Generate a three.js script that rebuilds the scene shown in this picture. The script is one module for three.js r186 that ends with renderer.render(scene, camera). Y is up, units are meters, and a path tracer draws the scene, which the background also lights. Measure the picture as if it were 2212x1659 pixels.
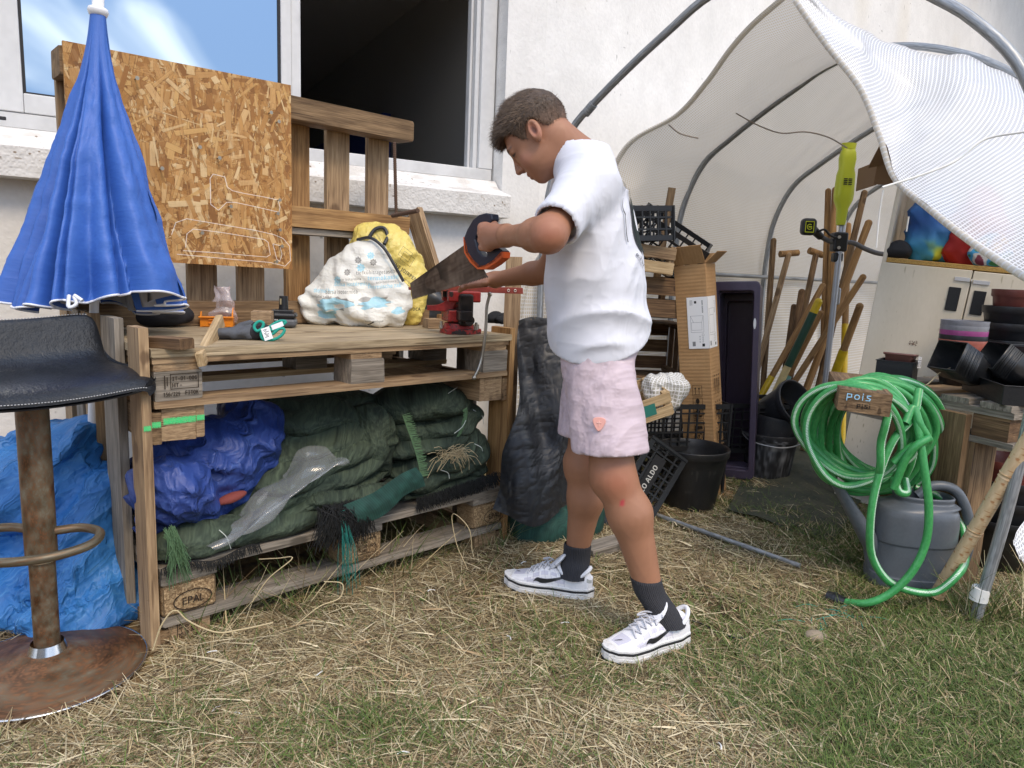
import * as THREE from 'three';
import { mergeGeometries, mergeVertices, toCreasedNormals } from 'three/addons/utils/BufferGeometryUtils.js';
import { ConvexGeometry } from 'three/addons/geometries/ConvexGeometry.js';
import { RoundedBoxGeometry } from 'three/addons/geometries/RoundedBoxGeometry.js';

// ---------------------------------------------------------------- camera, sky, sun, exposure
const V = (x, y, z) => new THREE.Vector3(x, y, z);
const scene = new THREE.Scene();
const PITCH = 8.9 * Math.PI / 180, ROLL = 2.32 * Math.PI / 180, EYE = 1.0, FPX = 1533.9;   // focal length in pixels of a 2212 px wide view
const camera = new THREE.PerspectiveCamera(56.8, 4 / 3, 0.05, 400);
camera.position.set(0, EYE, 0);
camera.rotation.order = 'YXZ';
camera.rotation.x = -PITCH; camera.rotation.z = ROLL;
camera.updateMatrixWorld(true);

const renderer = new THREE.WebGLRenderer({ antialias: true });
renderer.toneMapping = THREE.LinearToneMapping;
renderer.toneMappingExposure = 1.07;
renderer.shadowMap.enabled = true;

// ---- seeded random and noise
function RNG(s) { return () => { s |= 0; s = s + 0x6D2B79F5 | 0; let t = Math.imul(s ^ s >>> 15, 1 | s); t = t + Math.imul(t ^ t >>> 7, 61 | t) ^ t; return ((t ^ t >>> 14) >>> 0) / 4294967296; }; }
const h3 = (x, y, z) => { let h = Math.imul(x, 374761393) + Math.imul(y, 668265263) + Math.imul(z, 1442695041) | 0; h = Math.imul(h ^ h >>> 13, 1274126177); h ^= h >>> 16; return (h >>> 0) / 4294967296; };
const sm = t => t * t * (3 - 2 * t), mix = (a, b, t) => a + (b - a) * t, clamp = (x, a = 0, b = 1) => Math.min(b, Math.max(a, x));
const sstep = (a, b, x) => sm(clamp((x - a) / (b - a)));
function n3(x, y, z) {
  const X = Math.floor(x), Y = Math.floor(y), Z = Math.floor(z), u = sm(x - X), v = sm(y - Y), w = sm(z - Z);
  const f = (k) => mix(mix(h3(X, Y, Z + k), h3(X + 1, Y, Z + k), u), mix(h3(X, Y + 1, Z + k), h3(X + 1, Y + 1, Z + k), u), v);
  return mix(f(0), f(1), w);
}
function fbm(x, y, z, o = 4) { let s = 0, a = .5; for (let i = 0; i < o; i++) { s += a * n3(x, y, z); x = x * 2.03 + 7.1; y = y * 2.03 + 3.7; z = z * 2.03 + 1.3; a *= .5; } return s; }
function ridge(x, y, z, o = 3) { let s = 0, a = .6; for (let i = 0; i < o; i++) { s += a * (1 - Math.abs(2 * n3(x, y, z) - 1)); x = x * 2.1 + 5.2; y = y * 2.1 + 1.9; z = z * 2.1 + 8.3; a *= .5; } return s; }
function tn(x, y, px, py, s = 0) { // tileable 2-d noise of integer period px, py
  const X = Math.floor(x), Y = Math.floor(y), u = sm(x - X), v = sm(y - Y), m = (a, p) => ((a % p) + p) % p;
  const g = (i, j) => h3(m(X + i, px), m(Y + j, py), s);
  return mix(mix(g(0, 0), g(1, 0), u), mix(g(0, 1), g(1, 1), u), v);
}

// ---- the sky: blue air with thin drifting cloud all round
const CS = 4.11;
const SUN = V(0.42, 1.05, 0.62).normalize();
{
  const W = 2048, H = 1024, data = new Float32Array(W * H * 4);
  for (let j = 0; j < H; j++) for (let i = 0; i < W; i++) {
    const el = ((j + .5) / H - .5) * Math.PI, az = ((i + .5) / W - .5) * 2 * Math.PI;
    const c = Math.cos(el), d = V(c * Math.cos(az), Math.sin(el), c * Math.sin(az));
    const e = Math.max(0, d.y), k = Math.pow(1 - e, 4);
    let r = mix(.22, .72, k), g = mix(.50, .95, k), b = mix(1.05, 1.25, k);
    const q = 1 / (e + .22), px = d.x * q, pz = d.z * q;
    let cl = 0; if (d.y > -.05) { const wx = fbm(px * 1.3 + 3, pz * 1.3, 2, 2) - .4, wz = fbm(px * 1.3, pz * 1.3 + 9, 5, 2) - .4; cl = fbm(px * 1.3 + wx * 2.6 + CS, pz * 3.4 + wz * 2.6 + 4.1, 3, 6); }
    cl = sstep(.45, .68, cl); cl = cl * mix(.95, .6, k) + .05;
    r = mix(r, 2.35, cl); g = mix(g, 2.28, cl); b = mix(b, 2.22, cl);
    const s = Math.max(0, d.dot(SUN)), gl = Math.pow(s, 6) * .8; r += gl; g += gl * .97; b += gl * .9;
    if (d.y < 0) { const t = clamp(-d.y * 12); r = mix(r, .22, t); g = mix(g, .20, t); b = mix(b, .14, t); }
    const o = (j * W + i) * 4; data[o] = r; data[o + 1] = g; data[o + 2] = b; data[o + 3] = 1;
  }
  const t = new THREE.DataTexture(data, W, H, THREE.RGBAFormat, THREE.FloatType);
  t.mapping = THREE.EquirectangularReflectionMapping; t.minFilter = t.magFilter = THREE.LinearFilter; t.needsUpdate = true;
  scene.background = t; scene.environment = t;
}
const sun = new THREE.DirectionalLight(0xffe7c8, 1.75);
sun.position.copy(SUN).multiplyScalar(20); sun.target.position.set(.3, 0, -2.3);
sun.castShadow = true; sun.shadow.radius = 34; sun.shadow.mapSize.set(2048, 2048);
Object.assign(sun.shadow.camera, { left: -6, right: 6, top: 6, bottom: -6, near: 1, far: 60 });
scene.add(sun, sun.target);

// ---- pixels of the photograph (2212 wide) to places, frames of reference
const CM = camera.matrixWorld, XA = V(0, 0, 0), YA = V(0, 0, 0), ZA = V(0, 0, 0); CM.extractBasis(XA, YA, ZA);
function ray(px, py) { return XA.clone().multiplyScalar((px - 1106) / FPX).addScaledVector(YA, -(py - 829.5) / FPX).addScaledVector(ZA, -1); }
function at(px, py, d) { const r = ray(px, py); return r.multiplyScalar(d / -r.z).add(V(0, EYE, 0)); }          // at d metres in front
function gr(px, py, h = 0) { const r = ray(px, py); return r.multiplyScalar((h - EYE) / r.y).add(V(0, EYE, 0)); } // on the level h
const AZ = 46 * Math.PI / 180, U = V(Math.sin(AZ), 0, -Math.cos(AZ)), N = V(-Math.cos(AZ), 0, -Math.sin(AZ)), TURN = 44 * Math.PI / 180;
const T0 = V(-.879, 0, -1.708), R0 = V(1.443, 0, -2.042);
const tb = (a, y, b) => V(T0.x + U.x * a + N.x * b, y, T0.z + U.z * a + N.z * b);      // workbench: along, up, deep
const tu = (s, y, c) => V(R0.x + U.x * s + N.x * c, y, R0.z + U.z * s + N.z * c);      // tunnel: along, up, across

// ---- objects
const taken = {};
function numbered(n) { const k = taken[n] = (taken[n] ?? -1) + 1; return k ? n + '_' + String(k).padStart(3, '0') : n; }
function thing(name, label, category, pos = V(0, 0, 0), turn = 0, group) {
  const o = new THREE.Group(); o.name = numbered(name); o.position.copy(pos); o.rotation.y = turn;
  o.userData = { label, category }; if (group) o.userData.group = group; scene.add(o); return o;
}
function mesh(name, geo, mat, parent, label) {
  const m = new THREE.Mesh(geo, mat); m.name = parent ? name : numbered(name); m.castShadow = m.receiveShadow = true;
  if (label) m.userData.label = label; (parent ?? scene).add(m); return m;
}
function solo(name, geo, mat, label, category, group) { const m = mesh(name, geo, mat); m.userData = { label, category }; if (group) m.userData.group = group; return m; }
function struct(name, geo, mat) { const m = mesh(name, geo, mat); m.userData = { kind: 'structure' }; return m; }
function grp(name, parent, pos, turn) { const g = new THREE.Group(); g.name = name; if (pos) g.position.copy(pos); if (turn) g.rotation.y = turn; parent.add(g); return g; }

// ---- textures and materials
function dtex(w, h, fn, rx = 1, ry = 1, srgb = true) {
  const d = new Uint8Array(w * h * 4);
  for (let y = 0; y < h; y++) for (let x = 0; x < w; x++) { const c = fn(x / w, y / h), o = (y * w + x) * 4; d[o] = clamp(c[0]) * 255; d[o + 1] = clamp(c[1]) * 255; d[o + 2] = clamp(c[2]) * 255; d[o + 3] = c.length > 3 ? clamp(c[3]) * 255 : 255; }
  const t = new THREE.DataTexture(d, w, h); t.wrapS = t.wrapT = THREE.RepeatWrapping; t.magFilter = THREE.LinearFilter; t.minFilter = THREE.LinearMipmapLinearFilter; t.generateMipmaps = true;
  if (srgb) t.colorSpace = THREE.SRGBColorSpace; t.repeat.set(rx, ry); t.needsUpdate = true; return t;
}
function gtex(w, h, fn, rx, ry) { return dtex(w, h, (x, y) => { const v = fn(x, y); return [v, v, v]; }, rx, ry, false); }
function ctex(w, h, draw) { const c = document.createElement('canvas'); c.width = w; c.height = h; draw(c.getContext('2d'), w, h); const t = new THREE.CanvasTexture(c); t.colorSpace = THREE.SRGBColorSpace; t.magFilter = THREE.LinearFilter; return t; }
const mat = (o) => { const { physical, ...p } = o; for (const k of ['color', 'emissive', 'sheenColor', 'attenuationColor', 'specularColor']) if (Array.isArray(p[k])) p[k] = new THREE.Color().setRGB(...p[k]); return physical ? new THREE.MeshPhysicalMaterial(p) : new THREE.MeshStandardMaterial(p); };
const hex = c => { const k = new THREE.Color(c).convertLinearToSRGB(); return [k.r, k.g, k.b]; };
const mix3 = (a, b, t) => [mix(a[0], b[0], t), mix(a[1], b[1], t), mix(a[2], b[2], t)];
const DS = THREE.DoubleSide;

// ---- geometry helpers
const T = (g, x = 0, y = 0, z = 0, rx = 0, ry = 0, rz = 0) => { if (rx) g.rotateX(rx); if (ry) g.rotateY(ry); if (rz) g.rotateZ(rz); return g.translate(x, y, z); };
function boxUV(g, ax, seed = 0) { // uv in metres, grain along axis ax
  const p = g.attributes.position, n = g.attributes.normal, uv = new Float32Array(p.count * 2), r = RNG(seed * 77 + 5), ou = r() * 3, ov = r() * 3;
  for (let i = 0; i < p.count; i++) {
    const P = [p.getX(i), p.getY(i), p.getZ(i)], A = [Math.abs(n.getX(i)), Math.abs(n.getY(i)), Math.abs(n.getZ(i))];
    let k = 0; if (A[1] > A[k]) k = 1; if (A[2] > A[k]) k = 2;
    if (k === ax) { uv[2 * i] = P[(ax + 1) % 3] * 6 + ou; uv[2 * i + 1] = P[(ax + 2) % 3] * 2 + ov; }
    else { uv[2 * i] = P[ax] + ou; uv[2 * i + 1] = P[3 - k - ax] + ov + k * .37; }
  }
  g.setAttribute('uv', new THREE.BufferAttribute(uv, 2)); return g;
}
let pseed = 1;
function plank(lx, ly, lz, ch = .003) { // chamfered, a little uneven board centred on the origin
  const r = RNG(pseed++ * 31), pts = [], w = Math.min(lx, ly, lz) * .05;
  for (const sx of [-1, 1]) for (const sy of [-1, 1]) for (const sz of [-1, 1]) {
    const X = sx * lx / 2 + (r() - .5) * w, Y = sy * ly / 2 + (r() - .5) * w, Z = sz * lz / 2 + (r() - .5) * w, c = ch * (.6 + r() * .9);
    pts.push(V(X - sx * c, Y, Z), V(X, Y - sy * c, Z), V(X, Y, Z - sz * c));
  }
  const g = new ConvexGeometry(pts), ax = lx >= ly && lx >= lz ? 0 : ly >= lz ? 1 : 2; return boxUV(g, ax, pseed);
}
const rbox = (x, y, z, r = .01, s = 3) => new RoundedBoxGeometry(x, y, z, s, Math.min(r, x / 2.01, y / 2.01, z / 2.01));
function tube(pts, r, seg = 40, rad = 10, closed = false) { return new THREE.TubeGeometry(new THREE.CatmullRomCurve3(pts, closed, 'centripetal'), seg, r, rad, closed); }
function rod(a, b, r1, r2 = r1, seg = 12) { const d = b.clone().sub(a), l = d.length(), g = new THREE.CylinderGeometry(r2, r1, l, seg, 1); g.translate(0, l / 2, 0); g.applyQuaternion(new THREE.Quaternion().setFromUnitVectors(V(0, 1, 0), d.normalize())); return g.translate(a.x, a.y, a.z); }
function lathe(pts, seg = 40) { return new THREE.LatheGeometry(pts.map(p => new THREE.Vector2(p[0], p[1])), seg); }
function surf(nu, nv, f, closeU = false) { // grid surface f(u,v) -> Vector3, u,v in 0..1, uv = (u,v)
  const p = [], uv = [], id = [];
  for (let j = 0; j <= nv; j++) for (let i = 0; i <= nu; i++) { const q = f(i / nu, j / nv); p.push(q.x, q.y, q.z); uv.push(q.u ?? i / nu, q.v ?? j / nv); }
  for (let j = 0; j < nv; j++) for (let i = 0; i < nu; i++) { const a = j * (nu + 1) + i, b = a + 1, c = a + nu + 1, d = c + 1; id.push(a, b, d, a, d, c); }
  const g = new THREE.BufferGeometry(); g.setAttribute('position', new THREE.Float32BufferAttribute(p, 3)); g.setAttribute('uv', new THREE.Float32BufferAttribute(uv, 2)); g.setIndex(id); g.computeVertexNormals();
  if (closeU) { const n = g.attributes.normal; for (let j = 0; j <= nv; j++) { const a = j * (nu + 1), b = a + nu, m = V(n.getX(a) + n.getX(b), n.getY(a) + n.getY(b), n.getZ(a) + n.getZ(b)).normalize(); n.setXYZ(a, m.x, m.y, m.z); n.setXYZ(b, m.x, m.y, m.z); } }
  return g;
}
const merge = a => mergeGeometries(a.map(g => { const h = g.index ? g.toNonIndexed() : g.clone(); for (const k of Object.keys(h.attributes)) if (!['position', 'normal', 'uv'].includes(k)) h.deleteAttribute(k); if (!h.attributes.uv) h.setAttribute('uv', new THREE.Float32BufferAttribute(new Float32Array(h.attributes.position.count * 2), 2)); h.morphAttributes = {}; return h; }));
function displace(g, f) { g.computeVertexNormals(); const p = g.attributes.position, n = g.attributes.normal; for (let i = 0; i < p.count; i++) { const x = p.getX(i), y = p.getY(i), z = p.getZ(i), d = f(x, y, z, i); p.setXYZ(i, x + n.getX(i) * d, y + n.getY(i) * d, z + n.getZ(i) * d); } g.computeVertexNormals(); return g; }
// surface of a distance field (naive surface nets) on a grid of cell c
function sdfMesh(f, lo, hi, c, fast) {
  const nx = Math.ceil((hi.x - lo.x) / c) + 1, ny = Math.ceil((hi.y - lo.y) / c) + 1, nz = Math.ceil((hi.z - lo.z) / c) + 1, D = new Float32Array(nx * ny * nz), I = (x, y, z) => x + nx * (y + ny * z);
  for (let z = 0; z < nz; z += 4) for (let y = 0; y < ny; y += 4) for (let x = 0; x < nx; x += 4) { // coarse test, then fine cells near the surface
    const d = f(lo.x + Math.min(x + 2, nx) * c, lo.y + Math.min(y + 2, ny) * c, lo.z + Math.min(z + 2, nz) * c), far = Math.abs(d) > c * 7;
    for (let k = z; k < Math.min(z + 4, nz); k++) for (let j = y; j < Math.min(y + 4, ny); j++) for (let i = x; i < Math.min(x + 4, nx); i++) D[I(i, j, k)] = far ? d : f(lo.x + i * c, lo.y + j * c, lo.z + k * c);
  }
  const vid = new Int32Array(nx * ny * nz).fill(-1), P = [], id = [];
  for (let z = 0; z < nz - 1; z++) for (let y = 0; y < ny - 1; y++) for (let x = 0; x < nx - 1; x++) {
    let s = 0, ax = 0, ay = 0, az = 0, k = 0; const v = [];
    for (let q = 0; q < 8; q++) { v[q] = D[I(x + (q & 1), y + (q >> 1 & 1), z + (q >> 2))]; if (v[q] < 0) s |= 1 << q; }
    if (s === 0 || s === 255) continue;
    for (let a = 0; a < 8; a++) for (const m of [1, 2, 4]) { if (a & m) continue; const b = a | m; if ((v[a] < 0) === (v[b] < 0)) continue; const t = v[a] / (v[a] - v[b]); ax += (a & 1) + (m === 1 ? t : 0); ay += (a >> 1 & 1) + (m === 2 ? t : 0); az += (a >> 2) + (m === 4 ? t : 0); k++; }
    vid[I(x, y, z)] = P.length / 3; P.push(lo.x + (x + ax / k) * c, lo.y + (y + ay / k) * c, lo.z + (z + az / k) * c);
  }
  for (let z = 1; z < nz - 1; z++) for (let y = 1; y < ny - 1; y++) for (let x = 1; x < nx - 1; x++) {
    const a = D[I(x, y, z)] < 0;
    const quad = (b, p, q, r, s) => { if (a === b) return; p = vid[p]; q = vid[q]; r = vid[r]; s = vid[s]; if (p < 0 || q < 0 || r < 0 || s < 0) return; if (a) id.push(p, q, r, p, r, s); else id.push(p, r, q, p, s, r); };
    quad(D[I(x + 1, y, z)] < 0, I(x, y - 1, z - 1), I(x, y, z - 1), I(x, y, z), I(x, y - 1, z));
    quad(D[I(x, y + 1, z)] < 0, I(x - 1, y, z - 1), I(x - 1, y, z), I(x, y, z), I(x, y, z - 1));
    quad(D[I(x, y, z + 1)] < 0, I(x - 1, y - 1, z), I(x, y - 1, z), I(x, y, z), I(x - 1, y, z));
  }
  const g = new THREE.BufferGeometry(); g.setAttribute('position', new THREE.Float32BufferAttribute(P, 3)); g.setIndex(id);
  if (fast) { g.computeVertexNormals(); return g; }
  const n = new Float32Array(P.length), e = c * .6;
  for (let i = 0; i < P.length; i += 3) { const x = P[i], y = P[i + 1], z = P[i + 2]; let a = f(x + e, y, z) - f(x - e, y, z), b = f(x, y + e, z) - f(x, y - e, z), d = f(x, y, z + e) - f(x, y, z - e); const l = Math.hypot(a, b, d) || 1; n[i] = a / l; n[i + 1] = b / l; n[i + 2] = d / l; }
  g.setAttribute('normal', new THREE.BufferAttribute(n, 3)); return g;
}
const smin = (a, b, k) => { const h = Math.max(k - Math.abs(a - b), 0) / k; return Math.min(a, b) - h * h * k * .25; };
const smax = (a, b, k) => -smin(-a, -b, k);
function cap(x, y, z, a, b, ra, rb) { // tapered capsule
  const bx = b.x - a.x, by = b.y - a.y, bz = b.z - a.z, px = x - a.x, py = y - a.y, pz = z - a.z, t = clamp((px * bx + py * by + pz * bz) / (bx * bx + by * by + bz * bz));
  return Math.hypot(px - bx * t, py - by * t, pz - bz * t) - mix(ra, rb, t);
}
function ell(x, y, z, c, r) { const a = (x - c.x) / r.x, b = (y - c.y) / r.y, d = (z - c.z) / r.z, k = Math.hypot(a, b, d), m = Math.hypot(a / r.x, b / r.y, d / r.z); return m < 1e-9 ? -Math.min(r.x, r.y, r.z) : k * (k - 1) / m; }
// ---------------------------------------------------------------- materials
function woodTex(light, dark, seed, grain = 1, knots = 2, streak = .5) {
  const r = RNG(seed), K = []; for (let i = 0; i < knots; i++) K.push([r(), r(), .012 + r() * .018]);
  return dtex(384, 384, (x, y) => {
    let v = y * 26 * grain, kd = 0;
    for (const k of K) { let dx = Math.abs(x - k[0]); dx = Math.min(dx, 1 - dx); let dy = Math.abs(y - k[1]); dy = Math.min(dy, 1 - dy); const q = Math.hypot(dx * .75, dy * .5) / k[2]; v += 2.2 * Math.exp(-q * q * .25) * (y > k[1] ? 1 : -1); kd = Math.max(kd, 1 - sstep(.5, 1.3, q)); }
    const wv = tn(x * 4, y * 8, 4, 8, seed) * 3, ring = .5 + .5 * Math.sin((v + wv) * 2.6), fine = tn(x * 10, y * 170, 10, 170, seed + 1), f2 = tn(x * 40, y * 240, 40, 240, seed + 2), blot = tn(x * 5, y * 5, 5, 5, seed + 3) * .6 + tn(x * 13, y * 11, 13, 11, seed + 4) * .4;
    const crack = sstep(.80, .9, tn(x * 6, y * 90, 6, 90, seed + 6)) * sstep(.45, .7, tn(x * 5, y * 6, 5, 6, seed + 7));
    let t = .28 + ring * .22 + (fine - .5) * .5 + (f2 - .5) * .3 + (blot - .5) * streak; t = clamp(t + kd * .75 + crack * .6);
    return mix3(light, dark, t);
  }, 1 / 1.0, 1 / .5);
}
const WB = gtex(256, 512, (x, y) => tn(x * 6, y * 120, 6, 120, 3) * .6 + tn(x * 20, y * 200, 20, 200, 4) * .4, 1, 2);
const wood = (l, d, s, g, k, st) => mat({ map: woodTex(hex(l), hex(d), s, g, k, st), bumpMap: WB, bumpScale: .0012, roughness: .85 });
const M = {
  woodGrey: wood('#a69c8e', '#575046', 11, 1, 2, .5), woodTan: wood('#b89c78', '#6f5840', 12, 1, 3, .5), woodOld: wood('#957a59', '#4a3723', 13, 1, 3, .7),
  woodOrange: wood('#b38d5c', '#6a4a2a', 14, .8, 3, .5), woodPale: wood('#cfb68e', '#957a55', 15, 1.2, 1, .4), woodDark: wood('#86694a', '#402d1c', 16, 1, 2, .6), woodHandle: wood('#ad8858', '#755636', 17, .8, 1, .6), woodTop: wood('#bfac8c', '#716149', 18, 1, 2, .7),
};
const chipTex = dtex(256, 256, (x, y) => { const a = tn(x * 60, y * 60, 60, 60, 1), b = tn(x * 120, y * 120, 120, 120, 2), c = tn(x * 8, y * 8, 8, 8, 3), t = a * .5 + b * .5; return mix3(hex('#6b543a'), hex('#c3a880'), clamp(t * 1.5 - .3 + (c - .5) * .4)); }, 4, 4);
M.chip = mat({ map: chipTex, bumpMap: gtex(128, 128, (x, y) => tn(x * 50, y * 50, 50, 50, 5), 5, 5), bumpScale: .002, roughness: .95 });
const plasterTex = dtex(640, 640, (x, y) => {
  const a = tn(x * 6, y * 6, 6, 6, 1), b = tn(x * 30, y * 30, 30, 30, 2), c = tn(x * 200, y * 200, 200, 200, 3), s = sstep(.93, .98, tn(x * 90, y * 90, 90, 90, 4)) * .25 * sstep(.4, .8, a), st = sstep(.55, .9, tn(x * 5, y * 3, 5, 3, 7)) * .06;
  const v = .90 + (a - .5) * .05 + (b - .5) * .03 + (c - .5) * .03 - s; return [v - st * .4, v - .008 - st * .6, v - .025 - st];
}, 1 / 2.5, 1 / 2.5);
const plasterBump = gtex(512, 512, (x, y) => tn(x * 60, y * 60, 60, 60, 8) * .5 + tn(x * 160, y * 160, 160, 160, 9) * .5, 1 / 1.0, 1 / 1.0);
M.plaster = mat({ map: plasterTex, bumpMap: plasterBump, bumpScale: .0012, roughness: .9 });
M.sill = mat({ map: dtex(512, 512, (x, y) => { const a = tn(x * 12, y * 6, 12, 6, 1), c = tn(x * 120, y * 120, 120, 120, 3), sp = sstep(.86, .93, tn(x * 70, y * 50, 70, 50, 4)) * sstep(.5, .75, tn(x * 6, y * 5, 6, 5, 5)); const v = .88 + (c - .5) * .05; return mix3([v, v - .01, v - .03], [.50, .43, .36], clamp(sp * .9 + sstep(.6, .9, a) * .18)); }, 1, 2), bumpMap: plasterBump, bumpScale: .003, roughness: .9 });
M.frame = mat({ map: dtex(128, 128, (x, y) => { const c = tn(x * 30, y * 30, 30, 30, 1), a = tn(x * 5, y * 5, 5, 5, 2), v = .83 + (c - .5) * .03 - sstep(.6, .9, a) * .05; return [v, v, v - .005]; }, 2, 2), roughness: .45 });
M.rubber = mat({ color: [.02, .02, .022], roughness: .7 });
M.glass = mat({ color: [.42, .50, .57], metalness: 1, roughness: 0 }); // mirror-coated sun-protection glazing
M.galv = mat({ map: dtex(256, 256, (x, y) => { const a = tn(x * 8, y * 30, 8, 30, 1), b = tn(x * 50, y * 50, 50, 50, 2), v = .60 + (a - .5) * .16 + (b - .5) * .14; return [v, v + .012, v + .02]; }, 1, 1), metalness: .45, roughness: .45 });
const plRough = gtex(64, 64, (x, y) => .7 + .3 * tn(x * 9, y * 9, 9, 9, 1), 3, 3), plMap = dtex(128, 128, (x, y) => { const k = tn(x * 9, y * 9, 9, 9, 3), f = tn(x * 60, y * 60, 60, 60, 4), v = .96 + (k - .5) * .08 + (f - .5) * .05; return [v, v, v]; }, 3, 3), plCache = {};
const plasticDusty = (c, r) => mat({ map: dtex(128, 128, (x, y) => { const k = tn(x * 9, y * 9, 9, 9, 3), f = tn(x * 60, y * 60, 60, 60, 4), s = sstep(.8, .95, tn(x * 26, y * 26, 26, 26, 5)); return mix3(hex(c), [.55, .52, .47], clamp((k - .35) * .12 + s * .16 + (f - .5) * .05, 0, .5)); }, 3, 3), roughnessMap: plRough, roughness: r });
const plastic = (c, r = .45) => plCache[c + r] ??= mat({ color: new THREE.Color(c), map: plMap, roughnessMap: plRough, roughness: r });
M.black = plasticDusty('#1d1e20', .42); M.blackMatt = plasticDusty('#19191a', .7); M.dark = plasticDusty('#2c2d30', .5);

// ---------------------------------------------------------------- ground
{
  const tex = dtex(640, 640, (x, y) => {
    const a = tn(x * 6, y * 6, 6, 6, 1), b = tn(x * 22, y * 22, 22, 22, 2), c = tn(x * 90, y * 90, 90, 90, 3), d = tn(x * 300, y * 300, 300, 300, 4);
    const s1 = tn(x * 24 + y * 60, y * 160 - x * 20, 1e6, 1e6, 5), t = clamp(.5 + (a - .5) * .5 + (b - .5) * .5 + (c - .5) * .5 + (d - .5) * .6);
    let k = mix3(hex('#3d2c1c'), hex('#8f7449'), t); k = mix3(k, hex('#a98f5c'), sstep(.72, .9, s1) * .5); return mix3(k, hex('#59602f'), sstep(.52, .75, tn(x * 9, y * 9, 9, 9, 7)) * .45);
  }, 60, 60);
  const g = new THREE.PlaneGeometry(240, 240, 1, 1).rotateX(-Math.PI / 2);
  struct('ground', g, mat({ map: tex, bumpMap: gtex(512, 512, (x, y) => tn(x * 60, y * 60, 60, 60, 1) * .5 + tn(x * 170, y * 170, 170, 170, 2) * .5, 60, 60), bumpScale: .02, roughness: 1 }));
}
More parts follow.
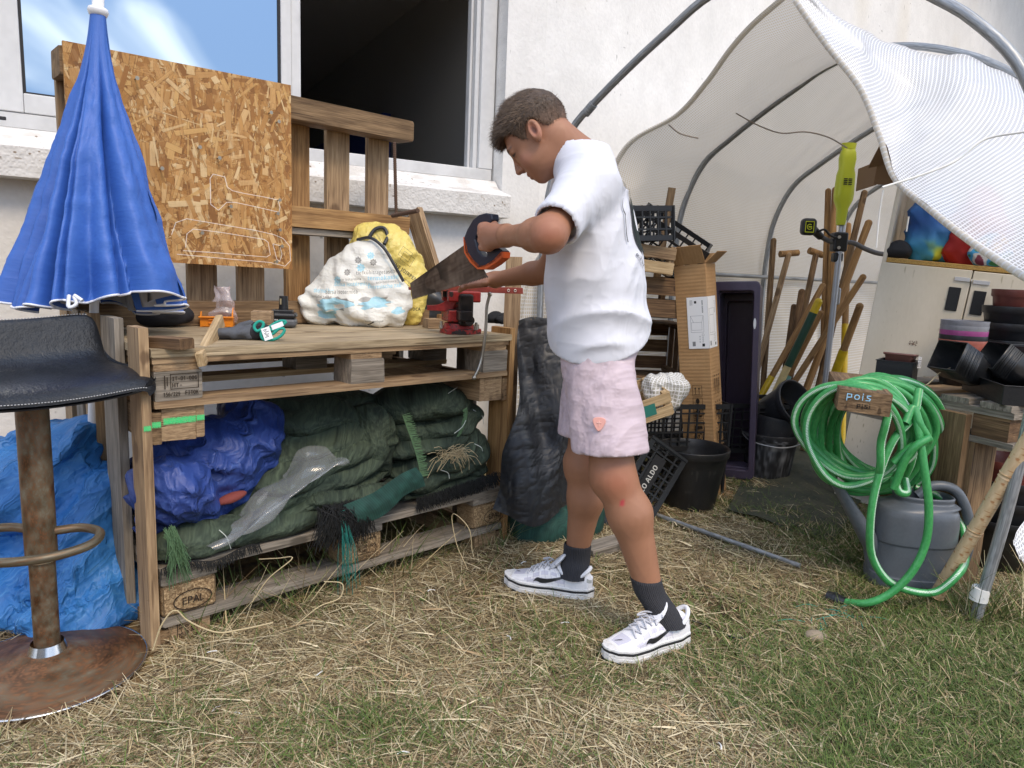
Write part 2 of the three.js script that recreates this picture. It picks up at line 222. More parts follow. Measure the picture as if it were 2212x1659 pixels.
// ---------------------------------------------------------------- building: local x along the wall, z towards the camera side
const WPOS = V(-.655, 0, -3.204), WTURN = 30 * Math.PI / 180;
{
  const b = thing('building', 'white rendered building with a wide sliding window and a deep sill', 'building', WPOS, WTURN);
  const bx = (x0, x1, y0, y1, z0, z1) => boxUV(new THREE.BoxGeometry(x1 - x0, y1 - y0, z1 - z0).translate((x0 + x1) / 2, (y0 + y1) / 2, (z0 + z1) / 2), 0, 1);
  const F = -.10, K = -.36, L = -6, R = 16, TOP = 6.2;
  mesh('wall', merge([bx(L, -3.2, -.1, TOP, K, F), bx(.71, .93, -.1, TOP, K, F), boxUV(new THREE.BoxGeometry(16, TOP + .1, .26).translate(8, TOP / 2 - .05, -.13).toNonIndexed(), 0, 1).rotateY(14 * Math.PI / 180).translate(.928, 0, F), bx(-3.2, .71, -.1, 1.40, K, F), bx(-3.2, .71, 2.86, TOP, K, F)]), M.plaster, b);
  // sill: front lip and a hollow slope up to the window frame
  const sh = new THREE.Shape(); sh.moveTo(0, 1.264); sh.lineTo(.004, 1.366); sh.quadraticCurveTo(-.002, 1.374, -.012, 1.376); sh.bezierCurveTo(-.06, 1.385, -.10, 1.392, -.135, 1.42); sh.bezierCurveTo(-.15, 1.435, -.155, 1.45, -.175, 1.452); sh.lineTo(-.30, 1.452); sh.lineTo(-.30, 1.402); sh.lineTo(-.101, 1.398); sh.lineTo(-.098, 1.262); sh.closePath();
  const sg = new THREE.ExtrudeGeometry(sh, { depth: 3.905, bevelEnabled: false, steps: 60 }); sg.rotateY(-Math.PI / 2); sg.translate(.706, 0, 0);
  { const p = sg.attributes.position; for (let i = 0; i < p.count; i++) { const x = p.getX(i), y = p.getY(i), z = p.getZ(i); p.setXYZ(i, x, y + (fbm(x * 9, y * 20, z * 20) - .47) * .008, z + (fbm(x * 11, y * 20, 3) - .47) * .008); } sg.computeVertexNormals(); }
  // keep the part of the lip right of the reveal short, the rest runs inside the opening
  mesh('window_sill', boxUV(sg, 0, 2), M.sill, b);
  // reveal jambs are the wall's own thickness; the window
  const w = grp('window', b), fr = (name, x0, x1, y0, y1, z0, z1, m = M.frame, r = .004) => mesh(name, boxUV(rbox(x1 - x0, y1 - y0, z1 - z0, r, 2).translate((x0 + x1) / 2, (y0 + y1) / 2, (z0 + z1) / 2), y1 - y0 > x1 - x0 ? 1 : 0, 3), m, w);
  fr('frame', -3.19, .700, 1.455, 1.510, -.29, -.195); fr('frame', .625, .702, 1.511, 2.84, -.29, -.194); fr('frame', -3.19, .700, 2.80, 2.855, -.29, -.195);
  fr('rail', .600, .624, 1.511, 2.799, -.275, -.215); fr('rail', .585, .599, 1.511, 2.799, -.285, -.245);
  // fixed left sash that closes half the opening
  fr('sash', -1.345, -1.262, 1.512, 2.799, -.235, -.19); fr('sash', -.335, -.292, 1.512, 2.799, -.235, -.19); fr('sash', -1.261, -.336, 1.512, 1.582, -.235, -.191); fr('sash', -.291, -.250, 1.512, 2.799, -.262, -.200);
  fr('sash', -3.1, -1.36, 1.512, 1.582, -.262, -.23); fr('sash', -1.428, -1.36, 1.583, 2.799, -.262, -.23);
  mesh('seal', merge([bx(-1.261, -1.253, 1.583, 2.799, -.222, -.2), bx(-.344, -.336, 1.583, 2.799, -.222, -.2), bx(-1.253, -.344, 1.583, 1.589, -.222, -.2)]), M.rubber, w);
  mesh('pane', new THREE.PlaneGeometry(.909, 1.21).translate(-.7985, 2.194, -.212), M.glass, w);
  mesh('pane', new THREE.PlaneGeometry(1.67, 1.21).translate(-2.265, 2.194, -.246), M.glass, w);
  mesh('drain_slot', rbox(.055, .014, .01, .004).translate(-1.345, 1.484, -.198), M.rubber, w);
  // the dim room behind
  const dark = mat({ color: [.45, .44, .42], roughness: .9 }), blue = mat({ color: [.06, .10, .40], roughness: .9 });
  const Z = -8.6; mesh('room_wall', merge([bx(-3.4, 1.0, 0, .06, Z, K), bx(-3.4, 1.0, 2.87, 2.95, Z, K), bx(-3.5, -3.4, 0, 3.1, Z, K), bx(1.0, 1.1, 0, 3.1, Z, -.38), bx(-3.5, 1.1, 0, 3.1, Z - .1, Z)]), dark, b);
  for (const q of [bx(-.5, -.1, .06, 2.6, Z + .01, Z + .05), bx(.4, .9, .06, 1.9, Z + .01, Z + .1), bx(.93, .995, .06, 2.2, -6, -2.5)]) mesh('room_panel', q, blue, b);
  mesh('roof_edge', bx(L, R, TOP + .01, TOP + .14, -9, -.2), M.plaster, b);
  mesh('rear_wall', merge([bx(L, R, -.1, TOP, -9, -8.8), bx(L, L + .2, -.1, TOP, -8.8, K), bx(R - .2, R, -.1, TOP, -8.8, -5)]), M.plaster, b);
}
// a low house across the yard, seen only in the window glass
{
  const b = thing('neighbour_house', 'low dark grey house across the yard, mirrored in the window glass', 'house', V(-7, 0, 26), .3);
  mesh('wall', T(new THREE.BoxGeometry(30, 4.6, 6), 0, 2.3, 0), mat({ color: [.09, .085, .08], roughness: .9 }), b);
  const s = new THREE.Shape(); s.moveTo(-3.4, 4.6); s.lineTo(0, 6.2); s.lineTo(3.4, 4.6); s.closePath();
  mesh('roof', T(new THREE.ExtrudeGeometry(s, { depth: 30.6, bevelEnabled: false }), -15.3, 0, 0, 0, Math.PI / 2).translate(0, 0, 0), mat({ color: [.16, .18, .2], roughness: .8 }), b);
}
// ---------------------------------------------------------------- workbench of pallets: local x along, y up, -z deep
const stampMat = (w, h, draw) => { const t = ctex(w, h, draw); return mat({ map: t, transparent: true, alphaTest: .02, roughness: .95, polygonOffset: true, polygonOffsetFactor: -2 }); };
{
  const wbn = thing('workbench', 'workbench built of weathered pallets with a plank top and slatted pallet back', 'workbench', T0, TURN);
  const pl = (par, name, a0, a1, y0, y1, b0, b1, m, ch) => mesh(name, plank(a1 - a0, y1 - y0, b1 - b0, ch).translate((a0 + a1) / 2, (y0 + y1) / 2, -(b0 + b1) / 2), m, par);
  const r = RNG(9), pick = (...a) => a[Math.floor(r() * a.length)];
  // lower pallet
  let g = grp('lower_pallet', wbn);
  for (const b of [0, .35, .7]) pl(g, 'bottom_board', .004, 1.196, .055, .078, b, b + .1, M.woodGrey, .004);
  for (const b of [0, .35, .7]) for (const a of [.004, .53, 1.055]) { const m = mesh('block', boxUV(rbox(.141, .089, .098, .012, 2), 0, 5).translate(a + .0705, .1235, -(b + .05)), M.chip, g); }
  for (const a of [.004, .53, 1.055]) pl(g, 'stringer', a, a + .141, .169, .192, 0.001, .8, M.woodGrey);
  for (const [b, w] of [[0, .14], [.17, .1], [.33, .14], [.51, .1], [.66, .14]]) pl(g, 'deck_board', .003, 1.197, .192, .215, b, b + w, M.woodGrey, .004);
  // burnt stamps on the blocks
  const ink = '#2a2018';
  mesh('stamp', new THREE.PlaneGeometry(.105, .062).translate(.08, .116, .0022), stampMat(256, 150, (c, w, h) => { c.strokeStyle = c.fillStyle = 'rgba(42,30,20,.85)'; c.lineWidth = 5; c.beginPath(); c.ellipse(w / 2, h / 2, w * .46, h * .42, 0, 0, 7); c.stroke(); c.font = '64px sans-serif'; c.textAlign = 'center'; c.fillText('EPAL', w / 2, h * .66); }), g);
  mesh('stamp', new THREE.PlaneGeometry(.105, .062).translate(1.155, .116, .0022), stampMat(256, 150, (c, w, h) => { c.strokeStyle = c.fillStyle = 'rgba(42,30,20,.8)'; c.lineWidth = 4; c.beginPath(); c.ellipse(w / 2, h / 2, w * .46, h * .42, 0, 0, 7); c.stroke(); c.font = '64px sans-serif'; c.textAlign = 'center'; c.fillText('EPAL', w / 2, h * .66); }), g);
  mesh('stamp', new THREE.PlaneGeometry(.085, .07).translate(.612, .123, .0022), stampMat(256, 210, (c, w, h) => { c.strokeStyle = c.fillStyle = 'rgba(42,30,20,.85)'; c.lineWidth = 4; c.strokeRect(30, 10, 200, 140); c.beginPath(); c.moveTo(76, 10); c.lineTo(76, 150); c.stroke(); c.font = '40px monospace'; c.fillText('PL', 92, 50); c.fillText('26 005', 84, 95); c.fillText('HT', 92, 138); c.font = '34px monospace'; c.fillText('FO/50 316-4-04', -6, 195); c.save(); c.translate(66, 145); c.rotate(-Math.PI / 2); c.font = '30px monospace'; c.fillText('IPPC', 20, -4); c.restore(); }), g);
  // upper pallet and plank top
  g = grp('upper_pallet', wbn);
  for (const b of [0, .35, .7]) pl(g, 'bottom_board', .004, 1.196, .633, .651, b, b + .095, pick(M.woodTan, M.woodPale), .003);
  for (const b of [0.001, .35, .69]) for (const a of [.006, .555, 1.08]) pl(g, 'block', a, a + .115, .651, .725, b, b + .1, M.woodGrey, .003);
  for (const a of [.006, .555, 1.08]) pl(g, 'stringer', a, a + .108, .725, .744, .003, .8, M.woodTan);
  for (const [b, w] of [[0, .12], [.15, .12], [.3, .14], [.47, .12], [.64, .15]]) pl(g, 'deck_board', .003, 1.197, .744, .7595, b, b + w, M.woodTan, .002);
  mesh('stamp', new THREE.PlaneGeometry(.095, .066).translate(.068, .689, .0024), stampMat(256, 178, (c, w, h) => { c.strokeStyle = c.fillStyle = 'rgba(40,28,20,.85)'; c.lineWidth = 4; c.strokeRect(60, 12, 180, 100); c.font = '38px monospace'; c.fillText('IT-01-006', 68, 56, 165); c.fillText('HT-', 68, 100); c.fillText('156/229', 10, 160, 110); c.fillText('FITOK', 150, 156, 90); c.fillRect(20, 20, 6, 90); c.fillRect(36, 30, 5, 60); }), g);
  g = grp('plank_top', wbn);
  for (const [b, w] of [[-.004, .145], [.145, .14], [.289, .15], [.443, .14], [.587, .15]]) pl(g, 'plank', -.003 + r() * .004, 1.205 + r() * .006, .7600, .781 + (r() - .5) * .002, b, b + w, M.woodTop, .004);
  // end pallets stood on edge: slats outside, blocks between
  const end = (a, s, name, top) => {
    const e = grp(name, wbn), X = (p, q) => s > 0 ? [a + p, a + q] : [a - q, a - p];
    top.forEach(([b0, b1, y1], i) => pl(e, 'slat', ...X(0, .023), i ? .0 : -.01, y1, b0, b1, i % 2 ? M.woodGrey : s > 0 && i === 0 ? M.woodOrange : M.woodTan, .003));
    for (const [y0, y1] of [[.545, .632], [-.03, .0535]]) {
      pl(e, 'stringer', ...X(-.024, -.001), y0 - .004, y1 - .01, .008, .79, M.woodOld);
      for (const b of [.012, .36, .7]) pl(e, 'block', ...X(-.108, -.025), y0, y1, b, b + .09, M.woodTan);
      pl(e, 'bottom_board', ...X(-.130, -.109), y0 + .002, y1 - .001, .01, .79, M.woodTan);
    }
    return e;
  };
  const el = end(-.003, -1, 'left_end_pallet', [[0, .088, .833], [.20, .325, .842], [.42, .53, .84], [.56, .64, .84], [.70, .79, .84]]);
  const er = end(1.205, 1, 'right_end_pallet', [[0, .105, .803], [.2, .3, .80], [.43, .53, .8], [.69, .79, .8]]);
  const gp = mat({ map: dtex(128, 64, (x, y) => { const n = tn(x * 30, y * 40, 30, 40, 2); return mix3(hex('#43d27c'), hex('#8fb27a'), sstep(.55, .9, n)).concat([sstep(0, .2, y + (n - .5) * .25) * sstep(0, .2, 1 - y + (n - .5) * .25) * (1 - sstep(.7, .95, tn(x * 40, y * 60, 40, 60, 5)) * .7)]); }), transparent: true, roughness: .8 });
  mesh('paint_mark', new THREE.PlaneGeometry(.079, .020).translate(.066, .597, -.0095), gp, el, 'bright green paint line across the blocks');
  mesh('paint_mark', new THREE.PlaneGeometry(.020, .018).translate(.1165, .5985, -.0075), gp, el);
  mesh('paint_mark', new THREE.PlaneGeometry(.022, .018).translate(.0085, .592, -.0055), gp, el);
  mesh('paint_mark', new THREE.PlaneGeometry(.017, .016).translate(-.0145, .587, .0025), gp, el);
  mesh('stamp', new THREE.PlaneGeometry(.08, .07).translate(.064, .02, -.0095), stampMat(200, 175, (c, w, h) => { c.fillStyle = c.strokeStyle = 'rgba(42,30,20,.8)'; c.translate(0, h); c.rotate(-Math.PI / 2); c.font = '34px monospace'; c.fillText('ES-42', 60, 80); c.fillText('0010', 66, 118); c.fillText('HT', 90, 156); c.lineWidth = 4; c.strokeRect(20, 46, 150, 124); }), el);
  // slatted back: a pallet on edge, three beams in front of vertical slats
  g = grp('back_pallet', wbn);
  pl(g, 'beam', -.03, 1.195, 1.505, 1.583, .60, .70, M.woodOld, .005); pl(g, 'beam', .0, 1.185, 1.132, 1.205, .60, .70, M.woodOrange, .005); pl(g, 'beam', -.02, 1.19, .784, .862, .60, .70, M.woodOld, .005);
  pl(g, 'rail', .45, 1.18, 1.108, 1.130, .615, .70, M.woodGrey);
  for (let i = 0; i < 7; i++) { const a = -.02 + i * .178 + (r() - .5) * .012; pl(g, 'slat', a, a + .098, .786, 1.56, .7015, .724, i % 3 === 1 ? M.woodOrange : M.woodTan); }
  // strand-board panel screwed to the back, chalk tool outlines
  const osb = ctex(1024, 1024, (c, w, h) => {
    const q = RNG(4), cols = ['#be9058', '#cb9e64', '#ad7c42', '#d7b07a', '#9a6a38', '#c29154', '#dfc190', '#895c30', '#b5854c', '#cfa466'];
    c.fillStyle = '#a8763d'; c.fillRect(0, 0, w, h);
    for (let i = 0; i < 4300; i++) {
      const x = q() * w, y = q() * h, big = i < 3300 ? .62 : 1, L = (26 + q() * q() * 210) * big, W = (5 + q() * 36) * big, an = (q() < .68 ? Math.PI / 2 + (q() - .5) * .9 : q() * Math.PI);
      c.save(); c.translate(x, y); c.rotate(an); c.globalAlpha = .55 + q() * .45; c.fillStyle = cols[Math.floor(q() * cols.length)];
      c.beginPath(); c.moveTo(-L / 2, -W / 2 * q()); c.lineTo(L / 2 - q() * 8, -W / 2); c.lineTo(L / 2, W / 2 * q()); c.lineTo(-L / 2 + q() * 8, W / 2); c.closePath(); c.fill();
      c.globalAlpha = .18; c.strokeStyle = '#5c3715'; c.lineWidth = 1; for (let k = -W / 2; k < W / 2; k += 3 + q() * 4) { c.beginPath(); c.moveTo(-L / 2, k); c.lineTo(L / 2, k + (q() - .5) * 4); c.stroke(); }
      c.globalAlpha = .35 * q(); c.strokeStyle = '#3c2410'; c.lineWidth = 1.5; c.strokeRect(-L / 2, -W / 2, L, W); c.restore();
    }
    for (let i = 0; i < 26; i++) { c.globalAlpha = .12 + q() * .15; c.fillStyle = q() < .5 ? '#5a4a40' : '#7d4a28'; c.beginPath(); c.ellipse(q() * w, q() * h, 8 + q() * 24, 5 + q() * 14, q() * 3, 0, 7); c.fill(); }
    // chalk outlines
    c.globalAlpha = .92; c.strokeStyle = '#efe6e0'; c.lineWidth = 3.2; c.lineJoin = 'round';
    const S = (pts) => { c.beginPath(); pts.forEach(([x, y], i) => { const X = x * w + (q() - .5) * 3, Y = y * h + (q() - .5) * 3; i ? c.lineTo(X, Y) : c.moveTo(X, Y); }); c.stroke(); };
    S([[.93, .625], [.85, .617], [.75, .613], [.69, .607], [.665, .59], [.655, .54], [.60, .535], [.585, .56], [.585, .69], [.62, .715], [.66, .67], [.70, .665], [.80, .675], [.93, .69], [.935, .66], [.925, .622]]);
    S([[.40, .86], [.42, .80], [.47, .775], [.60, .785], [.80, .80], [.90, .815], [.95, .83], [.985, .87], [.992, .95], [.96, .985], [.88, .97], [.70, .965], [.42, .955]]);
    S([[.46, .92], [.47, .85], [.50, .825], [.62, .828], [.85, .845], [.87, .86], [.88, .925], [.86, .94], [.60, .935], [.45, .935]]);
    S([[.895, .865], [.93, .872], [.945, .92], [.93, .96], [.915, .95], [.895, .865]]);
    c.globalAlpha = 1;
  });
  const om = mat({ map: osb, roughness: .8, bumpMap: osb, bumpScale: .0016 });
  const og = new THREE.BufferGeometry(); { // upright panel, top edge rising to the left
    const a0 = -.022, a1 = .664, B = .986, yl = 1.595, yr = 1.612, b = .587, t = .011; const f = [a0, B + .008, a1, B - .006, a1, yr, a0, yl];
    const pos = [], uv = [], add = (p, u) => { for (const k of [0, 1, 2, 0, 2, 3]) { pos.push(...p[k]); uv.push(...u[k]); } };
    const P = (i, z) => [f[2 * i], f[2 * i + 1], -z], UVq = [[0, 0], [1, 0], [1, 1], [0, 1]];
    add([P(0, b), P(1, b), P(2, b), P(3, b)], UVq); add([P(1, b + t), P(0, b + t), P(3, b + t), P(2, b + t)], UVq);
    for (let i = 0; i < 4; i++) { const j = (i + 1) % 4; add([P(i, b + t), P(j, b + t), P(j, b), P(i, b)], [[i * .1, 0], [i * .1 + .7, 0], [i * .1 + .7, .02], [i * .1, .02]]); }
    og.setAttribute('position', new THREE.Float32BufferAttribute(pos, 3)); og.setAttribute('uv', new THREE.Float32BufferAttribute(uv, 2)); og.computeVertexNormals();
  }
  const op = mesh('strand_board', og, om, wbn, 'tan strand board panel with chalk outlines of tools');
  const sc = mat({ color: [.35, .31, .24], metalness: .8, roughness: .4 }), scg = merge([T(new THREE.CylinderGeometry(.0024, .0024, .024, 6), 0, 0, .008, Math.PI / 2), T(new THREE.CylinderGeometry(.0062, .004, .004, 8), 0, 0, .02, Math.PI / 2)]);
  for (const [u, v] of [[.27, .88], [.88, .84], [.92, .80], [.62, .56], [.53, .6], [.92, .375], [.67, .315], [.91, .30], [.92, .21], [.53, .165], [.93, .12], [.9, -.0 + .03], [.36, .47], [.07, .82]]) mesh('screw', scg.clone().translate(mix(-.022, .664, u), mix(.986, 1.603, v), -.587), sc, op);
  // diagonal brace and small offcuts at the back
  const br = plank(.024, .56, .085); br.rotateX(-.5); mesh('brace', br.translate(1.232, .985, -.50), M.woodTan, wbn);
}
// ---------------------------------------------------------------- polytunnel with a torn-back film cover
const crom = (p0, p1, p2, p3, t) => .5 * (2 * p1 + (p2 - p0) * t + (2 * p0 - 5 * p1 + 4 * p2 - p3) * t * t + (3 * p1 - p0 - 3 * p2 + p3) * t * t * t);
function spline(a, t) { const n = a.length - 1, x = clamp(t) * n, i = Math.min(n - 1, Math.floor(x)), k = a[i].length, o = []; for (let q = 0; q < k; q++) o.push(crom(a[Math.max(0, i - 1)][q], a[i][q], a[i + 1][q], a[Math.min(n, i + 2)][q], x - i)); return o; }
function patch(rows, nu, nv, conv, bump) { // smooth sheet through rows of points, uv in metres
  const e = (u, v) => spline(rows.map(r => spline(r, u)), v);
  const P = [], W = nu + 1; for (let j = 0; j <= nv; j++) for (let i = 0; i <= nu; i++) P.push(conv(...e(i / nu, j / nv)));
  for (let j = 0; j <= nv; j++) for (let i = 0; i <= nu; i++) { const q = P[j * W + i]; q.u = i ? P[j * W + i - 1].u + q.distanceTo(P[j * W + i - 1]) : 0; q.v = j ? P[(j - 1) * W + i].v + q.distanceTo(P[(j - 1) * W + i]) : 0; }
  const g = surf(nu, nv, (u, v) => P[Math.round(v * nv) * W + Math.round(u * nu)]);
  return bump ? displace(g, bump) : g;
}
const filmTex = (cell, aCell, size = .104) => dtex(128, 128, (x, y) => { const fx = x * 8 % 1, fy = y * 8 % 1, l = Math.max(1 - sstep(.10, .2, Math.min(fx, 1 - fx)), 1 - sstep(.10, .2, Math.min(fy, 1 - fy))), n = tn(x * 40, y * 40, 40, 40, 3); return [...mix3(cell, [.9, .9, .9], l), clamp(aCell + (n - .5) * .1 + l * 1)]; }, 1 / size, 1 / size);
M.film = mat({ physical: true, map: filmTex([.88, .84, .76], .82), transparent: true, roughness: .95, transmission: .4, thickness: 0, side: DS });
M.flap = mat({ map: filmTex([.79, .785, .78], .62, .12), transparent: true, roughness: .3, side: DS });
{
  const t = thing('polytunnel', 'polytunnel of bent steel hoops with a slack translucent reinforced film cover', 'polytunnel');
  const prof = [[0, 0], [-.045, .45], [-.06, .8], [-.035, 1.2], [.075, 1.6], [.22, 1.775], [.316, 1.851], [.5, 1.97], [.75, 2.06], [.95, 2.08], [1.13, 2.037], [1.265, 1.965], [1.424, 1.875], [1.597, 1.765], [1.76, 1.641], [1.87, 1.42], [1.905, 1.15], [1.90, .6], [1.89, 0]];
  for (const s of [0, 1.1, 2.2, 3.3, 4.4]) {
    const g = new THREE.TubeGeometry(new THREE.CatmullRomCurve3(prof.map(([c, y]) => tu(s, Math.max(y, -.02), c))), 120, .0165, 10, false);
    const p = g.attributes.uv; for (let i = 0; i < p.count; i++) p.setXY(i, p.getX(i) * 6, p.getY(i)); mesh('hoop', g, M.galv, t);
  }
  mesh('rail', rod(tu(.9, 1.04, 1.86), tu(4.4, 1.04, 1.86), .013), M.galv, t);
  mesh('clamp', rod(tu(0, .075, 0), tu(0, .115, -.004), .026, .024, 14), mat({ color: [.75, .74, .7], roughness: .7 }), t, 'white tape wrapped round the foot of a hoop');
  mesh('coupling', rod(tu(0, 1.735, 1.64), tu(0, 1.70, 1.685), .02), M.galv, t);
  // inside of the left half and the crown
  const lp = [[1.95, 0], [1.96, .5], [1.955, .95], [1.94, 1.2], [1.89, 1.46], [1.79, 1.66], [1.62, 1.79], [1.44, 1.9], [1.27, 1.99], [1.13, 2.05], [.95, 2.10]];
  const sf = [[-.12], [-.1], [-.05], [.15], [.40], [.47], [.60], [.55], [.45], [.38], [.30]];
  const filmAt = (u, v) => {
    const [c, y] = spline(lp, v), s0 = spline(sf, v)[0], s = mix(s0, 4.45, Math.pow(u, 1.25)), k = Math.sin(Math.PI * ((s + 11) % 1.1) / 1.1), up = sstep(.25, .6, v);
    const ed = sstep(0, .10, u), w = ed * ((ridge(s * 1.1 + y * 1.6, y * 1.2 - s * .7, 2, 3) - .6) * .09 + (fbm(s * 5 + y * 5, y * 4, 7) - .5) * .035), sag = k * .05 * ed;
    const q = tu(s, y - sag * up - w * up * .7, c - (sag * (1 - up) + w * (1 - up * .5)) * .8 * sstep(0, .1, v)); q.u = s; q.v = v * 3.1; return q;
  }, film = surf(170, 110, filmAt);
  mesh('film', film, M.film, t);
  const hem = surf(160, 8, (u, v) => { const p = filmAt(0, u), a = v * Math.PI * 2, k = V(p.x, p.y, p.z).addScaledVector(U, Math.cos(a) * .02).add(V(0, Math.sin(a) * .006, 0)).addScaledVector(N, Math.sin(a) * .004); k.u = u * 3; k.v = v * .12; return k; });
  mesh('hem', hem, M.film, t);
  // far end sheet
  mesh('film', surf(24, 30, (u, v) => { const a = spline(lp, v), c = mix(a[0], 1.9 - a[0], u), q = tu(4.46 + (fbm(u * 4, v * 4, 2) - .5) * .12, a[1], c); q.u = u * 1.9; q.v = v * 2.1; return q; }), M.film, t);
  // right half, thrown back: front edge, crest, fall behind
  const r0 = [[.30, 2.07, .92], [.33, 1.9, .80], [.35, 1.72, .66], [.35, 1.55, .575], [.30, 1.39, .49], [.20, 1.27, .34], [.1, 1.14, .16], [0, 1.03, -.02], [-.1, .95, -.17]];
  const r2 = [[.42, 2.10, .90], [.52, 2.07, .86], [.60, 2.03, .80], [.75, 2.00, .74], [.90, 1.985, .68], [.95, 1.96, .60], [1.0, 1.955, .52], [1.1, 1.90, .40], [1.2, 1.80, .25]];
  const r1 = r0.map((p, i) => p.map((x, k) => mix(x, r2[i][k], .45) + (k === 1 ? .015 : 0))), r3 = r2.map(p => [p[0] + .9, p[1] - .12, p[2] - .06]), r4 = r2.map((p, i) => [p[0] + 2.2, p[1] - .25 - i * .03, p[2] - .16]);
  mesh('flap', patch([r0, r1, r2, r3, r4], 150, 130, (s, y, c) => tu(s, y, c), (x, y, z) => (ridge(x * 3.2 + z * 2, y * 2.2, z * 1.5, 2) - .55) * .05 + (fbm(x * 11, y * 9, z * 9) - .5) * .016), M.flap, t, 'glossy white gridded film folded back over the crown');
  mesh('hem', new THREE.TubeGeometry(new THREE.CatmullRomCurve3(r0.map(p => tu(p[0], p[1], p[2]))), 120, .011, 8), M.film, t);
  // rope seams and hanging threads
  const rope = mat({ color: [.30, .25, .2], roughness: 1 }), th = mat({ color: [.8, .79, .74], roughness: 1 });
  mesh('rope', tube([at(1445, 270, 3.15), at(1468, 288, 3.2), at(1508, 299, 3.25)], .0032, 16, 6), rope, t); mesh('rope', tube([at(1590, 245, 3.5), at(1640, 272, 3.55), at(1690, 288, 3.6), at(1740, 285, 3.55), at(1790, 297, 3.5), at(1830, 320, 3.45)], .0032, 30, 6), rope, t);
  mesh('rope', tube([at(1905, 405, 2.15), at(1990, 378, 2.18), at(2060, 350, 2.2), at(2130, 300, 2.25), at(2212, 285, 2.2)], .0038, 30, 6), th, t);
  mesh('thread', tube([at(1908, 410, 2.16), at(1900, 460, 2.17), at(1893, 535, 2.17)], .0022, 10, 5), th, t); mesh('thread', tube([at(1963, 468, 2.14), at(1958, 500, 2.15)], .002, 6, 5), th, t);
}
// loose film at the foot of the right hoop
solo('film_scrap', patch([[[2188, 1165, 2.05], [2212, 1130, 2.1], [2260, 1080, 2.2]], [[2192, 1190, 2.0], [2222, 1180, 2.05], [2270, 1150, 2.1]], [[2200, 1205, 2.0], [2230, 1230, 2.0], [2280, 1240, 2.0]]], 24, 24, (a, b, c) => at(a, b, c), (x, y, z) => (fbm(x * 9, y * 9, z * 9) - .5) * .05), M.flap, 'scrap of gridded white film lying in grass by the galvanised pole', 'plastic film');

// ---------------------------------------------------------------- crates, box, pots
function woodCrate(w, h, d, m, open) { // slatted crate, base centre at origin
  const g = new THREE.Group(), P = (n, x, y, z, X, Y, Z) => mesh(n, plank(X, Y, Z, .002).translate(x, y, z), m[Math.floor(RNG(pseed)() * m.length)], g);
  for (const sx of [-1, 1]) for (const sz of [-1, 1]) P('corner_post', sx * (w / 2 - .014), h / 2, sz * (d / 2 - .014), .026, h, .026);
  const n = Math.max(2, Math.round(h / .095)), sh = h / n * .8;
  for (let i = 0; i < n; i++) { const y = (i + .5) * h / n; for (const s of [-1, 1]) { P('slat', 0, y, s * (d / 2 + .003), w, sh, .005); P('slat', s * (w / 2 + .003), y, 0, .005, sh, d - .004); } }
  const k = Math.round(d / .09); for (let i = 0; i < k; i++) P('slat', 0, .008, -d / 2 + (i + .5) * d / k, w - .01, .005, d / k * .75);
  return g;
}
function place(o, name, label, category, pos, rot, group) { o.name = numbered(name); o.position.copy(pos); o.rotation.set(...rot); o.userData = { label, category }; if (group) o.userData.group = group; scene.add(o); return o; }
const CW = [M.woodDark, M.woodOld, M.woodDark];
place(woodCrate(.36, .13, .26, [M.woodPale, M.woodTan]), 'wooden_crate', 'shallow pale wooden crate on top of the crate stack, tipped', 'crate', at(1345, 583, 3.3), [.06, .35, -.1], 'wooden crates behind the boy');
place(woodCrate(.40, .20, .28, CW), 'wooden_crate', 'dark slatted wooden crate in the middle of the crate stack', 'crate', at(1378, 684, 3.42), [0, .3, -.03], 'wooden crates behind the boy');
place(woodCrate(.38, .30, .26, CW), 'wooden_crate', 'wooden crate on its side showing its slatted bottom, under the crate stack', 'crate', at(1378, 750, 3.6), [Math.PI / 2, .0, -.06], 'wooden crates behind the boy').translateY(-.13);
{ const c = place(woodCrate(.34, .11, .24, [M.woodPale, M.woodPale]), 'wooden_crate', 'small pale fruit crate with a green label, tilted beside the mesh sack', 'crate', at(1352, 905, 3.0), [.1, .2, .32], 'wooden crates behind the boy'); mesh('label', new THREE.PlaneGeometry(.06, .05).translate(.07, .055, .127), mat({ color: [.03, .2, .16], roughness: .6 }), c); }
function latticeCrate(w, h, d, m, text) { // black plastic crate of bars
  const g = new THREE.Group(), b = (n, l, X, Y, Z, x, y, z) => l.push(T(new THREE.BoxGeometry(X, Y, Z), x, y, z));
  const side = (W, H, name, fn) => { const l = []; for (const y of [.012, H - .012]) b(0, l, W, .022, .009, 0, y, 0); const nx = Math.round(W / .042), ny = Math.round(H / .045); for (let i = 0; i <= nx; i++) b(0, l, i % nx ? .007 : .018, H, .008, -W / 2 + i * W / nx, H / 2, 0); for (let j = 1; j < ny; j++) b(0, l, W, .007, .0065, 0, j * H / ny, 0); const q = merge(l); fn(q); mesh(name, q, m, g); };
  side(w, h, 'side', q => q.translate(0, 0, d / 2)); side(w, h, 'side', q => q.translate(0, 0, -d / 2)); side(d, h, 'side', q => q.rotateY(Math.PI / 2).translate(w / 2, 0, 0)); side(d, h, 'side', q => q.rotateY(Math.PI / 2).translate(-w / 2, 0, 0)); side(w, d, 'base', q => q.rotateX(-Math.PI / 2).translate(0, .006, d / 2));
  return g;
}
place(latticeCrate(.30, .15, .22, M.black), 'plastic_crate', 'small black lattice crate lying on top of the wooden crates', 'crate', at(1362, 524, 3.22), [-.05, .5, .1], 'black plastic crates');
place(latticeCrate(.36, .2, .26, M.black), 'plastic_crate', 'black lattice crate slipping down behind the wooden crates', 'crate', at(1412, 566, 3.5), [.2, -.3, -.5], 'black plastic crates');
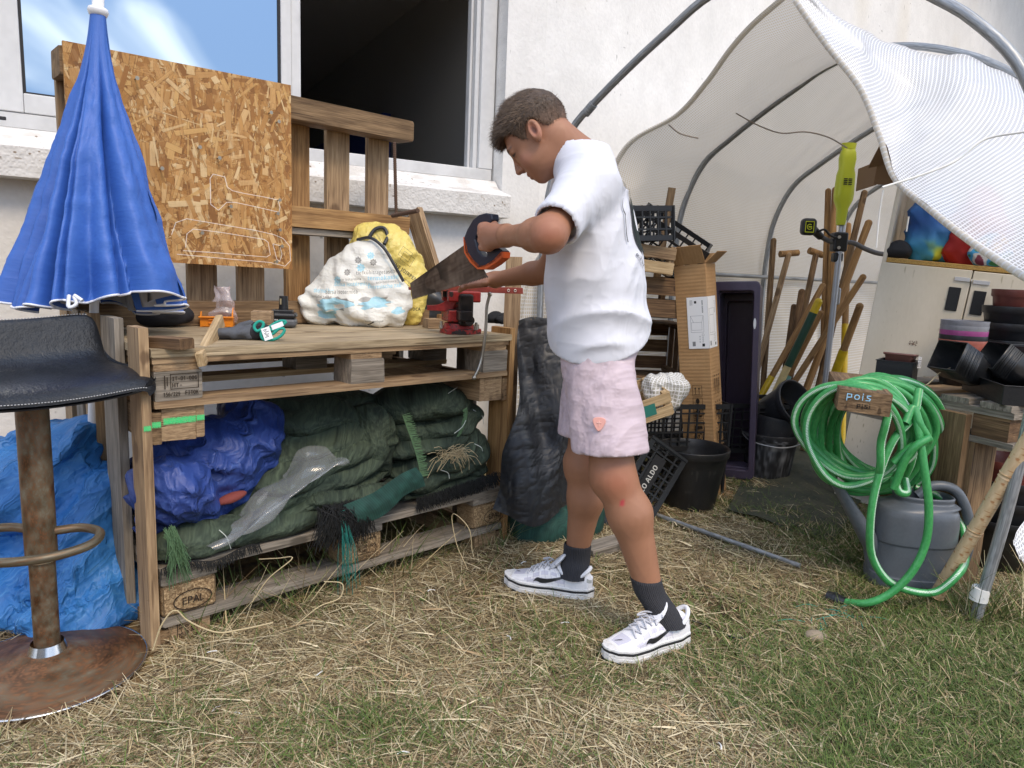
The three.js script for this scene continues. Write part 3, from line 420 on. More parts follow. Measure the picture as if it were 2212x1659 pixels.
{ const c = place(latticeCrate(.40, .19, .30, M.black), 'plastic_crate', 'black produce crate with white lettering leaning beside the big flower pot', 'crate', at(1398, 1080, 2.97), [-.25, .25, 1.02], 'black plastic crates');
  const m = stampMat(512, 96, (x, w, h) => { x.fillStyle = '#1d1e20'; x.fillRect(0, 0, w, h); x.fillStyle = '#b9b9b4'; x.font = 'bold 52px sans-serif'; x.textAlign = 'center'; x.fillText('CAVALLO ALDO', w / 2, 66); }); mesh('label', new THREE.PlaneGeometry(.30, .055).translate(0, .11, .156), m, c); }
place(latticeCrate(.42, .22, .30, M.blackMatt), 'plastic_crate', 'dark crate standing under the white mesh sack', 'crate', at(1440, 1055, 3.35), [0, .2, 0], 'black plastic crates');
place(latticeCrate(.42, .22, .30, M.blackMatt), 'plastic_crate', 'dark crate stacked between the mesh sack and the lower crate', 'crate', at(1440, 1055, 3.35).add(V(.01, .225, -.01)), [0, .25, 0], 'black plastic crates');
place(latticeCrate(.34, .26, .3, M.blackMatt), 'plastic_crate', 'dark crate tucked between cardboard box and purple tub', 'crate', at(1600, 1010, 3.75), [0, .1, 0], 'black plastic crates').translateY(.12);
// white mesh sack
{ const g = new THREE.SphereGeometry(1, 60, 44); const p = g.attributes.position; for (let i = 0; i < p.count; i++) { let x = p.getX(i), y = p.getY(i), z = p.getZ(i); const k = y > 0 ? 1 : .8 + .2 * (1 + y); x *= .088 * k; z *= .06 * k; y = y > 0 ? y * .05 : y * .125; p.setXYZ(i, x, y, z); } displace(g, (x, y, z) => (ridge(x * 14, y * 9, z * 14, 3) - .6) * .055); const uv = g.attributes.uv; for (let i = 0; i < uv.count; i++) uv.setXY(i, uv.getX(i) * .5, uv.getY(i) * .3);
  const c = at(1437, 835, 3.02); g.translate(c.x, c.y, c.z); solo('mesh_sack', g, mat({ map: filmTex([.72, .71, .66], .85), transparent: true, roughness: .5, side: DS }), 'crumpled white mesh sack hanging between boy and cardboard box', 'sack'); }
// tall cardboard carton
{
  const base = gr(1549, 1076), b = thing('cardboard_box', 'tall narrow cardboard carton with open flaps and a white drawing label', 'box', base, 0), W = .150, D = .125, H = 1.085;
  const kraft = dtex(256, 256, (x, y) => { const a = tn(x * 6, y * 6, 6, 6, 1), f = tn(x * 180, y * 20, 180, 20, 2), s = tn(x * 60, y * 60, 60, 60, 3), l = .5 + .5 * Math.sin(x * 256 * .9); return mix3(hex('#a37c50'), hex('#bd9668'), clamp(.5 + (a - .5) * .5 + (f - .5) * .35 + (s - .5) * .2 + l * .05)); }, 2.5, 2.5);
  const km = mat({ map: kraft, roughness: .85, bumpMap: gtex(128, 8, (x) => .5 + .5 * Math.sin(x * Math.PI * 2 * 24), 2.5, 2.5), bumpScale: .0008 });
  const inner = grp('carton', b); inner.rotation.order = 'YXZ'; inner.rotation.y = -.62; inner.rotation.z = .0;
  b.rotation.z = .125; b.rotation.x = -.03;
  const wallg = (x, z, X, Z) => boxUV(rbox(X, H, Z, .0025, 1).translate(x, H / 2, z), 1, 2);
  // near vertical corner at the origin: faces run back along -x (left face) and -z
  mesh('side_panel', wallg(-W / 2, -.002, W, .004), km, inner); mesh('side_panel', wallg(-.002, -D / 2, .004, D - .0085), km, inner); mesh('side_panel', wallg(-W / 2, -D + .002, W, .004), km, inner); mesh('side_panel', wallg(-W + .002, -D / 2, .004, D - .0085), km, inner);
  const flap = (L, w) => boxUV(rbox(L, w, .004, .002, 1).translate(0, w / 2, 0), 0, 4);
  let f = flap(W, .095); f.rotateX(.55); mesh('flap', f.translate(-W / 2, H + .002, -.002), km, inner); f = flap(W, .085); f.rotateX(-1.0); mesh('flap', f.translate(-W / 2, H + .002, -D), km, inner);
  f = flap(D * .98, .075); f.rotateX(.9); f.rotateY(Math.PI / 2); mesh('flap', f.translate(.0, H + .002, -D / 2), km, inner); f = flap(D * .98, .07); f.rotateX(-.8); f.rotateY(Math.PI / 2); mesh('flap', f.translate(-W, H + .002, -D / 2), km, inner);
  f = flap(D * .95, .11); f.rotateX(1.75); f.rotateY(Math.PI / 2); mesh('flap', f.translate(.004, .006, -D / 2), km, inner);
  // print
  const pr = (w, h, W2, H2, draw) => [new THREE.PlaneGeometry(w, h), stampMat(W2, H2, draw)];
  let [pg, pm] = pr(.052, .27, 130, 660, (c) => { c.strokeStyle = c.fillStyle = 'rgba(40,28,16,.9)'; c.lineWidth = 4; const B = (y, h, fn) => { c.strokeRect(8, y, 112, h); c.save(); c.translate(64, y + h / 2); c.rotate(-Math.PI / 2); fn(); c.restore(); };
    B(10, 120, () => { c.lineWidth = 5; for (const x of [-22, 22]) { c.beginPath(); c.moveTo(-x * 0 - 38, x); c.lineTo(34, x); c.lineTo(20, x - 10); c.moveTo(34, x); c.lineTo(20, x + 10); c.stroke(); } c.fillRect(-46, -40, 4, 80); });
    B(150, 110, () => { c.beginPath(); c.ellipse(18, 0, 30, 22, 0, 0, 7); c.fill(); c.fillRect(-36, -3, 40, 6); c.fillRect(-40, -18, 6, 36); });
    B(280, 110, () => { c.font = 'bold 44px sans-serif'; c.fillText('8', -38, 42); for (let i = 0; i < 4; i++) c.fillRect(-38 + 0, -44 + i * 18, 76, 8); });
    B(410, 110, () => { c.fillRect(-44, -46, 34, 88); c.fillRect(2, -40, 12, 30); c.fillRect(20, -20, 22, 50); });
    c.save(); c.translate(64, 590); c.beginPath(); c.arc(0, 0, 34, 0, 7); c.stroke(); c.beginPath(); c.arc(-6, -8, 8, 0, 7); c.fill(); c.fillRect(-8, 0, 8, 22); c.restore(); });
  mesh('print', pg.translate(-.067, .40, .0032), pm, inner);
  [pg, pm] = pr(.085, .50, 170, 1000, (c) => { c.fillStyle = 'rgba(60,42,24,.75)'; for (let k = 0; k < 3; k++) for (let j = 0; j < 4; j++) { const y0 = 30 + j * 245; c.fillRect(20 + k * 52, y0, 14, 12); for (let q = 0; q < 3; q++) c.fillRect(16 + k * 52 + q * 9, y0 + 30, 3.2, 90 + ((k * 7 + j * 5 + q * 3) % 5) * 18); } });
  pg.rotateY(Math.PI / 2); mesh('print', pg.translate(.0032, .34, -D / 2), pm, inner);
  const lab = ctex(420, 470, (c, w, h) => { c.fillStyle = '#f2f1ee'; c.fillRect(0, 0, w, h); c.strokeStyle = '#777'; c.fillStyle = '#222'; c.lineWidth = 2; const bx = (x, y, W, H) => { c.strokeRect(x, y, W, H); c.strokeRect(x + 8, y + 60, W * .8, H - 80); c.beginPath(); c.moveTo(x, y); c.lineTo(x + 30, y + 60); c.moveTo(x + W, y); c.lineTo(x + W * .8 + 8, y + 60); c.stroke(); }; bx(30, 170, 130, 150); bx(235, 110, 130, 240); c.fillRect(75, 35, 22, 22); c.save(); c.translate(150, 30); c.rotate(Math.PI / 2); c.font = 'bold 16px sans-serif'; c.fillText('NIMO GARDEN', 0, 0); c.translate(0, -230); c.fillText('NIMO GARDEN', 10, 0); c.restore(); c.font = '11px sans-serif'; for (let i = 0; i < 6; i++) c.fillRect(28, 28 + i * 8, 30, 2); for (const X of [40, 235]) for (let i = 0; i < 10; i++) c.fillRect(X + i * 3, 405, i % 3 ? 1.5 : 2.5, 42); for (const X of [150, 375]) { c.beginPath(); c.arc(X, 345, 11, 0, 7); c.stroke(); c.fillRect(X - 12, 425, 26, 26); for (let i = 0; i < 3; i++) { c.beginPath(); c.arc(X - 2, 370 + i * 18, 6, 0, 7); c.stroke(); c.beginPath(); c.arc(X - 32, 360 + i * 24, 6, 0, 7); c.stroke(); } } });
  const lm = mat({ map: lab, roughness: .5 }), half = (x0, x1, w) => { const g = new THREE.PlaneGeometry(w, .235); const uv = g.attributes.uv; for (let i = 0; i < 4; i++) uv.setX(i, mix(x0, x1, uv.getX(i))); return g; };
  mesh('shipping_label', half(0, .5, .098).translate(-.047, .82, .0026), lm, inner, 'white label with line drawings wrapped round the corner'); const h2 = half(.5, 1, .098); h2.rotateY(Math.PI / 2); mesh('shipping_label', h2.translate(.0026, .82, -.047), lm, inner);
}
// flower pots and buckets
const potGeo = (rb, rt, h, lip, t = .004) => lathe([[0, .003], [rb - .01, 0], [rb, .006], [mix(rb, rt, .72), h * .72], [mix(rb, rt, .74) + .003, h * .74], [rt, h - lip], [rt + .006, h - lip + .002], [rt + .008, h - .004], [rt + .004, h], [rt - t, h - .004], [rt - t - .004, h - lip], [rb - t, .02], [0, .016]], 56);
{ const p = gr(1487, 1092); solo('flower_pot', potGeo(.112, .152, .275, .035), M.black, 'large empty black flower pot standing before the tall carton', 'pot').position.copy(p); }
{
  const dirty = mat({ map: dtex(256, 256, (x, y) => { const a = tn(x * 10, y * 6, 10, 6, 1), b = tn(x * 34, y * 30, 34, 30, 2), c = tn(x * 90, y * 70, 90, 70, 3); return mix3([.11, .11, .115], [.52, .53, .54], clamp((a * .45 + b * .35 + c * .3 - .5) * 2.6, 0, .85)); }), roughness: .7 });
  const k = thing('mortar_bucket', 'black builder bucket smeared with grey mortar, wire handle folded down', 'bucket', gr(1655, 1028)); mesh('tub', lathe([[0, .004], [.108, 0], [.112, .006], [.135, .20], [.142, .205], [.146, .235], [.141, .24], [.134, .235], [.13, .2], [.106, .014], [0, .012]], 48), dirty, k);
  mesh('handle', tube([V(-.146, .225, 0), V(-.13, .205, .09), V(0, .19, .158), V(.13, .205, .09), V(.146, .225, 0)], .0035, 30, 6), M.galv, k);
  const k2 = thing('bucket', 'black bucket set tilted inside the mortar bucket', 'bucket', gr(1655, 1028).add(V(.0, .085, -.01)), .2); k2.rotation.z = -.14; mesh('tub', lathe([[0, .004], [.085, 0], [.09, .006], [.122, .21], [.128, .232], [.123, .235], [.118, .21], [.085, .014], [0, .012]], 40), M.dark, k2); mesh('lug', rbox(.02, .04, .012, .004).translate(-.125, .225, 0), M.dark, k2);
  const k3 = thing('flower_pot', 'black pot lying on its side on the nested buckets', 'pot', at(1692, 880, 3.62), 0); k3.rotation.set(1.15, .3, -.5); mesh('pot', potGeo(.085, .115, .19, .03).translate(0, -.1, 0), M.dark, k3); mesh('soil', T(new THREE.CircleGeometry(.09, 24), 0, -.03, 0, -Math.PI / 2), mat({ color: [.05, .035, .022], roughness: 1 }), k3);
}
// purple tub on end
{
  const m = plastic('#504759', .42), d = plastic('#332838', .4), b = thing('plastic_tub', 'purple plastic tub standing on end behind the carton', 'tub', at(1603, 1012, 3.62), -.25); b.rotation.z = .055;
  b.position.y = .02;
  const ring = (w, h, x, y, dp, t, z) => { const s = new THREE.Shape(); const R = (S, a, c, e, f, r) => { S.moveTo(a + r, c); S.lineTo(e - r, c); S.quadraticCurveTo(e, c, e, c + r); S.lineTo(e, f - r); S.quadraticCurveTo(e, f, e - r, f); S.lineTo(a + r, f); S.quadraticCurveTo(a, f, a, f - r); S.lineTo(a, c + r); S.quadraticCurveTo(a, c, a + r, c); }; R(s, x, y, x + w, y + h, .035); const q = new THREE.Path(); R(q, x + t, y + t, x + w - t, y + h - t, .03); s.holes.push(q); return new THREE.ExtrudeGeometry(s, { depth: dp, bevelEnabled: true, bevelSize: .006, bevelThickness: .006, bevelSegments: 3 }).translate(0, 0, z); };
  b.scale.set(.62, 1, 1); b.rotation.y = -.45; mesh('rim', ring(.36, .98, -.24, 0, .02, .035, .12), m, b); mesh('wall', ring(.33, .95, -.225, .015, .14, .03, -.03), m, b); mesh('step', ring(.28, .86, -.20, .06, .05, .03, -.07), d, b); mesh('base', rbox(.30, .9, .01, .005).translate(-.06, .5, -.07), d, b);
  mesh('sticker', T(new THREE.CircleGeometry(.018, 20), .0, 0, 0).scale(.6, 1.5, 1).translate(.093, .78, .148), mat({ color: [.8, .8, .78], roughness: .5 }), b);
}
// dark ground sheet inside the tunnel
solo('ground_sheet', patch([[[1570, 1105, 0], [1640, 1125, 0], [1720, 1150, 0], [1800, 1170, 0]], [[1600, 1040, 0], [1680, 1050, 0], [1770, 1070, 0], [1860, 1080, 0]], [[1590, 960, 0], [1700, 950, 0], [1800, 950, 0], [1900, 960, 0]], [[1580, 880, 0], [1720, 870, 0], [1850, 870, 0], [1980, 880, 0]]], 60, 60, (a, b) => gr(a, b, .012), (x, y, z) => (ridge(x * 4, y, z * 5, 3) - .5) * .035), mat({ map: dtex(128, 128, (x, y) => { const a = tn(x * 6, y * 6, 6, 6, 1), b = tn(x * 60, y * 60, 60, 60, 2); return mix3([.20, .22, .17], [.36, .34, .27], clamp(a * .6 + b * .5 - .2)); }, 2, 2), roughness: .9, side: DS }), 'dark green ground sheet spread inside the tunnel', 'tarpaulin');
solo('steel_pipe', rod(gr(1418, 1112, .02), gr(1728, 1222, .02), .009), M.galv, 'thin steel pipe lying in the grass behind the boy', 'pipe');

solo('wooden_stake', T(plank(.035, .5, .012), ...at(1446, 405, 3.55).add(V(-.012, -.25, 0)).toArray(), 0, 0, -.1), M.woodOld, 'brown wooden stake standing behind the topmost crate', 'stake');
solo('black_wire', tube([gr(1478, 1340, .01), gr(1510, 1345, .012), gr(1545, 1362, .01), gr(1590, 1378, .012), gr(1622, 1376, .006)], .003, 30, 6), M.black, 'thin black wire lying on the grass by the boy\u2019s heel', 'wire');
{ const r = RNG(41), l = []; for (let i = 0; i < 16; i++) { const p = gr(1735 + r() * 130, 1310 + r() * 50, .012), a = r() * 6.28, L = .05 + r() * .1; l.push(tube([p, p.clone().add(V(Math.cos(a) * L * .5, .008 * r(), Math.sin(a) * L * .4 + .02 * (r() - .5))), p.clone().add(V(Math.cos(a) * L, .0, Math.sin(a) * L * .7))], .0013, 10, 4)); } solo('green_twine', merge(l), mat({ color: [.03, .27, .2], roughness: .8 }), 'tangle of thin turquoise twine on the grass below the hose end', 'twine'); }
// ---------------------------------------------------------------- garden tools leaning in the tunnel
{
  const paint = (c, r = .4) => plastic(c, r);
  const yel = paint('#d9b81f'), grn = paint('#1f4a3a'), cream = paint('#d8c48e'), teal = paint('#7fc0bd'), steel = mat({ color: [.25, .24, .23], metalness: .7, roughness: .5 });
  const G = 'long-handled tools in the tunnel', D = 4.2;
  // top px, lower px on the same line, depth of the top, radius, label, colour bands [from,to,mat] along the length, grip
  const tool = (name, label, tx, ty, lx, ly, dt, r, bands, grip) => {
    const gy = 972 + (pseed * 7 % 20), gx = lx + (lx - tx) / (ly - ty) * (gy - ly), A = at(tx, ty, dt), B = gr(gx, gy, .02), o = thing(name, label, 'tool', V(0, 0, 0), 0, G);
    for (const [f, t, m, k = 1] of bands) mesh(m === steel ? 'blade' : 'handle', (() => { const g = rod(A.clone().lerp(B, f), A.clone().lerp(B, t), r * k, r * k, 14); const u = g.attributes.uv; for (let i = 0; i < u.count; i++) u.setXY(i, u.getY(i) * (t - f) * 1.5, u.getX(i) * .12); return g; })(), m, o);
    if (f0(bands)) { const s = new THREE.Mesh(new THREE.SphereGeometry(r, 12, 8)); mesh('handle_end', T(new THREE.SphereGeometry(r, 14, 10), A.x, A.y, A.z), bands[0][2], o); }
    if (grip) mesh('grip', rod(at(...grip[0]), at(...grip[1]), r * 1.15, r * 1.1, 12), M.woodHandle, o);
    return o;
  };
  const f0 = () => true, W = M.woodHandle, Wd = M.woodOld, Wt = M.woodTan;
  tool('garden_hoe', 'thin wooden handle standing alone beside the purple tub', 1671, 520, 1655, 740, 4.3, .017, [[0, .97, Wd], [.97, 1, steel, 1.3]]);
  tool('spade', 'spade with a pale wooden T-shaped grip beside the purple tub', 1703, 551, 1638, 790, 4.25, .017, [[0, .8, Wt], [.8, 1, steel, 1.5]], [[1685, 549, 4.25], [1724, 546, 4.28]]);
  tool('rake', 'left one of two tall straight wooden handles tied together', 1789, 413, 1775, 845, 4.5, .018, [[0, 1, W]]); tool('rake', 'right one of two tall straight wooden handles tied together', 1804, 410, 1782, 845, 4.45, .0185, [[0, 1, W]]);
  tool('shovel', 'dark wooden handle with a worn tip leaning right behind the trimmer', 1867, 417, 1795, 720, 4.4, .019, [[0, 1, Wd]]); tool('shovel', 'thick reddish wooden handle leaning beside the white cabinet', 1876, 482, 1813, 650, 4.25, .021, [[0, 1, W]]);
  tool('hoe', 'wooden handle with a yellow lower half behind the trimmer shaft', 1832, 487, 1823, 790, 4.6, .019, [[0, .45, W], [.45, 1, yel, 1.1]]);
  tool('pitchfork', 'wooden handle with a green ferrule slanting low across the other tools', 1864, 599, 1714, 828, 4.0, .018, [[0, .86, W], [.86, 1, grn, 1.2]]);
  tool('spade', 'yellow painted handle with lettering and a dark ferrule by the white cabinet', 1857, 662, 1792, 838, 3.85, .02, [[0, .28, W], [.28, .72, yel, 1.2], [.72, 1, grn, 1.25]]);
  tool('lopper', 'cream handle worn white with a dark green and yellow grip end', 1768, 652, 1683, 831, 4.0, .021, [[0, .07, yel, 1.05], [.07, .42, grn, 1.05], [.42, 1, cream]]);
  tool('hoe', 'wooden handle with a yellow painted lower end by the nested buckets', 1777, 618, 1659, 828, 4.2, .018, [[0, .55, W], [.55, 1, yel, 1.1]]);
  tool('brush', 'thin handle with a pale turquoise lower half', 1773, 676, 1707, 807, 4.1, .016, [[0, .45, W], [.45, 1, teal]]);
  tool('spade', 'spade with a dark knotty T-shaped grip behind the two tied handles', 1762, 552, 1735, 680, 4.6, .019, [[0, 1, Wd]], [[1748, 541, 4.6], [1777, 551, 4.62]]);
  tool('mattock', 'short grey weathered handle among the tools', 1732, 631, 1702, 820, 4.45, .021, [[0, 1, M.woodDark]]); tool('mattock', 'short rough brown handle with a blunt top', 1715, 663, 1692, 830, 4.5, .019, [[0, 1, M.woodDark]]);
  // grass trimmer with handlebar
  const t = thing('grass_trimmer', 'lime yellow pole grass trimmer with grey handlebar, standing head up', 'trimmer'), d = 3.8, lime = mat({ color: [.52, .58, .03], roughness: .42 }), gun = mat({ color: [.16, .16, .165], metalness: .5, roughness: .45 }), alu = mat({ color: [.42, .43, .45], metalness: .6, roughness: .4 });
  const P = (x, y, dd = d) => at(x, y, dd), A = P(1824, 440), B = gr(1764, 1000, .05);
  mesh('shaft', rod(A, B, .0155), alu, t); mesh('shaft_collar', rod(P(1823, 448), P(1822, 470), .021), M.black, t); mesh('lock_knob', rbox(.04, .09, .03, .01).translate(...P(1806, 640).toArray()), alu, t);
  { const axis = B.clone().sub(A).normalize(), q = new THREE.Quaternion().setFromUnitVectors(V(0, -1, 0), axis), sec = [[0, .030, .020], [.02, .037, .026], [.05, .041, .028], [.10, .036, .028], [.13, .044, .030], [.23, .047, .032], [.26, .044, .03], [.30, .027, .024], [.37, .022, .020], [.385, .019, .018]];
    const g = surf(32, sec.length - 1, (u, v) => { const [y, a, b] = sec[Math.round(v * (sec.length - 1))], th = u * Math.PI * 2, c = Math.cos(th), s = Math.sin(th), k = Math.pow(Math.pow(Math.abs(c), 3.5) + Math.pow(Math.abs(s), 3.5), -1 / 3.5); return V(c * k * a, -y, s * k * b); }, true); const top = P(1833, 322); g.applyQuaternion(q); g.translate(top.x, top.y, top.z);
    const h = mesh('motor_head', g, lime, t); for (let i = 0; i < 4; i++) for (const x of [-.012, .012]) { const v = new THREE.BoxGeometry(.018, .004, .004).translate(x, -.155 - i * .009, .0325); v.applyQuaternion(q); mesh('vent', v.translate(top.x, top.y, top.z), M.rubber, h); }
    const cg = new THREE.CylinderGeometry(.038, .034, .03, 20).scale(1, 1, .7).translate(0, .012, 0); cg.applyQuaternion(q); mesh('motor_cap', cg.translate(top.x, top.y, top.z), lime, t); }
  mesh('handlebar', tube([P(1762, 500, 3.75), P(1776, 513), P(1795, 522), P(1812, 524), P(1840, 524), P(1870, 538), P(1900, 548), P(1930, 548), P(1955, 532, 3.72), P(1972, 518, 3.66)], .0125, 60, 10), gun, t);
  mesh('grip', rod(P(1957, 531, 3.72), P(1985, 504, 3.62), .021, .019, 14), M.black, t); mesh('grip', rod(P(1744, 484, 3.7), P(1772, 511, 3.77), .024, .019, 14), M.black, t);
  mesh('throttle', rbox(.075, .085, .06, .022, 4).translate(...P(1746, 490, 3.7).toArray()), M.dark, t); mesh('badge', T(new THREE.PlaneGeometry(.05, .06), ...P(1749, 490, 3.655).toArray()), stampMat(96, 116, (c, w, h) => { c.fillStyle = '#151515'; c.fillRect(0, 0, w, h); c.strokeStyle = '#c6cf2a'; c.lineWidth = 7; c.strokeRect(8, 8, 80, 100); c.beginPath(); c.arc(48, 58, 24, .4, 5.4); c.stroke(); c.fillStyle = '#c6cf2a'; c.fillRect(36, 52, 34, 12); }), t);
  mesh('clamp_block', rbox(.075, .10, .06, .012).translate(...P(1812, 523).toArray()), M.black, t); mesh('clamp_block', rbox(.05, .05, .05, .012).translate(...P(1808, 556).toArray()), M.black, t);
  const bolt = mat({ color: [.7, .7, .7], metalness: .8, roughness: .3 }); for (const [x, y] of [[1813, 512], [1812, 535]]) mesh('bolt', T(new THREE.CylinderGeometry(.008, .008, .006, 12), 0, 0, 0, Math.PI / 2).translate(...P(x, y, d - .04).toArray()), bolt, t);
  mesh('cable', tube([P(1768, 500, 3.72), P(1780, 496, 3.72), P(1793, 508, 3.74), P(1806, 513, 3.76)], .006, 20, 6), M.black, t);
  const sg = rod(P(1822, 476), P(1818, 506), .0165, .0165, 16); mesh('sticker', sg, mat({ map: ctex(64, 64, (c) => { c.fillStyle = '#f0f0ee'; c.fillRect(0, 0, 64, 64); c.fillStyle = '#222'; for (let i = 0; i < 5; i++) { c.beginPath(); c.arc(16 + (i % 2) * 30, 8 + i * 12, 5, 0, 7); c.fill(); } }), roughness: .5 }), t);
}
// ---------------------------------------------------------------- cream cupboard
const cream = mat({ map: dtex(256, 256, (x, y) => { const a = tn(x * 5, y * 5, 5, 5, 1), b = tn(x * 60, y * 60, 60, 60, 2), s = sstep(.86, .95, tn(x * 50, y * 40, 50, 40, 3)) * sstep(.6, .8, tn(x * 4, y * 4, 4, 4, 4)); const v = (a - .5) * .04 + (b - .5) * .015 - s * .18; return [.87 + v, .835 + v, .755 + v * 1.2]; }), roughness: .55 });
const chipEdge = mat({ map: dtex(128, 64, (x, y) => mix3(hex('#8a6a35'), hex('#d3b06a'), tn(x * 60, y * 30, 60, 30, 4)), 4, 1), roughness: .95 });
{
  const p = at(1885, 553, 3.3), o = thing('cupboard', 'cream two-door office cupboard with black recessed handles and an open top shelf', 'cupboard', V(p.x - .075, 0, p.z + .04), -32 * Math.PI / 180); o.rotation.order = 'YXZ'; o.rotation.z = -.078;
  const H = p.y, W = .72, D = .42, B = (n, x0, x1, y0, y1, z0, z1, m = cream, par = o) => mesh(n, rbox(x1 - x0, y1 - y0, z1 - z0, .003, 1).translate((x0 + x1) / 2, (y0 + y1) / 2, (z0 + z1) / 2), m, par);
  B('side_panel', 0, .018, .0, H + .62, -D, -.02); B('side_panel', W - .018, W, 0, H + .62, -D, -.02); B('back_panel', .018, W - .018, 0, H + .62, -D, -D + .008); B('base', .018, W - .018, 0, .06, -D + .009, -.022); B('shelf', .0185, W - .0185, H - .022, H - .002, -D + .01, -.006, chipEdge);
  const dl = B('door', .002, .349, .06, H - .024, -.018, 0), dr = B('door', .353, W, .06, H - .026, -.018, 0);
  mesh('handle', merge([rbox(.045, .10, .006, .004).translate(.300, H - .15, .0015)]), M.black, dl); mesh('handle', rbox(.045, .10, .006, .004).translate(.392, H - .155, .0015), M.black, dr); mesh('lock', T(new THREE.CylinderGeometry(.010, .010, .006, 18), .372, H - .28, .002, Math.PI / 2), mat({ color: [.5, .48, .42], metalness: .9, roughness: .3 }), dr);
  const hasp = mat({ color: [.72, .72, .72], metalness: .7, roughness: .4 }); mesh('hasp', merge([rbox(.055, .017, .003, .001).translate(.318, H - .064, .003), rbox(.06, .017, .003, .001).translate(.388, H - .070, .003), T(new THREE.TorusGeometry(.006, .002, 6, 12), .352, H - .067, .006, 0, Math.PI / 2)]), hasp, dl);
  mesh('stain', new THREE.PlaneGeometry(.05, .035).translate(.19, H - .36, .0015), stampMat(64, 48, (c) => { c.strokeStyle = 'rgba(120,70,40,.55)'; for (let i = 0; i < 14; i++) { c.beginPath(); c.arc(14 + i * 2.7, 24 + Math.sin(i * 9) * 10, 3 + i % 4, i, i + 2.5); c.stroke(); } }), dl);
  // things on the shelf, in world space
  const L = (x, y, z) => o.localToWorld(V(x, y, z)); o.updateMatrixWorld(true);
  const bag = (name, label, x, z, rx, ry, rz, tex, seed, y0 = H) => { const g = new THREE.SphereGeometry(1, 56, 40), p = g.attributes.position; for (let i = 0; i < p.count; i++) { let x = p.getX(i), y = p.getY(i), z = p.getZ(i); const k = 1 - .25 * Math.max(0, y); p.setXYZ(i, x * rx * k, Math.max(-.75, y) * ry, z * rz * k); } displace(g, (x, y, z) => (ridge(x * 9 + seed, y * 9, z * 9, 3) - .62) * .06 * Math.min(1, ry * 6)); const c = L(x, y0 + ry * .75, z); g.translate(c.x, c.y, c.z); return solo(name, g, tex, label, 'bag'); };
  const clothTex = (f) => mat({ map: dtex(128, 128, f), roughness: .6, side: DS });
  const bl = bag('shopping_bag', 'blue and turquoise shopping bag with strap on the cupboard shelf', .16, -.15, .10, .20, .09, clothTex((x, y) => { const a = tn(x * 5, y * 6, 5, 6, 2), b = tn(x * 12, y * 12, 12, 12, 3); let c = mix3(hex('#2a4f9a'), hex('#3f7fc4'), a); c = mix3(c, hex('#4aa9c2'), sstep(.55, .3, y) * .8); return mix3(c, hex('#c9cf3f'), sstep(.72, .8, b) * sstep(.42, .3, y)); }), 1);
  mesh('strap', tube([V(-.03, .10, .07), V(-.02, .19, .075), V(.03, .20, .07), V(.05, .13, .075)].map(v => v.add(L(.17, H + .13, -.12))), .008, 24, 6), mat({ color: [.03, .06, .16], roughness: .7 }), bl);
  bag('shopping_bag', 'bright red crumpled bag slumped on the cupboard shelf', .33, -.15, .13, .185, .10, clothTex((x, y) => mix3(hex('#8e1418'), hex('#c8352a'), tn(x * 6, y * 6, 6, 6, 4))), 7);
  bag('cloth_bundle', 'multicoloured cloth bundle in front of the red bag', .40, -.055, .10, .075, .05, clothTex((x, y) => { const k = Math.floor(tn(x * 9, y * 7, 9, 7, 8) * 6); return hex(['#c98a2f', '#2f7a4b', '#3f97c9', '#c9c7c2', '#7a3344', '#d2a13a'][clamp(k, 0, 5)]); }), 13);
  bag('black_pouch', 'rolled black pouch at the left end of the cupboard shelf', .055, -.06, .055, .045, .05, mat({ color: [.016, .016, .018], roughness: .8 }), 21);
  const kb = mat({ color: [.23, .14, .075], roughness: .9, side: DS }), cb = thing('cardboard_flap', 'brown cardboard box with open flaps above the cupboard', 'box', at(1895, 350, 3.45), -.3); mesh('box_side', T(rbox(.30, .11, .006, .002, 1), .14, -.05, 0, .2, .2, 0), kb, cb); mesh('flap', T(rbox(.22, .12, .005, .002, 1), .06, .03, .05, .9, .5, .25), kb, cb); mesh('box_side', T(rbox(.006, .11, .25, .002, 1), -.02, -.05, -.12, 0, .2, 0), kb, cb);
}
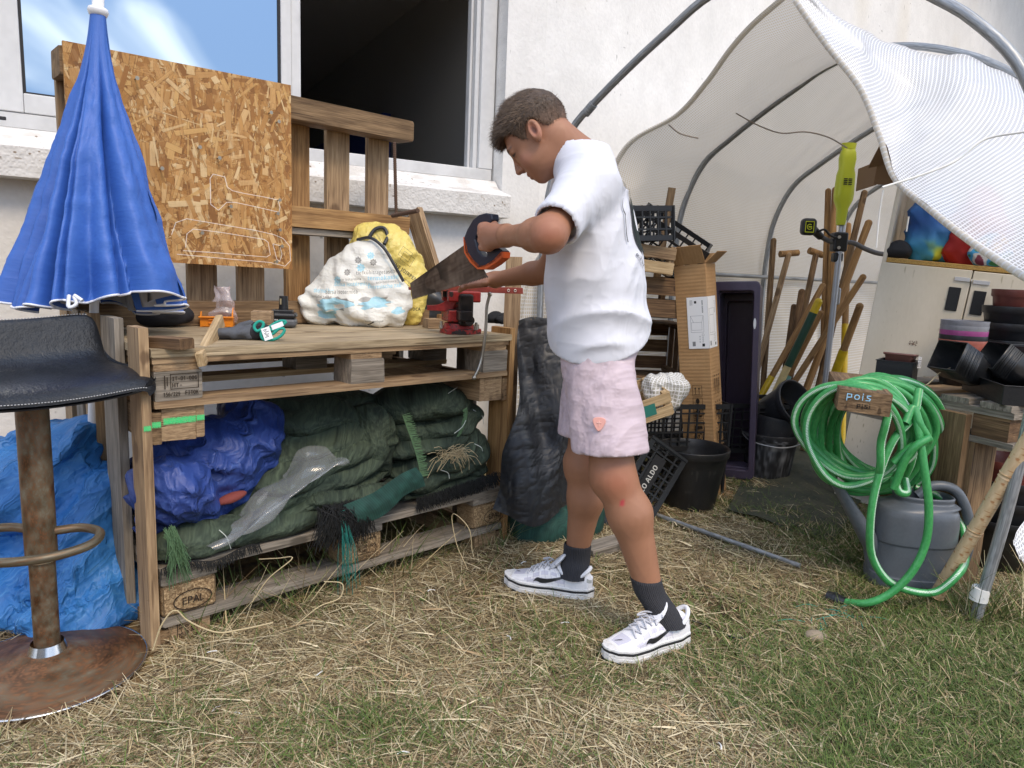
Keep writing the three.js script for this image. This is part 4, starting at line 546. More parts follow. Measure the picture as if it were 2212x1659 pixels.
// ---------------------------------------------------------------- potting bench (pallet on boards) with pots
{
  const o = thing('potting_bench', 'low potting bench made of a weathered pallet on upright boards', 'bench', V(1.57, 0, -2.2), 23.7 * Math.PI / 180);
  const pl = (n, x0, x1, y0, y1, z0, z1, m) => mesh(n, plank(x1 - x0, y1 - y0, z1 - z0).translate((x0 + x1) / 2, (y0 + y1) / 2, -(z0 + z1) / 2), m, o);
  const Y = .628; pl('deck_board', 0, .9, Y, Y + .02, 0, .10, M.woodGrey); pl('deck_board', 0.005, .9, Y, Y + .02, .14, .24, M.woodGrey); pl('deck_board', 0, .9, Y, Y + .02, .29, .40, M.woodTan); pl('deck_board', 0.004, .9, Y, Y + .02, .46, .58, M.woodGrey);
  pl('stringer', .002, .1, Y - .022, Y - .001, -.01, .62, M.woodGrey); pl('block', .005, .115, Y - .098, Y - .0225, .0, .12, M.woodDark); pl('block', .005, .115, Y - .098, Y - .0225, .42, .55, M.woodDark); pl('bottom_board', 0, .12, Y - .118, Y - .0985, -.02, .6, M.woodGrey);
  pl('upright_board', -.028, .0, 0, Y - .03, .12, .40, M.woodOld); pl('upright_board', .002, .12, 0, Y - .12, .10, .125, M.woodOld); pl('upright_board', .75, .78, 0, Y - .03, .12, .40, M.woodOld);
  o.updateMatrixWorld(true); const L = (x, y, z) => o.localToWorld(V(x, y, -z)), TY = Y + .0202;
  // tray of black plastic with a hand hole
  const tray = (w, h, d, t) => merge([T(rbox(w, t, d, .001, 1), 0, t / 2, 0), T(rbox(w, h, t, .001, 1), 0, h / 2, d / 2), T(rbox(w, h, t, .001, 1), 0, h / 2, -d / 2), T(rbox(t, h, d, .001, 1), w / 2, h / 2, 0), T(rbox(t, h, d, .001, 1), -w / 2, h / 2, 0), T(rbox(w + .016, t, .008, .001, 1), 0, h, d / 2), T(rbox(w + .016, t, .008, .001, 1), 0, h, -d / 2), T(rbox(.008, t, d, .001, 1), w / 2, h, 0), T(rbox(.008, t, d, .001, 1), -w / 2, h, 0)]);
  const add = (name, label, cat, g, m, x, y, z, ry, rest = [0, 0]) => { const q = thing(name, label, cat, L(x, y, z), 23.7 * Math.PI / 180 + ry); q.rotation.order = 'YXZ'; q.rotation.x = rest[0]; q.rotation.z = rest[1]; mesh(cat === 'tray' ? 'tray' : 'pot', g, m, q); return q; };
  const tr = add('seed_tray', 'shallow black carrying tray with a hand hole on the potting bench', 'tray', tray(.34, .062, .16, .003), M.black, .16, TY, .115, .92); mesh('handle', merge([T(rbox(.10, .006, .012, .002), 0, .088, .085), T(rbox(.012, .026, .012, .002), -.05, .075, .085), T(rbox(.012, .026, .012, .002), .05, .075, .085)]), M.black, tr);
  add('planter', 'black square planter under the labelled brown pot', 'tray', tray(.12, .085, .12, .003), M.black, .07, TY, .47, .5);
  const bp = add('planter_pot', 'brown plastic pot with a white plant label', 'pot', lathe([[0, .002], [.055, 0], [.07, .052], [.078, .054], [.078, .062], [.07, .06], [.054, .006], [0, .006]], 4).rotateY(Math.PI / 4).scale(1.1, 1, .9), plastic('#8d6257', .5), .075, TY + .05, .465, .5, [0, -.08]);
  mesh('plant_label', new THREE.PlaneGeometry(.085, .042).translate(-.004, .034, .064), stampMat(256, 128, (c, w, h) => { c.fillStyle = '#f1f1ef'; c.fillRect(0, 0, w, h); c.fillStyle = '#222'; c.font = 'bold 21px sans-serif'; c.fillText('SURPLUS TASTY SUN F1', 8, 48, 240); c.font = '15px sans-serif'; c.fillText('*57450019517*', 70, 22); for (let i = 0; i < 4; i++) c.fillRect(44, 62 + i * 14, 150 - i * 12, 4); c.fillRect(8, 62, 24, 50); c.fillRect(212, 62, 24, 50); }), bp);
  // nested square pots lying
  const sq = () => lathe([[0, 0], [.05, 0], [.068, .10], [.073, .101], [.073, .112], [.067, .111], [.05, .004], [0, .003]], 4).rotateY(Math.PI / 4);
  const nest = (label, x, z, ry, n, tilt) => { const q = thing('nested_pots', label, 'pots', L(x, TY + .075, z), ry); q.rotation.order = 'YXZ'; q.rotation.z = tilt; const g = sq(); for (let i = 0; i < n; i++) mesh('pot', g, M.black, q).position.y = i * .008 - .05; };
  nest('row of nested black square pots lying tilted on the carrying tray', .12, .22, .4, 12, 1.15); nest('nested black square pots beside the stack of round pots', .27, .17, .1, 8, 1.0); 
  const rp = (r, h) => lathe([[0, .002], [r * .72, 0], [r * .94, h - .03], [r, h - .028], [r * 1.02, h], [r * .97, h], [r * .92, h - .03], [r * .70, .006], [0, .006]], 40);
  const st = thing('round_pot_stack', 'stack of nested round pots in grey, pink, black and terracotta', 'pots', L(.30, TY, .39), 0); ['#26262a', '#26262a', '#a65a49', '#b06453', '#2a2a2d', '#a14a86', '#8c8d92', '#85868c'].forEach((c, i) => { mesh('pot', rp(.078, .105), plastic(c, .45), st).position.y = .018 * i + (i > 1 ? .012 : 0); });
  const st2 = thing('large_pot_stack', 'tall stack of large black round pots topped by a terracotta one', 'pots', L(.60, TY, .40), 0); ['#202124', '#232427', '#202124', '#6e3c36'].forEach((c, i) => { mesh('pot', rp(i > 2 ? .085 : .125 - i * .008, .17), plastic(c, .45), st2).position.y = .065 * i; });
  const st3 = thing('grey_crate', 'dark grey plastic crate at the right end of the potting bench', 'crate', L(.52, TY, .2), .35); mesh('box', tray(.26, .16, .2, .006), M.dark, st3);
  const st4 = thing('large_pot_stack', 'black and terracotta pots stored beneath the potting bench', 'pots', L(.34, 0, .20), 0); ['#1c1c1e', '#1c1c1e', '#202022', '#7a3d35'].forEach((c, i) => { mesh('pot', rp(.15 - i * .012, .2), plastic(c, .5), st4).position.y = .07 * i; });
  mesh('straw_stem', tube([at(1968, 838, 2.45), at(2000, 832, 2.4), at(2030, 805, 2.42), at(2052, 795, 2.45)], .0022, 20, 5), mat({ color: [.5, .4, .24], roughness: 1 })).userData = { label: 'bent dry straw stem lying across the black planter', category: 'straw' };
  // beam end carrying the coiled hose, with writing
  const s0 = at(1868, 870, 2.02), beam = thing('hose_hook', 'wooden beam end with the handwritten words pois and pisi, carrying the hose', 'sign', s0, -20 * Math.PI / 180);
  mesh('beam', plank(.139, .064, .46).translate(0, 0, -.23), M.woodOld, beam); beam.rotation.z = -.035;
  mesh('writing', new THREE.PlaneGeometry(.134, .06).translate(0, 0, .0025), stampMat(320, 142, (c) => { c.lineWidth = 6; c.lineCap = 'round'; const S = (col, p) => { c.strokeStyle = col; c.beginPath(); p.forEach(([x, y], i) => i ? c.lineTo(x, y) : c.moveTo(x, y)); c.stroke(); }; const b = '#9fd0ea', k = '#151515';
    S(b, [[44, 66], [44, 20]]); S(b, [[44, 22], [70, 22], [72, 42], [46, 46]]); c.strokeStyle = b; c.beginPath(); c.arc(106, 38, 15, 0, 7); c.stroke(); S(b, [[142, 24], [142, 54]]); S(b, [[142, 12], [143, 13]]); S(b, [[190, 20], [168, 22], [170, 34], [190, 42], [186, 54], [164, 54]]);
    c.lineWidth = 4; S(k, [[116, 116], [114, 88], [132, 88], [132, 100], [116, 102]]); S(k, [[146, 92], [148, 116]]); S(k, [[145, 82], [146, 83]]); S(k, [[178, 84], [162, 86], [164, 96], [178, 98], [176, 108], [162, 108]]); S(k, [[192, 88], [194, 104]]); S(k, [[191, 76], [192, 77]]); }), beam);
}
// ---------------------------------------------------------------- green hose
{
  const hm = mat({ map: dtex(256, 64, (x, y) => { const st = 1 - sstep(.045, .06, Math.abs(y - .5)), ch = ((x * 48 + y * 6) % 1) > .5 ? 1 : .35, n = tn(x * 30, y * 20, 30, 20, 2), br = .5 + .5 * Math.sin((x * 90 + y * 10) * 6.28) * Math.sin((x * 90 - y * 10) * 6.28); return mix3(mix3(hex('#348a48'), hex('#52a862'), n * .7 + br * .3), [.88, .93, .88], st * ch); }, 1, 1), roughness: .33 });
  const o = thing('garden_hose', 'green garden hose with a white stripe coiled over the wooden beam end', 'hose'), r = RNG(5), R = .0118;
  const hose = (pts, seg, closed) => { const c = new THREE.CatmullRomCurve3(pts, closed, 'centripetal'), g = new THREE.TubeGeometry(c, seg, R, 12, closed), L = c.getLength(), u = g.attributes.uv, off = r(); for (let i = 0; i < u.count; i++) u.setXY(i, u.getX(i) * Math.round(L / .22), u.getY(i) + off); return g; };
  for (let i = 0; i < 17; i++) { // loops hung over the beam: flattened rings leaning apart
    const k = i / 16, cx = mix(1842, 1925, k) + (r() - .5) * 14, top = mix(838, 822, k) + (r() - .5) * 10, d = mix(2.13, 2.47, k), rx = mix(118, 118, k) * (.80 + r() * .3), ry = (96 + r() * 26) * mix(.95, 1.06, k), tilt = (r() - .5) * .25 + .06, pts = [];
    for (let j = 0; j < 14; j++) { const a = j / 14 * Math.PI * 2, x = Math.cos(a) * rx * (1 + .08 * Math.sin(a * 2 + i)), y = Math.sin(a) * ry * (1 + .05 * Math.cos(a * 3 + i)); pts.push(at(cx + x * Math.cos(tilt) - y * Math.sin(tilt) * .4, top + ry - 6 + y + x * Math.sin(tilt), d + Math.cos(a + .6) * -.05 + Math.sin(a * 2 + i) * .02)); }
    mesh('loop', hose(pts, 90, true), hm, o);
  }
  mesh('hanging_length', hose([at(1985, 842, 2.16), at(1972, 900, 2.11), at(1930, 950, 2.09), at(1895, 1040, 2.08), at(1880, 1130, 2.07), at(1885, 1205, 2.08), at(1920, 1256, 2.08), at(1975, 1278, 2.08), at(2022, 1278, 2.07), at(2070, 1240, 2.06), at(2085, 1190, 2.2), at(2074, 1130, 2.3), at(2030, 1075, 2.34), at(1975, 1052, 2.36)], 160), hm, o);
  mesh('hanging_length', hose([at(1955, 915, 2.08), at(1972, 880, 2.1), at(1984, 930, 2.08), at(1996, 1010, 2.06), at(2006, 1095, 2.05), at(2000, 1170, 2.05), at(1972, 1232, 2.05), at(1925, 1280, 2.06), at(1875, 1302, 2.07), at(1818, 1300, 2.12)], 130), hm, o);
  mesh('kinked_length', hose([at(1900, 852, 2.08), at(1918, 880, 2.07), at(1912, 920, 2.06), at(1903, 955, 2.07), at(1902, 1000, 2.07), at(1898, 1030, 2.09)], 40), hm, o); mesh('kinked_length', hose([at(1975, 880, 2.1), at(1988, 918, 2.08), at(2004, 946, 2.08), at(2006, 953, 2.09), at(1970, 965, 2.09), at(1930, 1000, 2.1)], 50), hm, o); mesh('kinked_length', hose([at(2008, 946, 2.06), at(1980, 962, 2.06), at(1960, 985, 2.07), at(1930, 1055, 2.09)], 30), hm, o); mesh('kinked_length', hose([at(1930, 1030, 2.1), at(1942, 1062, 2.09), at(1958, 1065, 2.09), at(1955, 1035, 2.12)], 30), hm, o);
  const A = at(1818, 1300, 2.12), B = at(1785, 1288, 2.15); mesh('connector', merge([rod(A.clone().lerp(B, -.2), A.clone().lerp(B, .4), .019, .021, 16), rod(A.clone().lerp(B, .4), A.clone().lerp(B, .55), .024, .024, 16), rod(A.clone().lerp(B, .55), B, .021, .019, 16)]), M.black, o);
}
// ---------------------------------------------------------------- watering can
{
  const p = gr(1955, 1262), o = thing('watering_can', 'grey plastic watering can with a long spout under the hose', 'watering can', p, -.1), m = plastic('#646a71', .42);
  const sec = [[0, .122, .085], [.004, .130, .092], [.05, .133, .095], [.06, .128, .092], [.16, .130, .094], [.17, .134, .097], [.255, .132, .095], [.285, .120, .085], [.298, .10, .07], [.305, .092, .062], [.318, .094, .064], [.322, .088, .058], [.30, .086, .056], [.2, .11, .08]];
  mesh('body', surf(56, (sec.length - 1) * 3, (u, v) => { const [y, a, b] = spline(sec, v), th = u * Math.PI * 2, c = Math.cos(th), s = Math.sin(th), k = Math.pow(Math.pow(Math.abs(c), 2.6) + Math.pow(Math.abs(s), 2.6), -1 / 2.6); return V(c * k * a + (y > .29 ? .02 : 0), y, s * k * b); }, true), m, o);
  mesh('neck', T(rbox(.09, .05, .07, .02), -.09, .235, 0, 0, 0, .2), m, o);
  mesh('spout', (() => { const A = V(-.10, .10, .0), B = V(-.30, .365, .10); return merge([rod(A, B, .034, .0145, 18), rod(V(-.10, .03, 0), V(-.13, .15, .01), .03, .03, 14)]); })(), m, o);
  mesh('handle', tube([V(.0, .315, .0), V(.045, .352, 0), V(.115, .345, 0), V(.165, .27, 0), V(.185, .16, 0), V(.165, .07, 0), V(.12, .04, 0)], .0165, 50, 12), m, o);
  mesh('emblem', new THREE.PlaneGeometry(.05, .02).translate(.0, .125, .0955), stampMat(128, 52, (c) => { c.strokeStyle = '#7d838a'; c.fillStyle = '#7a8087'; c.font = 'italic 40px serif'; c.fillText('Belli', 18, 38); }), o);
}
// bamboo cane
{
  const A = gr(2022, 1288, .03), B = at(2212, 965, 2.0), o = thing('bamboo_cane', 'thick dry bamboo cane propped against the galvanised pole', 'cane'), bm = mat({ map: dtex(64, 256, (x, y) => { const a = tn(x * 14, y * 3, 14, 3, 1), b = tn(x * 40, y * 9, 40, 9, 2); return mix3(hex('#c2a077'), hex('#e0c8a2'), clamp(a * .7 + b * .4)).map((v, i) => v - sstep(.70, .84, tn(x * 10, y * 9, 10, 9, 5)) * [.12, .2, .22][i]); }, 1, 3), roughness: .5 });
  const ts = [0, .12, .46, .82, 1.25]; for (let i = 0; i < 4; i++) { const P = A.clone().lerp(B, ts[i]), Q = A.clone().lerp(B, ts[i + 1]); mesh('segment', merge([rod(P, P.clone().lerp(Q, .03), .0205, .0235, 18), rod(P.clone().lerp(Q, .03), Q.clone().lerp(P, .03), .0215, .0205, 18), rod(Q.clone().lerp(P, .03), Q, .0225, .0205, 18)]), bm, o); }
}
// ---------------------------------------------------------------- heaps of sheet material, from smooth unions of lumps with creases
function heap(ells, k, disp, cell, pad = .08, floor = -1e9) {
  const lo = V(1e9, 1e9, 1e9), hi = V(-1e9, -1e9, -1e9); for (const [c, r] of ells) { const m = Math.max(r.x, r.y, r.z); lo.min(V(c.x - m - pad, c.y - m - pad, c.z - m - pad)); hi.max(V(c.x + m + pad, c.y + m + pad, c.z + m + pad)); }
  lo.y = Math.max(lo.y, floor - 2 * cell);
  const f = (x, y, z) => { let d = 1e9; for (const [c, r, t] of ells) { let X = x - c.x, Y = y - c.y, Z = z - c.z; if (t) { const cs = Math.cos(t[0]), sn = Math.sin(t[0]), a = X * cs + Y * sn; Y = -X * sn + Y * cs; X = a; if (t[1]) { const c2 = Math.cos(t[1]), s2 = Math.sin(t[1]), b = X * c2 + Z * s2; Z = -X * s2 + Z * c2; X = b; } } const e = ell(X, Y, Z, { x: 0, y: 0, z: 0 }, r); d = k > 0 ? smin(d, e, k) : Math.min(d, e); } if (d < .09) d += disp(x, y, z); return Math.max(d, floor - y); };
  const g = sdfMesh(f, lo, hi, cell, true), p = g.attributes.position, n = g.attributes.normal, uv = new Float32Array(p.count * 2);
  for (let i = 0; i < p.count; i++) { uv[2 * i] = p.getX(i) * .9 + p.getZ(i) * .6 + n.getX(i) * .05; uv[2 * i + 1] = p.getY(i) + p.getZ(i) * .5 - p.getX(i) * .2; } g.setAttribute('uv', new THREE.BufferAttribute(uv, 2)); return g;
}
const CR = []; { const r = RNG(77); for (let i = 0; i < 40; i++) CR.push([V(r() - .5, r() - .5, r() - .5).normalize(), .5 + r() * 1.1, r() * 10]); }
const warpRidge = (x, y, z, f, seed) => { // creased sheet: folded planes in several directions, warped a little
  const w = n3(x * f * .5 + seed, y * f * .5, z * f * .5), w2 = n3(x * f * .5, y * f * .5 + seed + 9, z * f * .5); let s = 0, a = 0;
  for (let i = 0; i < 5; i++) { const [n, k, o] = CR[(i * 3 + seed) % 40], t = (x * n.x + y * n.y + z * n.z) * f * k + o + (i % 2 ? w : w2) * 1.5, q = Math.abs(t - Math.floor(t) - .5) * 2, g = i < 3 ? 1 : .5; s += q * g; a += g; }
  return .62 + (s / a - .5) * 1.7;
};
const weaveBump = gtex(128, 128, (x, y) => { const a = Math.sin(x * Math.PI * 32), b = Math.sin(y * Math.PI * 32); return .5 + .25 * (Math.abs(a) > Math.abs(b) ? a * a : 1 - b * b) - .1 * tn(x * 40, y * 40, 40, 40, 2); }, 9, 9);
const tarpTex = (l, d, h) => dtex(256, 256, (x, y) => { const w = (Math.floor(x * 128) + Math.floor(y * 128)) % 2 * .06, a = tn(x * 6, y * 6, 6, 6, 3), c = sstep(.72, .95, tn(x * 40, y * 120, 40, 120, 4)) * .5 + sstep(.72, .95, tn(x * 120, y * 40, 120, 40, 5)) * .5; return mix3(mix3(hex(d), hex(l), clamp(.35 + a * .5 + w)), hex(h), c * .5); }, 2, 2);
const crk = gtex(256, 256, (x, y) => { let s = 0, f = 8; for (let o = 0; o < 3; o++) { s += (1 - Math.abs(2 * tn(x * f + tn(x * 4, y * 4, 4, 4, 9) * 2, y * f, f, f, o) - 1)) / (1 << o); f *= 2; } return s * .55; }, 2.2, 2.2);
const tarp = (l, d, h, r = .52) => mat({ map: tarpTex(l, d, h), bumpMap: crk, bumpScale: .016, roughness: r, side: DS });

// blue tarpaulin heaped between stool and bench
{
  const C = gr(120, 1370), c = (px, py, d) => at(px, py, d);
  const e = [[c(90, 1300, 1.93), V(.27, .13, .2)], [c(225, 1330, 1.86), V(.13, .13, .13)], [c(60, 1120, 2.0), V(.22, .20, .16)], [c(150, 1060, 2.02), V(.10, .19, .11), [.25]], [c(155, 980, 2.02), V(.06, .11, .07), [-.2]], [c(20, 1030, 2.05), V(.12, .12, .1)], [c(215, 1210, 1.93), V(.08, .16, .1), [.5]], [c(205, 1015, 1.95), V(.035, .085, .06), [.5]]];
  solo('blue_tarpaulin', heap(e, .09, (x, y, z) => (warpRidge(x, y * .8, z, 4.5, 1) - .62) * -.085 + (warpRidge(x, y, z, 11, 4) - .62) * -.03 + (warpRidge(x, y, z, 26, 14) - .62) * -.009, .0098, .06, 0), tarp('#3d85c8', '#205a9c', '#86b8e0'), 'bright blue tarpaulin heaped on the ground behind the bar stool', 'tarpaulin');
}
// ---------------------------------------------------------------- what is stuffed under the bench (bench frame: x along, y up, z = -depth)
const onBench = (name, label, category, group) => thing(name, label, category, T0, TURN, group);
{
  let o = onBench('blue_tarpaulin', 'dark blue woven tarpaulin bundled on the lower shelf of the workbench', 'tarpaulin');
  mesh('sheet', heap([[V(.19, .40, -.22), V(.22, .12, .16), [.15]], [V(.12, .33, -.13), V(.13, .10, .10)], [V(.28, .45, -.22), V(.14, .085, .12), [.5]], [V(.07, .39, -.09), V(.08, .08, .08)], [V(.36, .49, -.25), V(.07, .11, .09), [.3]]], .05, (x, y, z) => (warpRidge(x, y * 1.2, z, 5, 8) - .62) * -.055 + (warpRidge(x, y * 1.5, z, 12, 2) - .62) * -.022, .0082, .05, .216), tarp('#2f4a92', '#19285c', '#5f7fc0'), o);
  mesh('lining', heap([[V(.22, .345, -.075), V(.045, .014, .02), [.2]]], .02, (x, y, z) => (fbm(x * 20, y * 20, z * 20) - .5) * .01, .005, .03), mat({ color: [.21, .045, .035], roughness: .8 }), o, 'rust red lining showing in a fold');
  // crumpled clear plastic
  const cp = mat({ physical: true, color: [.8, .82, .83], transmission: .86, thickness: 0, roughness: .1, ior: 1.45, side: DS });
  solo('plastic_sheet', patch([[[.10, .262, .02], [.20, .275, .03], [.32, .33, .035], [.45, .385, .03], [.535, .405, .04]], [[.13, .25, -.03], [.23, .285, -.035], [.34, .35, -.03], [.46, .41, -.03], [.53, .425, -.02]], [[.16, .26, .06], [.25, .31, .07], [.36, .38, .08], [.44, .44, .09], [.50, .45, .1]]], 90, 50, (a, y, b) => tb(a, y, b), (x, y, z) => (warpRidge(x, y, z, 10, 3) - .6) * .03), cp, 'crumpled clear plastic sheet lying on the green netting', 'plastic sheet');
  // green shade netting, left bundle and folded stack
  const net = mat({ map: dtex(256, 256, (x, y) => { const w = tn(x * 120, y * 120, 120, 120, 6), a = tn(x * 8, y * 8, 8, 8, 3), b = tn(x * 30, y * 110, 30, 110, 8); return mix3(hex('#232e25'), hex('#5c6a54'), clamp(w * .4 + (a - .5) * .4 + (b - .5) * .4 + .15)); }, 2.4, 2.4), bumpMap: crk, bumpScale: .018, roughness: .85, side: DS });
  const teal = mat({ map: dtex(128, 128, (x, y) => mix3(hex('#16352f'), hex('#27544a'), (Math.floor(x * 90) % 2) * .4 + tn(x * 20, y * 20, 20, 20, 2) * .6), 3, 3), roughness: .8, side: DS });
  o = onBench('shade_netting', 'large bundle of dark green woven shade netting on the lower bench shelf', 'netting');
  const lay = (a, y, b, ra, ry, rb, t, sd) => mesh('fold', heap([[V(a, y, -b), V(ra, ry, rb), [t]], [V(a - ra * .3, y - ry * .1, -b + .012), V(ra * .6, ry * .85, rb * .95), [t]]], .015, (x, Y, z) => (warpRidge(x, Y * 2.2, z, 4.5, sd) - .62) * -.034 + (warpRidge(x, Y, z, 12, sd + 3) - .62) * -.010, .0088, .05, .216), net, o);
  lay(.60, .50, .34, .27, .075, .18, .06, 5); lay(.57, .43, .27, .30, .06, .18, .14, 6); lay(.53, .375, .21, .31, .055, .17, .2, 7); lay(.50, .325, .17, .31, .048, .15, .2, 9); lay(.47, .28, .15, .33, .04, .14, .13, 10); lay(.74, .42, .20, .09, .13, .12, -.1, 11);
  mesh('roll', heap([[V(.13, .262, -.06), V(.15, .042, .07), [.05]], [V(.12, .236, -.07), V(.15, .024, .08)]], .01, (x, y, z) => (warpRidge(x, y, z, 9, 15) - .62) * -.012, .006, .03, .216), net, o); mesh('roll', heap([[V(.35, .25, -.05), V(.20, .036, .06), [.06]]], .01, (x, y, z) => (warpRidge(x, y, z, 9, 25) - .62) * -.012, .006, .03, .216), net, o);
  mesh('roll', heap([[V(.63, .275, -.03), V(.15, .04, .055), [.12]]], .01, (x, y, z) => (warpRidge(x, y, z, 9, 35) - .62) * -.012, .006, .03, .216), net, o);
  mesh('mesh_flap', patch([[[.50, .30, -.02], [.60, .325, -.03], [.70, .36, -.02], [.77, .37, -.01]], [[.53, .265, -.035], [.62, .285, -.045], [.73, .325, -.03], [.79, .34, -.02]], [[.55, .225, -.03], [.64, .25, -.04], [.72, .29, -.03], [.80, .305, -.02]]], 40, 20, (a, y, b) => V(a, y, -b + .03), (x, y, z) => (fbm(x * 14, y * 14, z * 14) - .5) * .02), teal, o, 'teal green fine mesh flap');
  // fringes: many loose threads as one part each
  const fringe = (n, seed, fn, w = .0011) => { const r = RNG(seed), l = []; for (let i = 0; i < n; i++) { const [p, q, m] = fn(r, i / n); const k = tube(m ? [p, m, q] : [p, q], w, m ? 4 : 1, 3); l.push(k); } return merge(l); };
  const bt = mat({ color: [.012, .013, .013], roughness: .8 }), gt = mat({ color: [.10, .19, .09], roughness: .8 }), tt = mat({ color: [.02, .22, .18], roughness: .7 }), wt = mat({ color: [.62, .66, .6], roughness: .9 });
  const stuff = (m) => { m.userData.kind = 'stuff'; return m; };
  stuff(mesh('fringe', fringe(620, 3, (r) => { const a = .435 + r() * .13, p = V(a + (r() - .5) * .03, .265 + r() * .04, .015 + r() * .03), q = V(a + (r() - .5) * .11, .17 + r() * .09, .035 + r() * .035); return [p, q, p.clone().lerp(q, .5).add(V((r() - .5) * .02, .012, .015))]; }), bt, o)); stuff(mesh('fringe', fringe(22, 4, (r) => { const p = V(.485 + r() * .02, .285, .05), q = V(.47 + r() * .06, .02 + r() * .1, .06 + r() * .04); return [p, q, p.clone().lerp(q, .5).add(V((r() - .5) * .03, 0, .01))]; }, .0009), tt, o));
  stuff(mesh('fringe', fringe(130, 5, (r, t) => { const y = .33 + t * .19, p = V(.795 + Math.sin(y * 20) * .006, y, .0 - t * .10 + .03), q = p.clone().add(V(.02 + r() * .016, (r() - .5) * .012, .004)); return [p, q]; }), gt, o)); stuff(mesh('fringe', fringe(240, 6, (r, t) => { const p = V(.0 + t * .26, .222 + .01 * Math.sin(t * 9), .012), q = p.clone().add(V((r() - .5) * .02, -.012 - r() * .016, .006 + r() * .008)); return [p, q]; }, .0009), bt, o)); stuff(mesh('fringe', fringe(90, 7, (r) => { const p = V(.012 + r() * .03, .30 + r() * .03, -.0), q = V(.01 + r() * .06, .17 + r() * .1, .02 + r() * .02); return [p, q, p.clone().lerp(q, .5).add(V(0, 0, .015))]; }, .001), gt, o));
  mesh('white_thread', tube([V(.150, .292, .010), V(.165, .272, .018), V(.172, .250, .020), V(.178, .234, .016)], .0013, 20, 4), wt, o);
  o = onBench('shade_netting', 'folded stack of dark green netting with white threads at the bench right end', 'netting');
  const fold = (a, y, b, ra, ry, rb, t, s) => mesh('fold', heap([[V(a, y, -b), V(ra, ry, rb), [t]], [V(a + ra * .25, y - ry * .15, -b - .01), V(ra * .7, ry * .9, rb), [t]]], .02, (x, Y, z) => (warpRidge(x, Y * 1.8, z, 6, s) - .62) * -.028, .009, .05, .216), net, o);
  fold(.97, .525, .22, .20, .075, .17, .05, 41); fold(1.02, .45, .16, .17, .045, .13, .25, 42); fold(.95, .405, .14, .17, .04, .13, .22, 43); fold(.98, .345, .11, .20, .042, .11, .2, 44); fold(.95, .29, .10, .20, .035, .10, .12, 45); fold(.98, .245, .09, .20, .028, .10, .04, 46); fold(1.10, .33, .10, .07, .10, .08, -.5, 47); fold(.90, .40, .18, .1, .10, .1, .9, 48);
  stuff(mesh('fringe', fringe(900, 8, (r, t) => { const a = .80 + t * .36, p = V(a, .235 + t * .03 + r() * .02, .0 + r() * .012), q = p.clone().add(V((r() - .5) * .035, -.014 - r() * .024, .008 + r() * .016)); return [p, q]; }, .0009), bt, o)); stuff(mesh('fringe', fringe(120, 9, (r, t) => { const p = V(.995 + .05 * Math.sin(t * 1.6), .44 + t * .085, -.04 + .03 * (1 - t)), q = p.clone().add(V(-.018 - r() * .01, -.006, .008)); return [p, q]; }), gt, o));
  for (const pts of [[[.93, .535, -.07], [.98, .57, -.075], [1.04, .59, -.09]], [[1.10, .505, -.07], [1.135, .48, -.06], [1.14, .45, -.055]], [[.97, .445, -.015], [1.0, .465, -.01], [1.02, .485, -.015]], [[1.05, .40, -.0], [1.075, .385, .008], [1.085, .37, .006]], [[.90, .33, .0], [.93, .315, .006], [.935, .295, .008]]]) mesh('white_thread', tube(pts.map(p => V(...p)), .0013, 12, 4), wt, o);
  stuff(mesh('straw', fringe(70, 10, (r) => { const p = V(.86 + r() * .12, .37 + r() * .03, .015 + r() * .03), q = p.clone().add(V((r() - .5) * .14, (r() - .6) * .09, .02)); return [p, q, p.clone().lerp(q, .5).add(V(0, .015, .01))]; }, .0013), mat({ color: [.42, .34, .2], roughness: 1 }), o));
  // black plastic sheet draped at the bench right end, green net below it
  const bs = mat({ map: dtex(256, 256, (x, y) => { const a = tn(x * 6, y * 6, 6, 6, 1), b = tn(x * 24, y * 30, 24, 30, 2), c = tn(x * 80, y * 80, 80, 80, 3); return mix3([.15, .155, .165], [.36, .34, .31], clamp((a * .4 + b * .3 + c * .5 - .66) * 1.5, 0, .4)); }, 1, 1), bumpMap: crk, bumpScale: .01, roughness: .5, side: DS });
  const bsd = mat({ map: dtex(256, 256, (x, y) => { const a = tn(x * 7, y * 6, 7, 6, 1), b = tn(x * 30, y * 24, 30, 24, 2), c = tn(x * 90, y * 90, 90, 90, 3); return mix3(mix3([.15, .155, .16], [.33, .34, .35], a), hex('#8c7558'), sstep(.5, .62, a * .35 + b * .4 + c * .25)); }, 1.5, 1.5), bumpMap: crk, bumpScale: .01, roughness: .6, side: DS });
  solo('black_sheet', patch([[[1118, 700, 2.62], [1135, 694, 2.62], [1165, 690, 2.64], [1215, 690, 2.68], [1260, 700, 2.7]], [[1120, 800, 2.55], [1140, 800, 2.58], [1180, 800, 2.57], [1225, 800, 2.6], [1260, 800, 2.62]], [[1112, 900, 2.50], [1135, 920, 2.5], [1175, 930, 2.53], [1225, 920, 2.5], [1255, 910, 2.6]], [[1082, 1010, 2.46], [1120, 1020, 2.42], [1170, 1025, 2.45], [1215, 1010, 2.48], [1240, 1000, 2.56]], [[1062, 1100, 2.44], [1108, 1122, 2.40], [1150, 1135, 2.42], [1195, 1118, 2.46], [1232, 1085, 2.54]]], 90, 90, (a, b, c) => at(a, b, c), (x, y, z) => (ridge((x - z) * 6, y * 1.1, 3, 2) - .6) * .07 + (warpRidge(x, y, z, 7, 6) - .6) * .012), bs, 'black plastic sheet hanging from the right end of the workbench', 'plastic sheet');
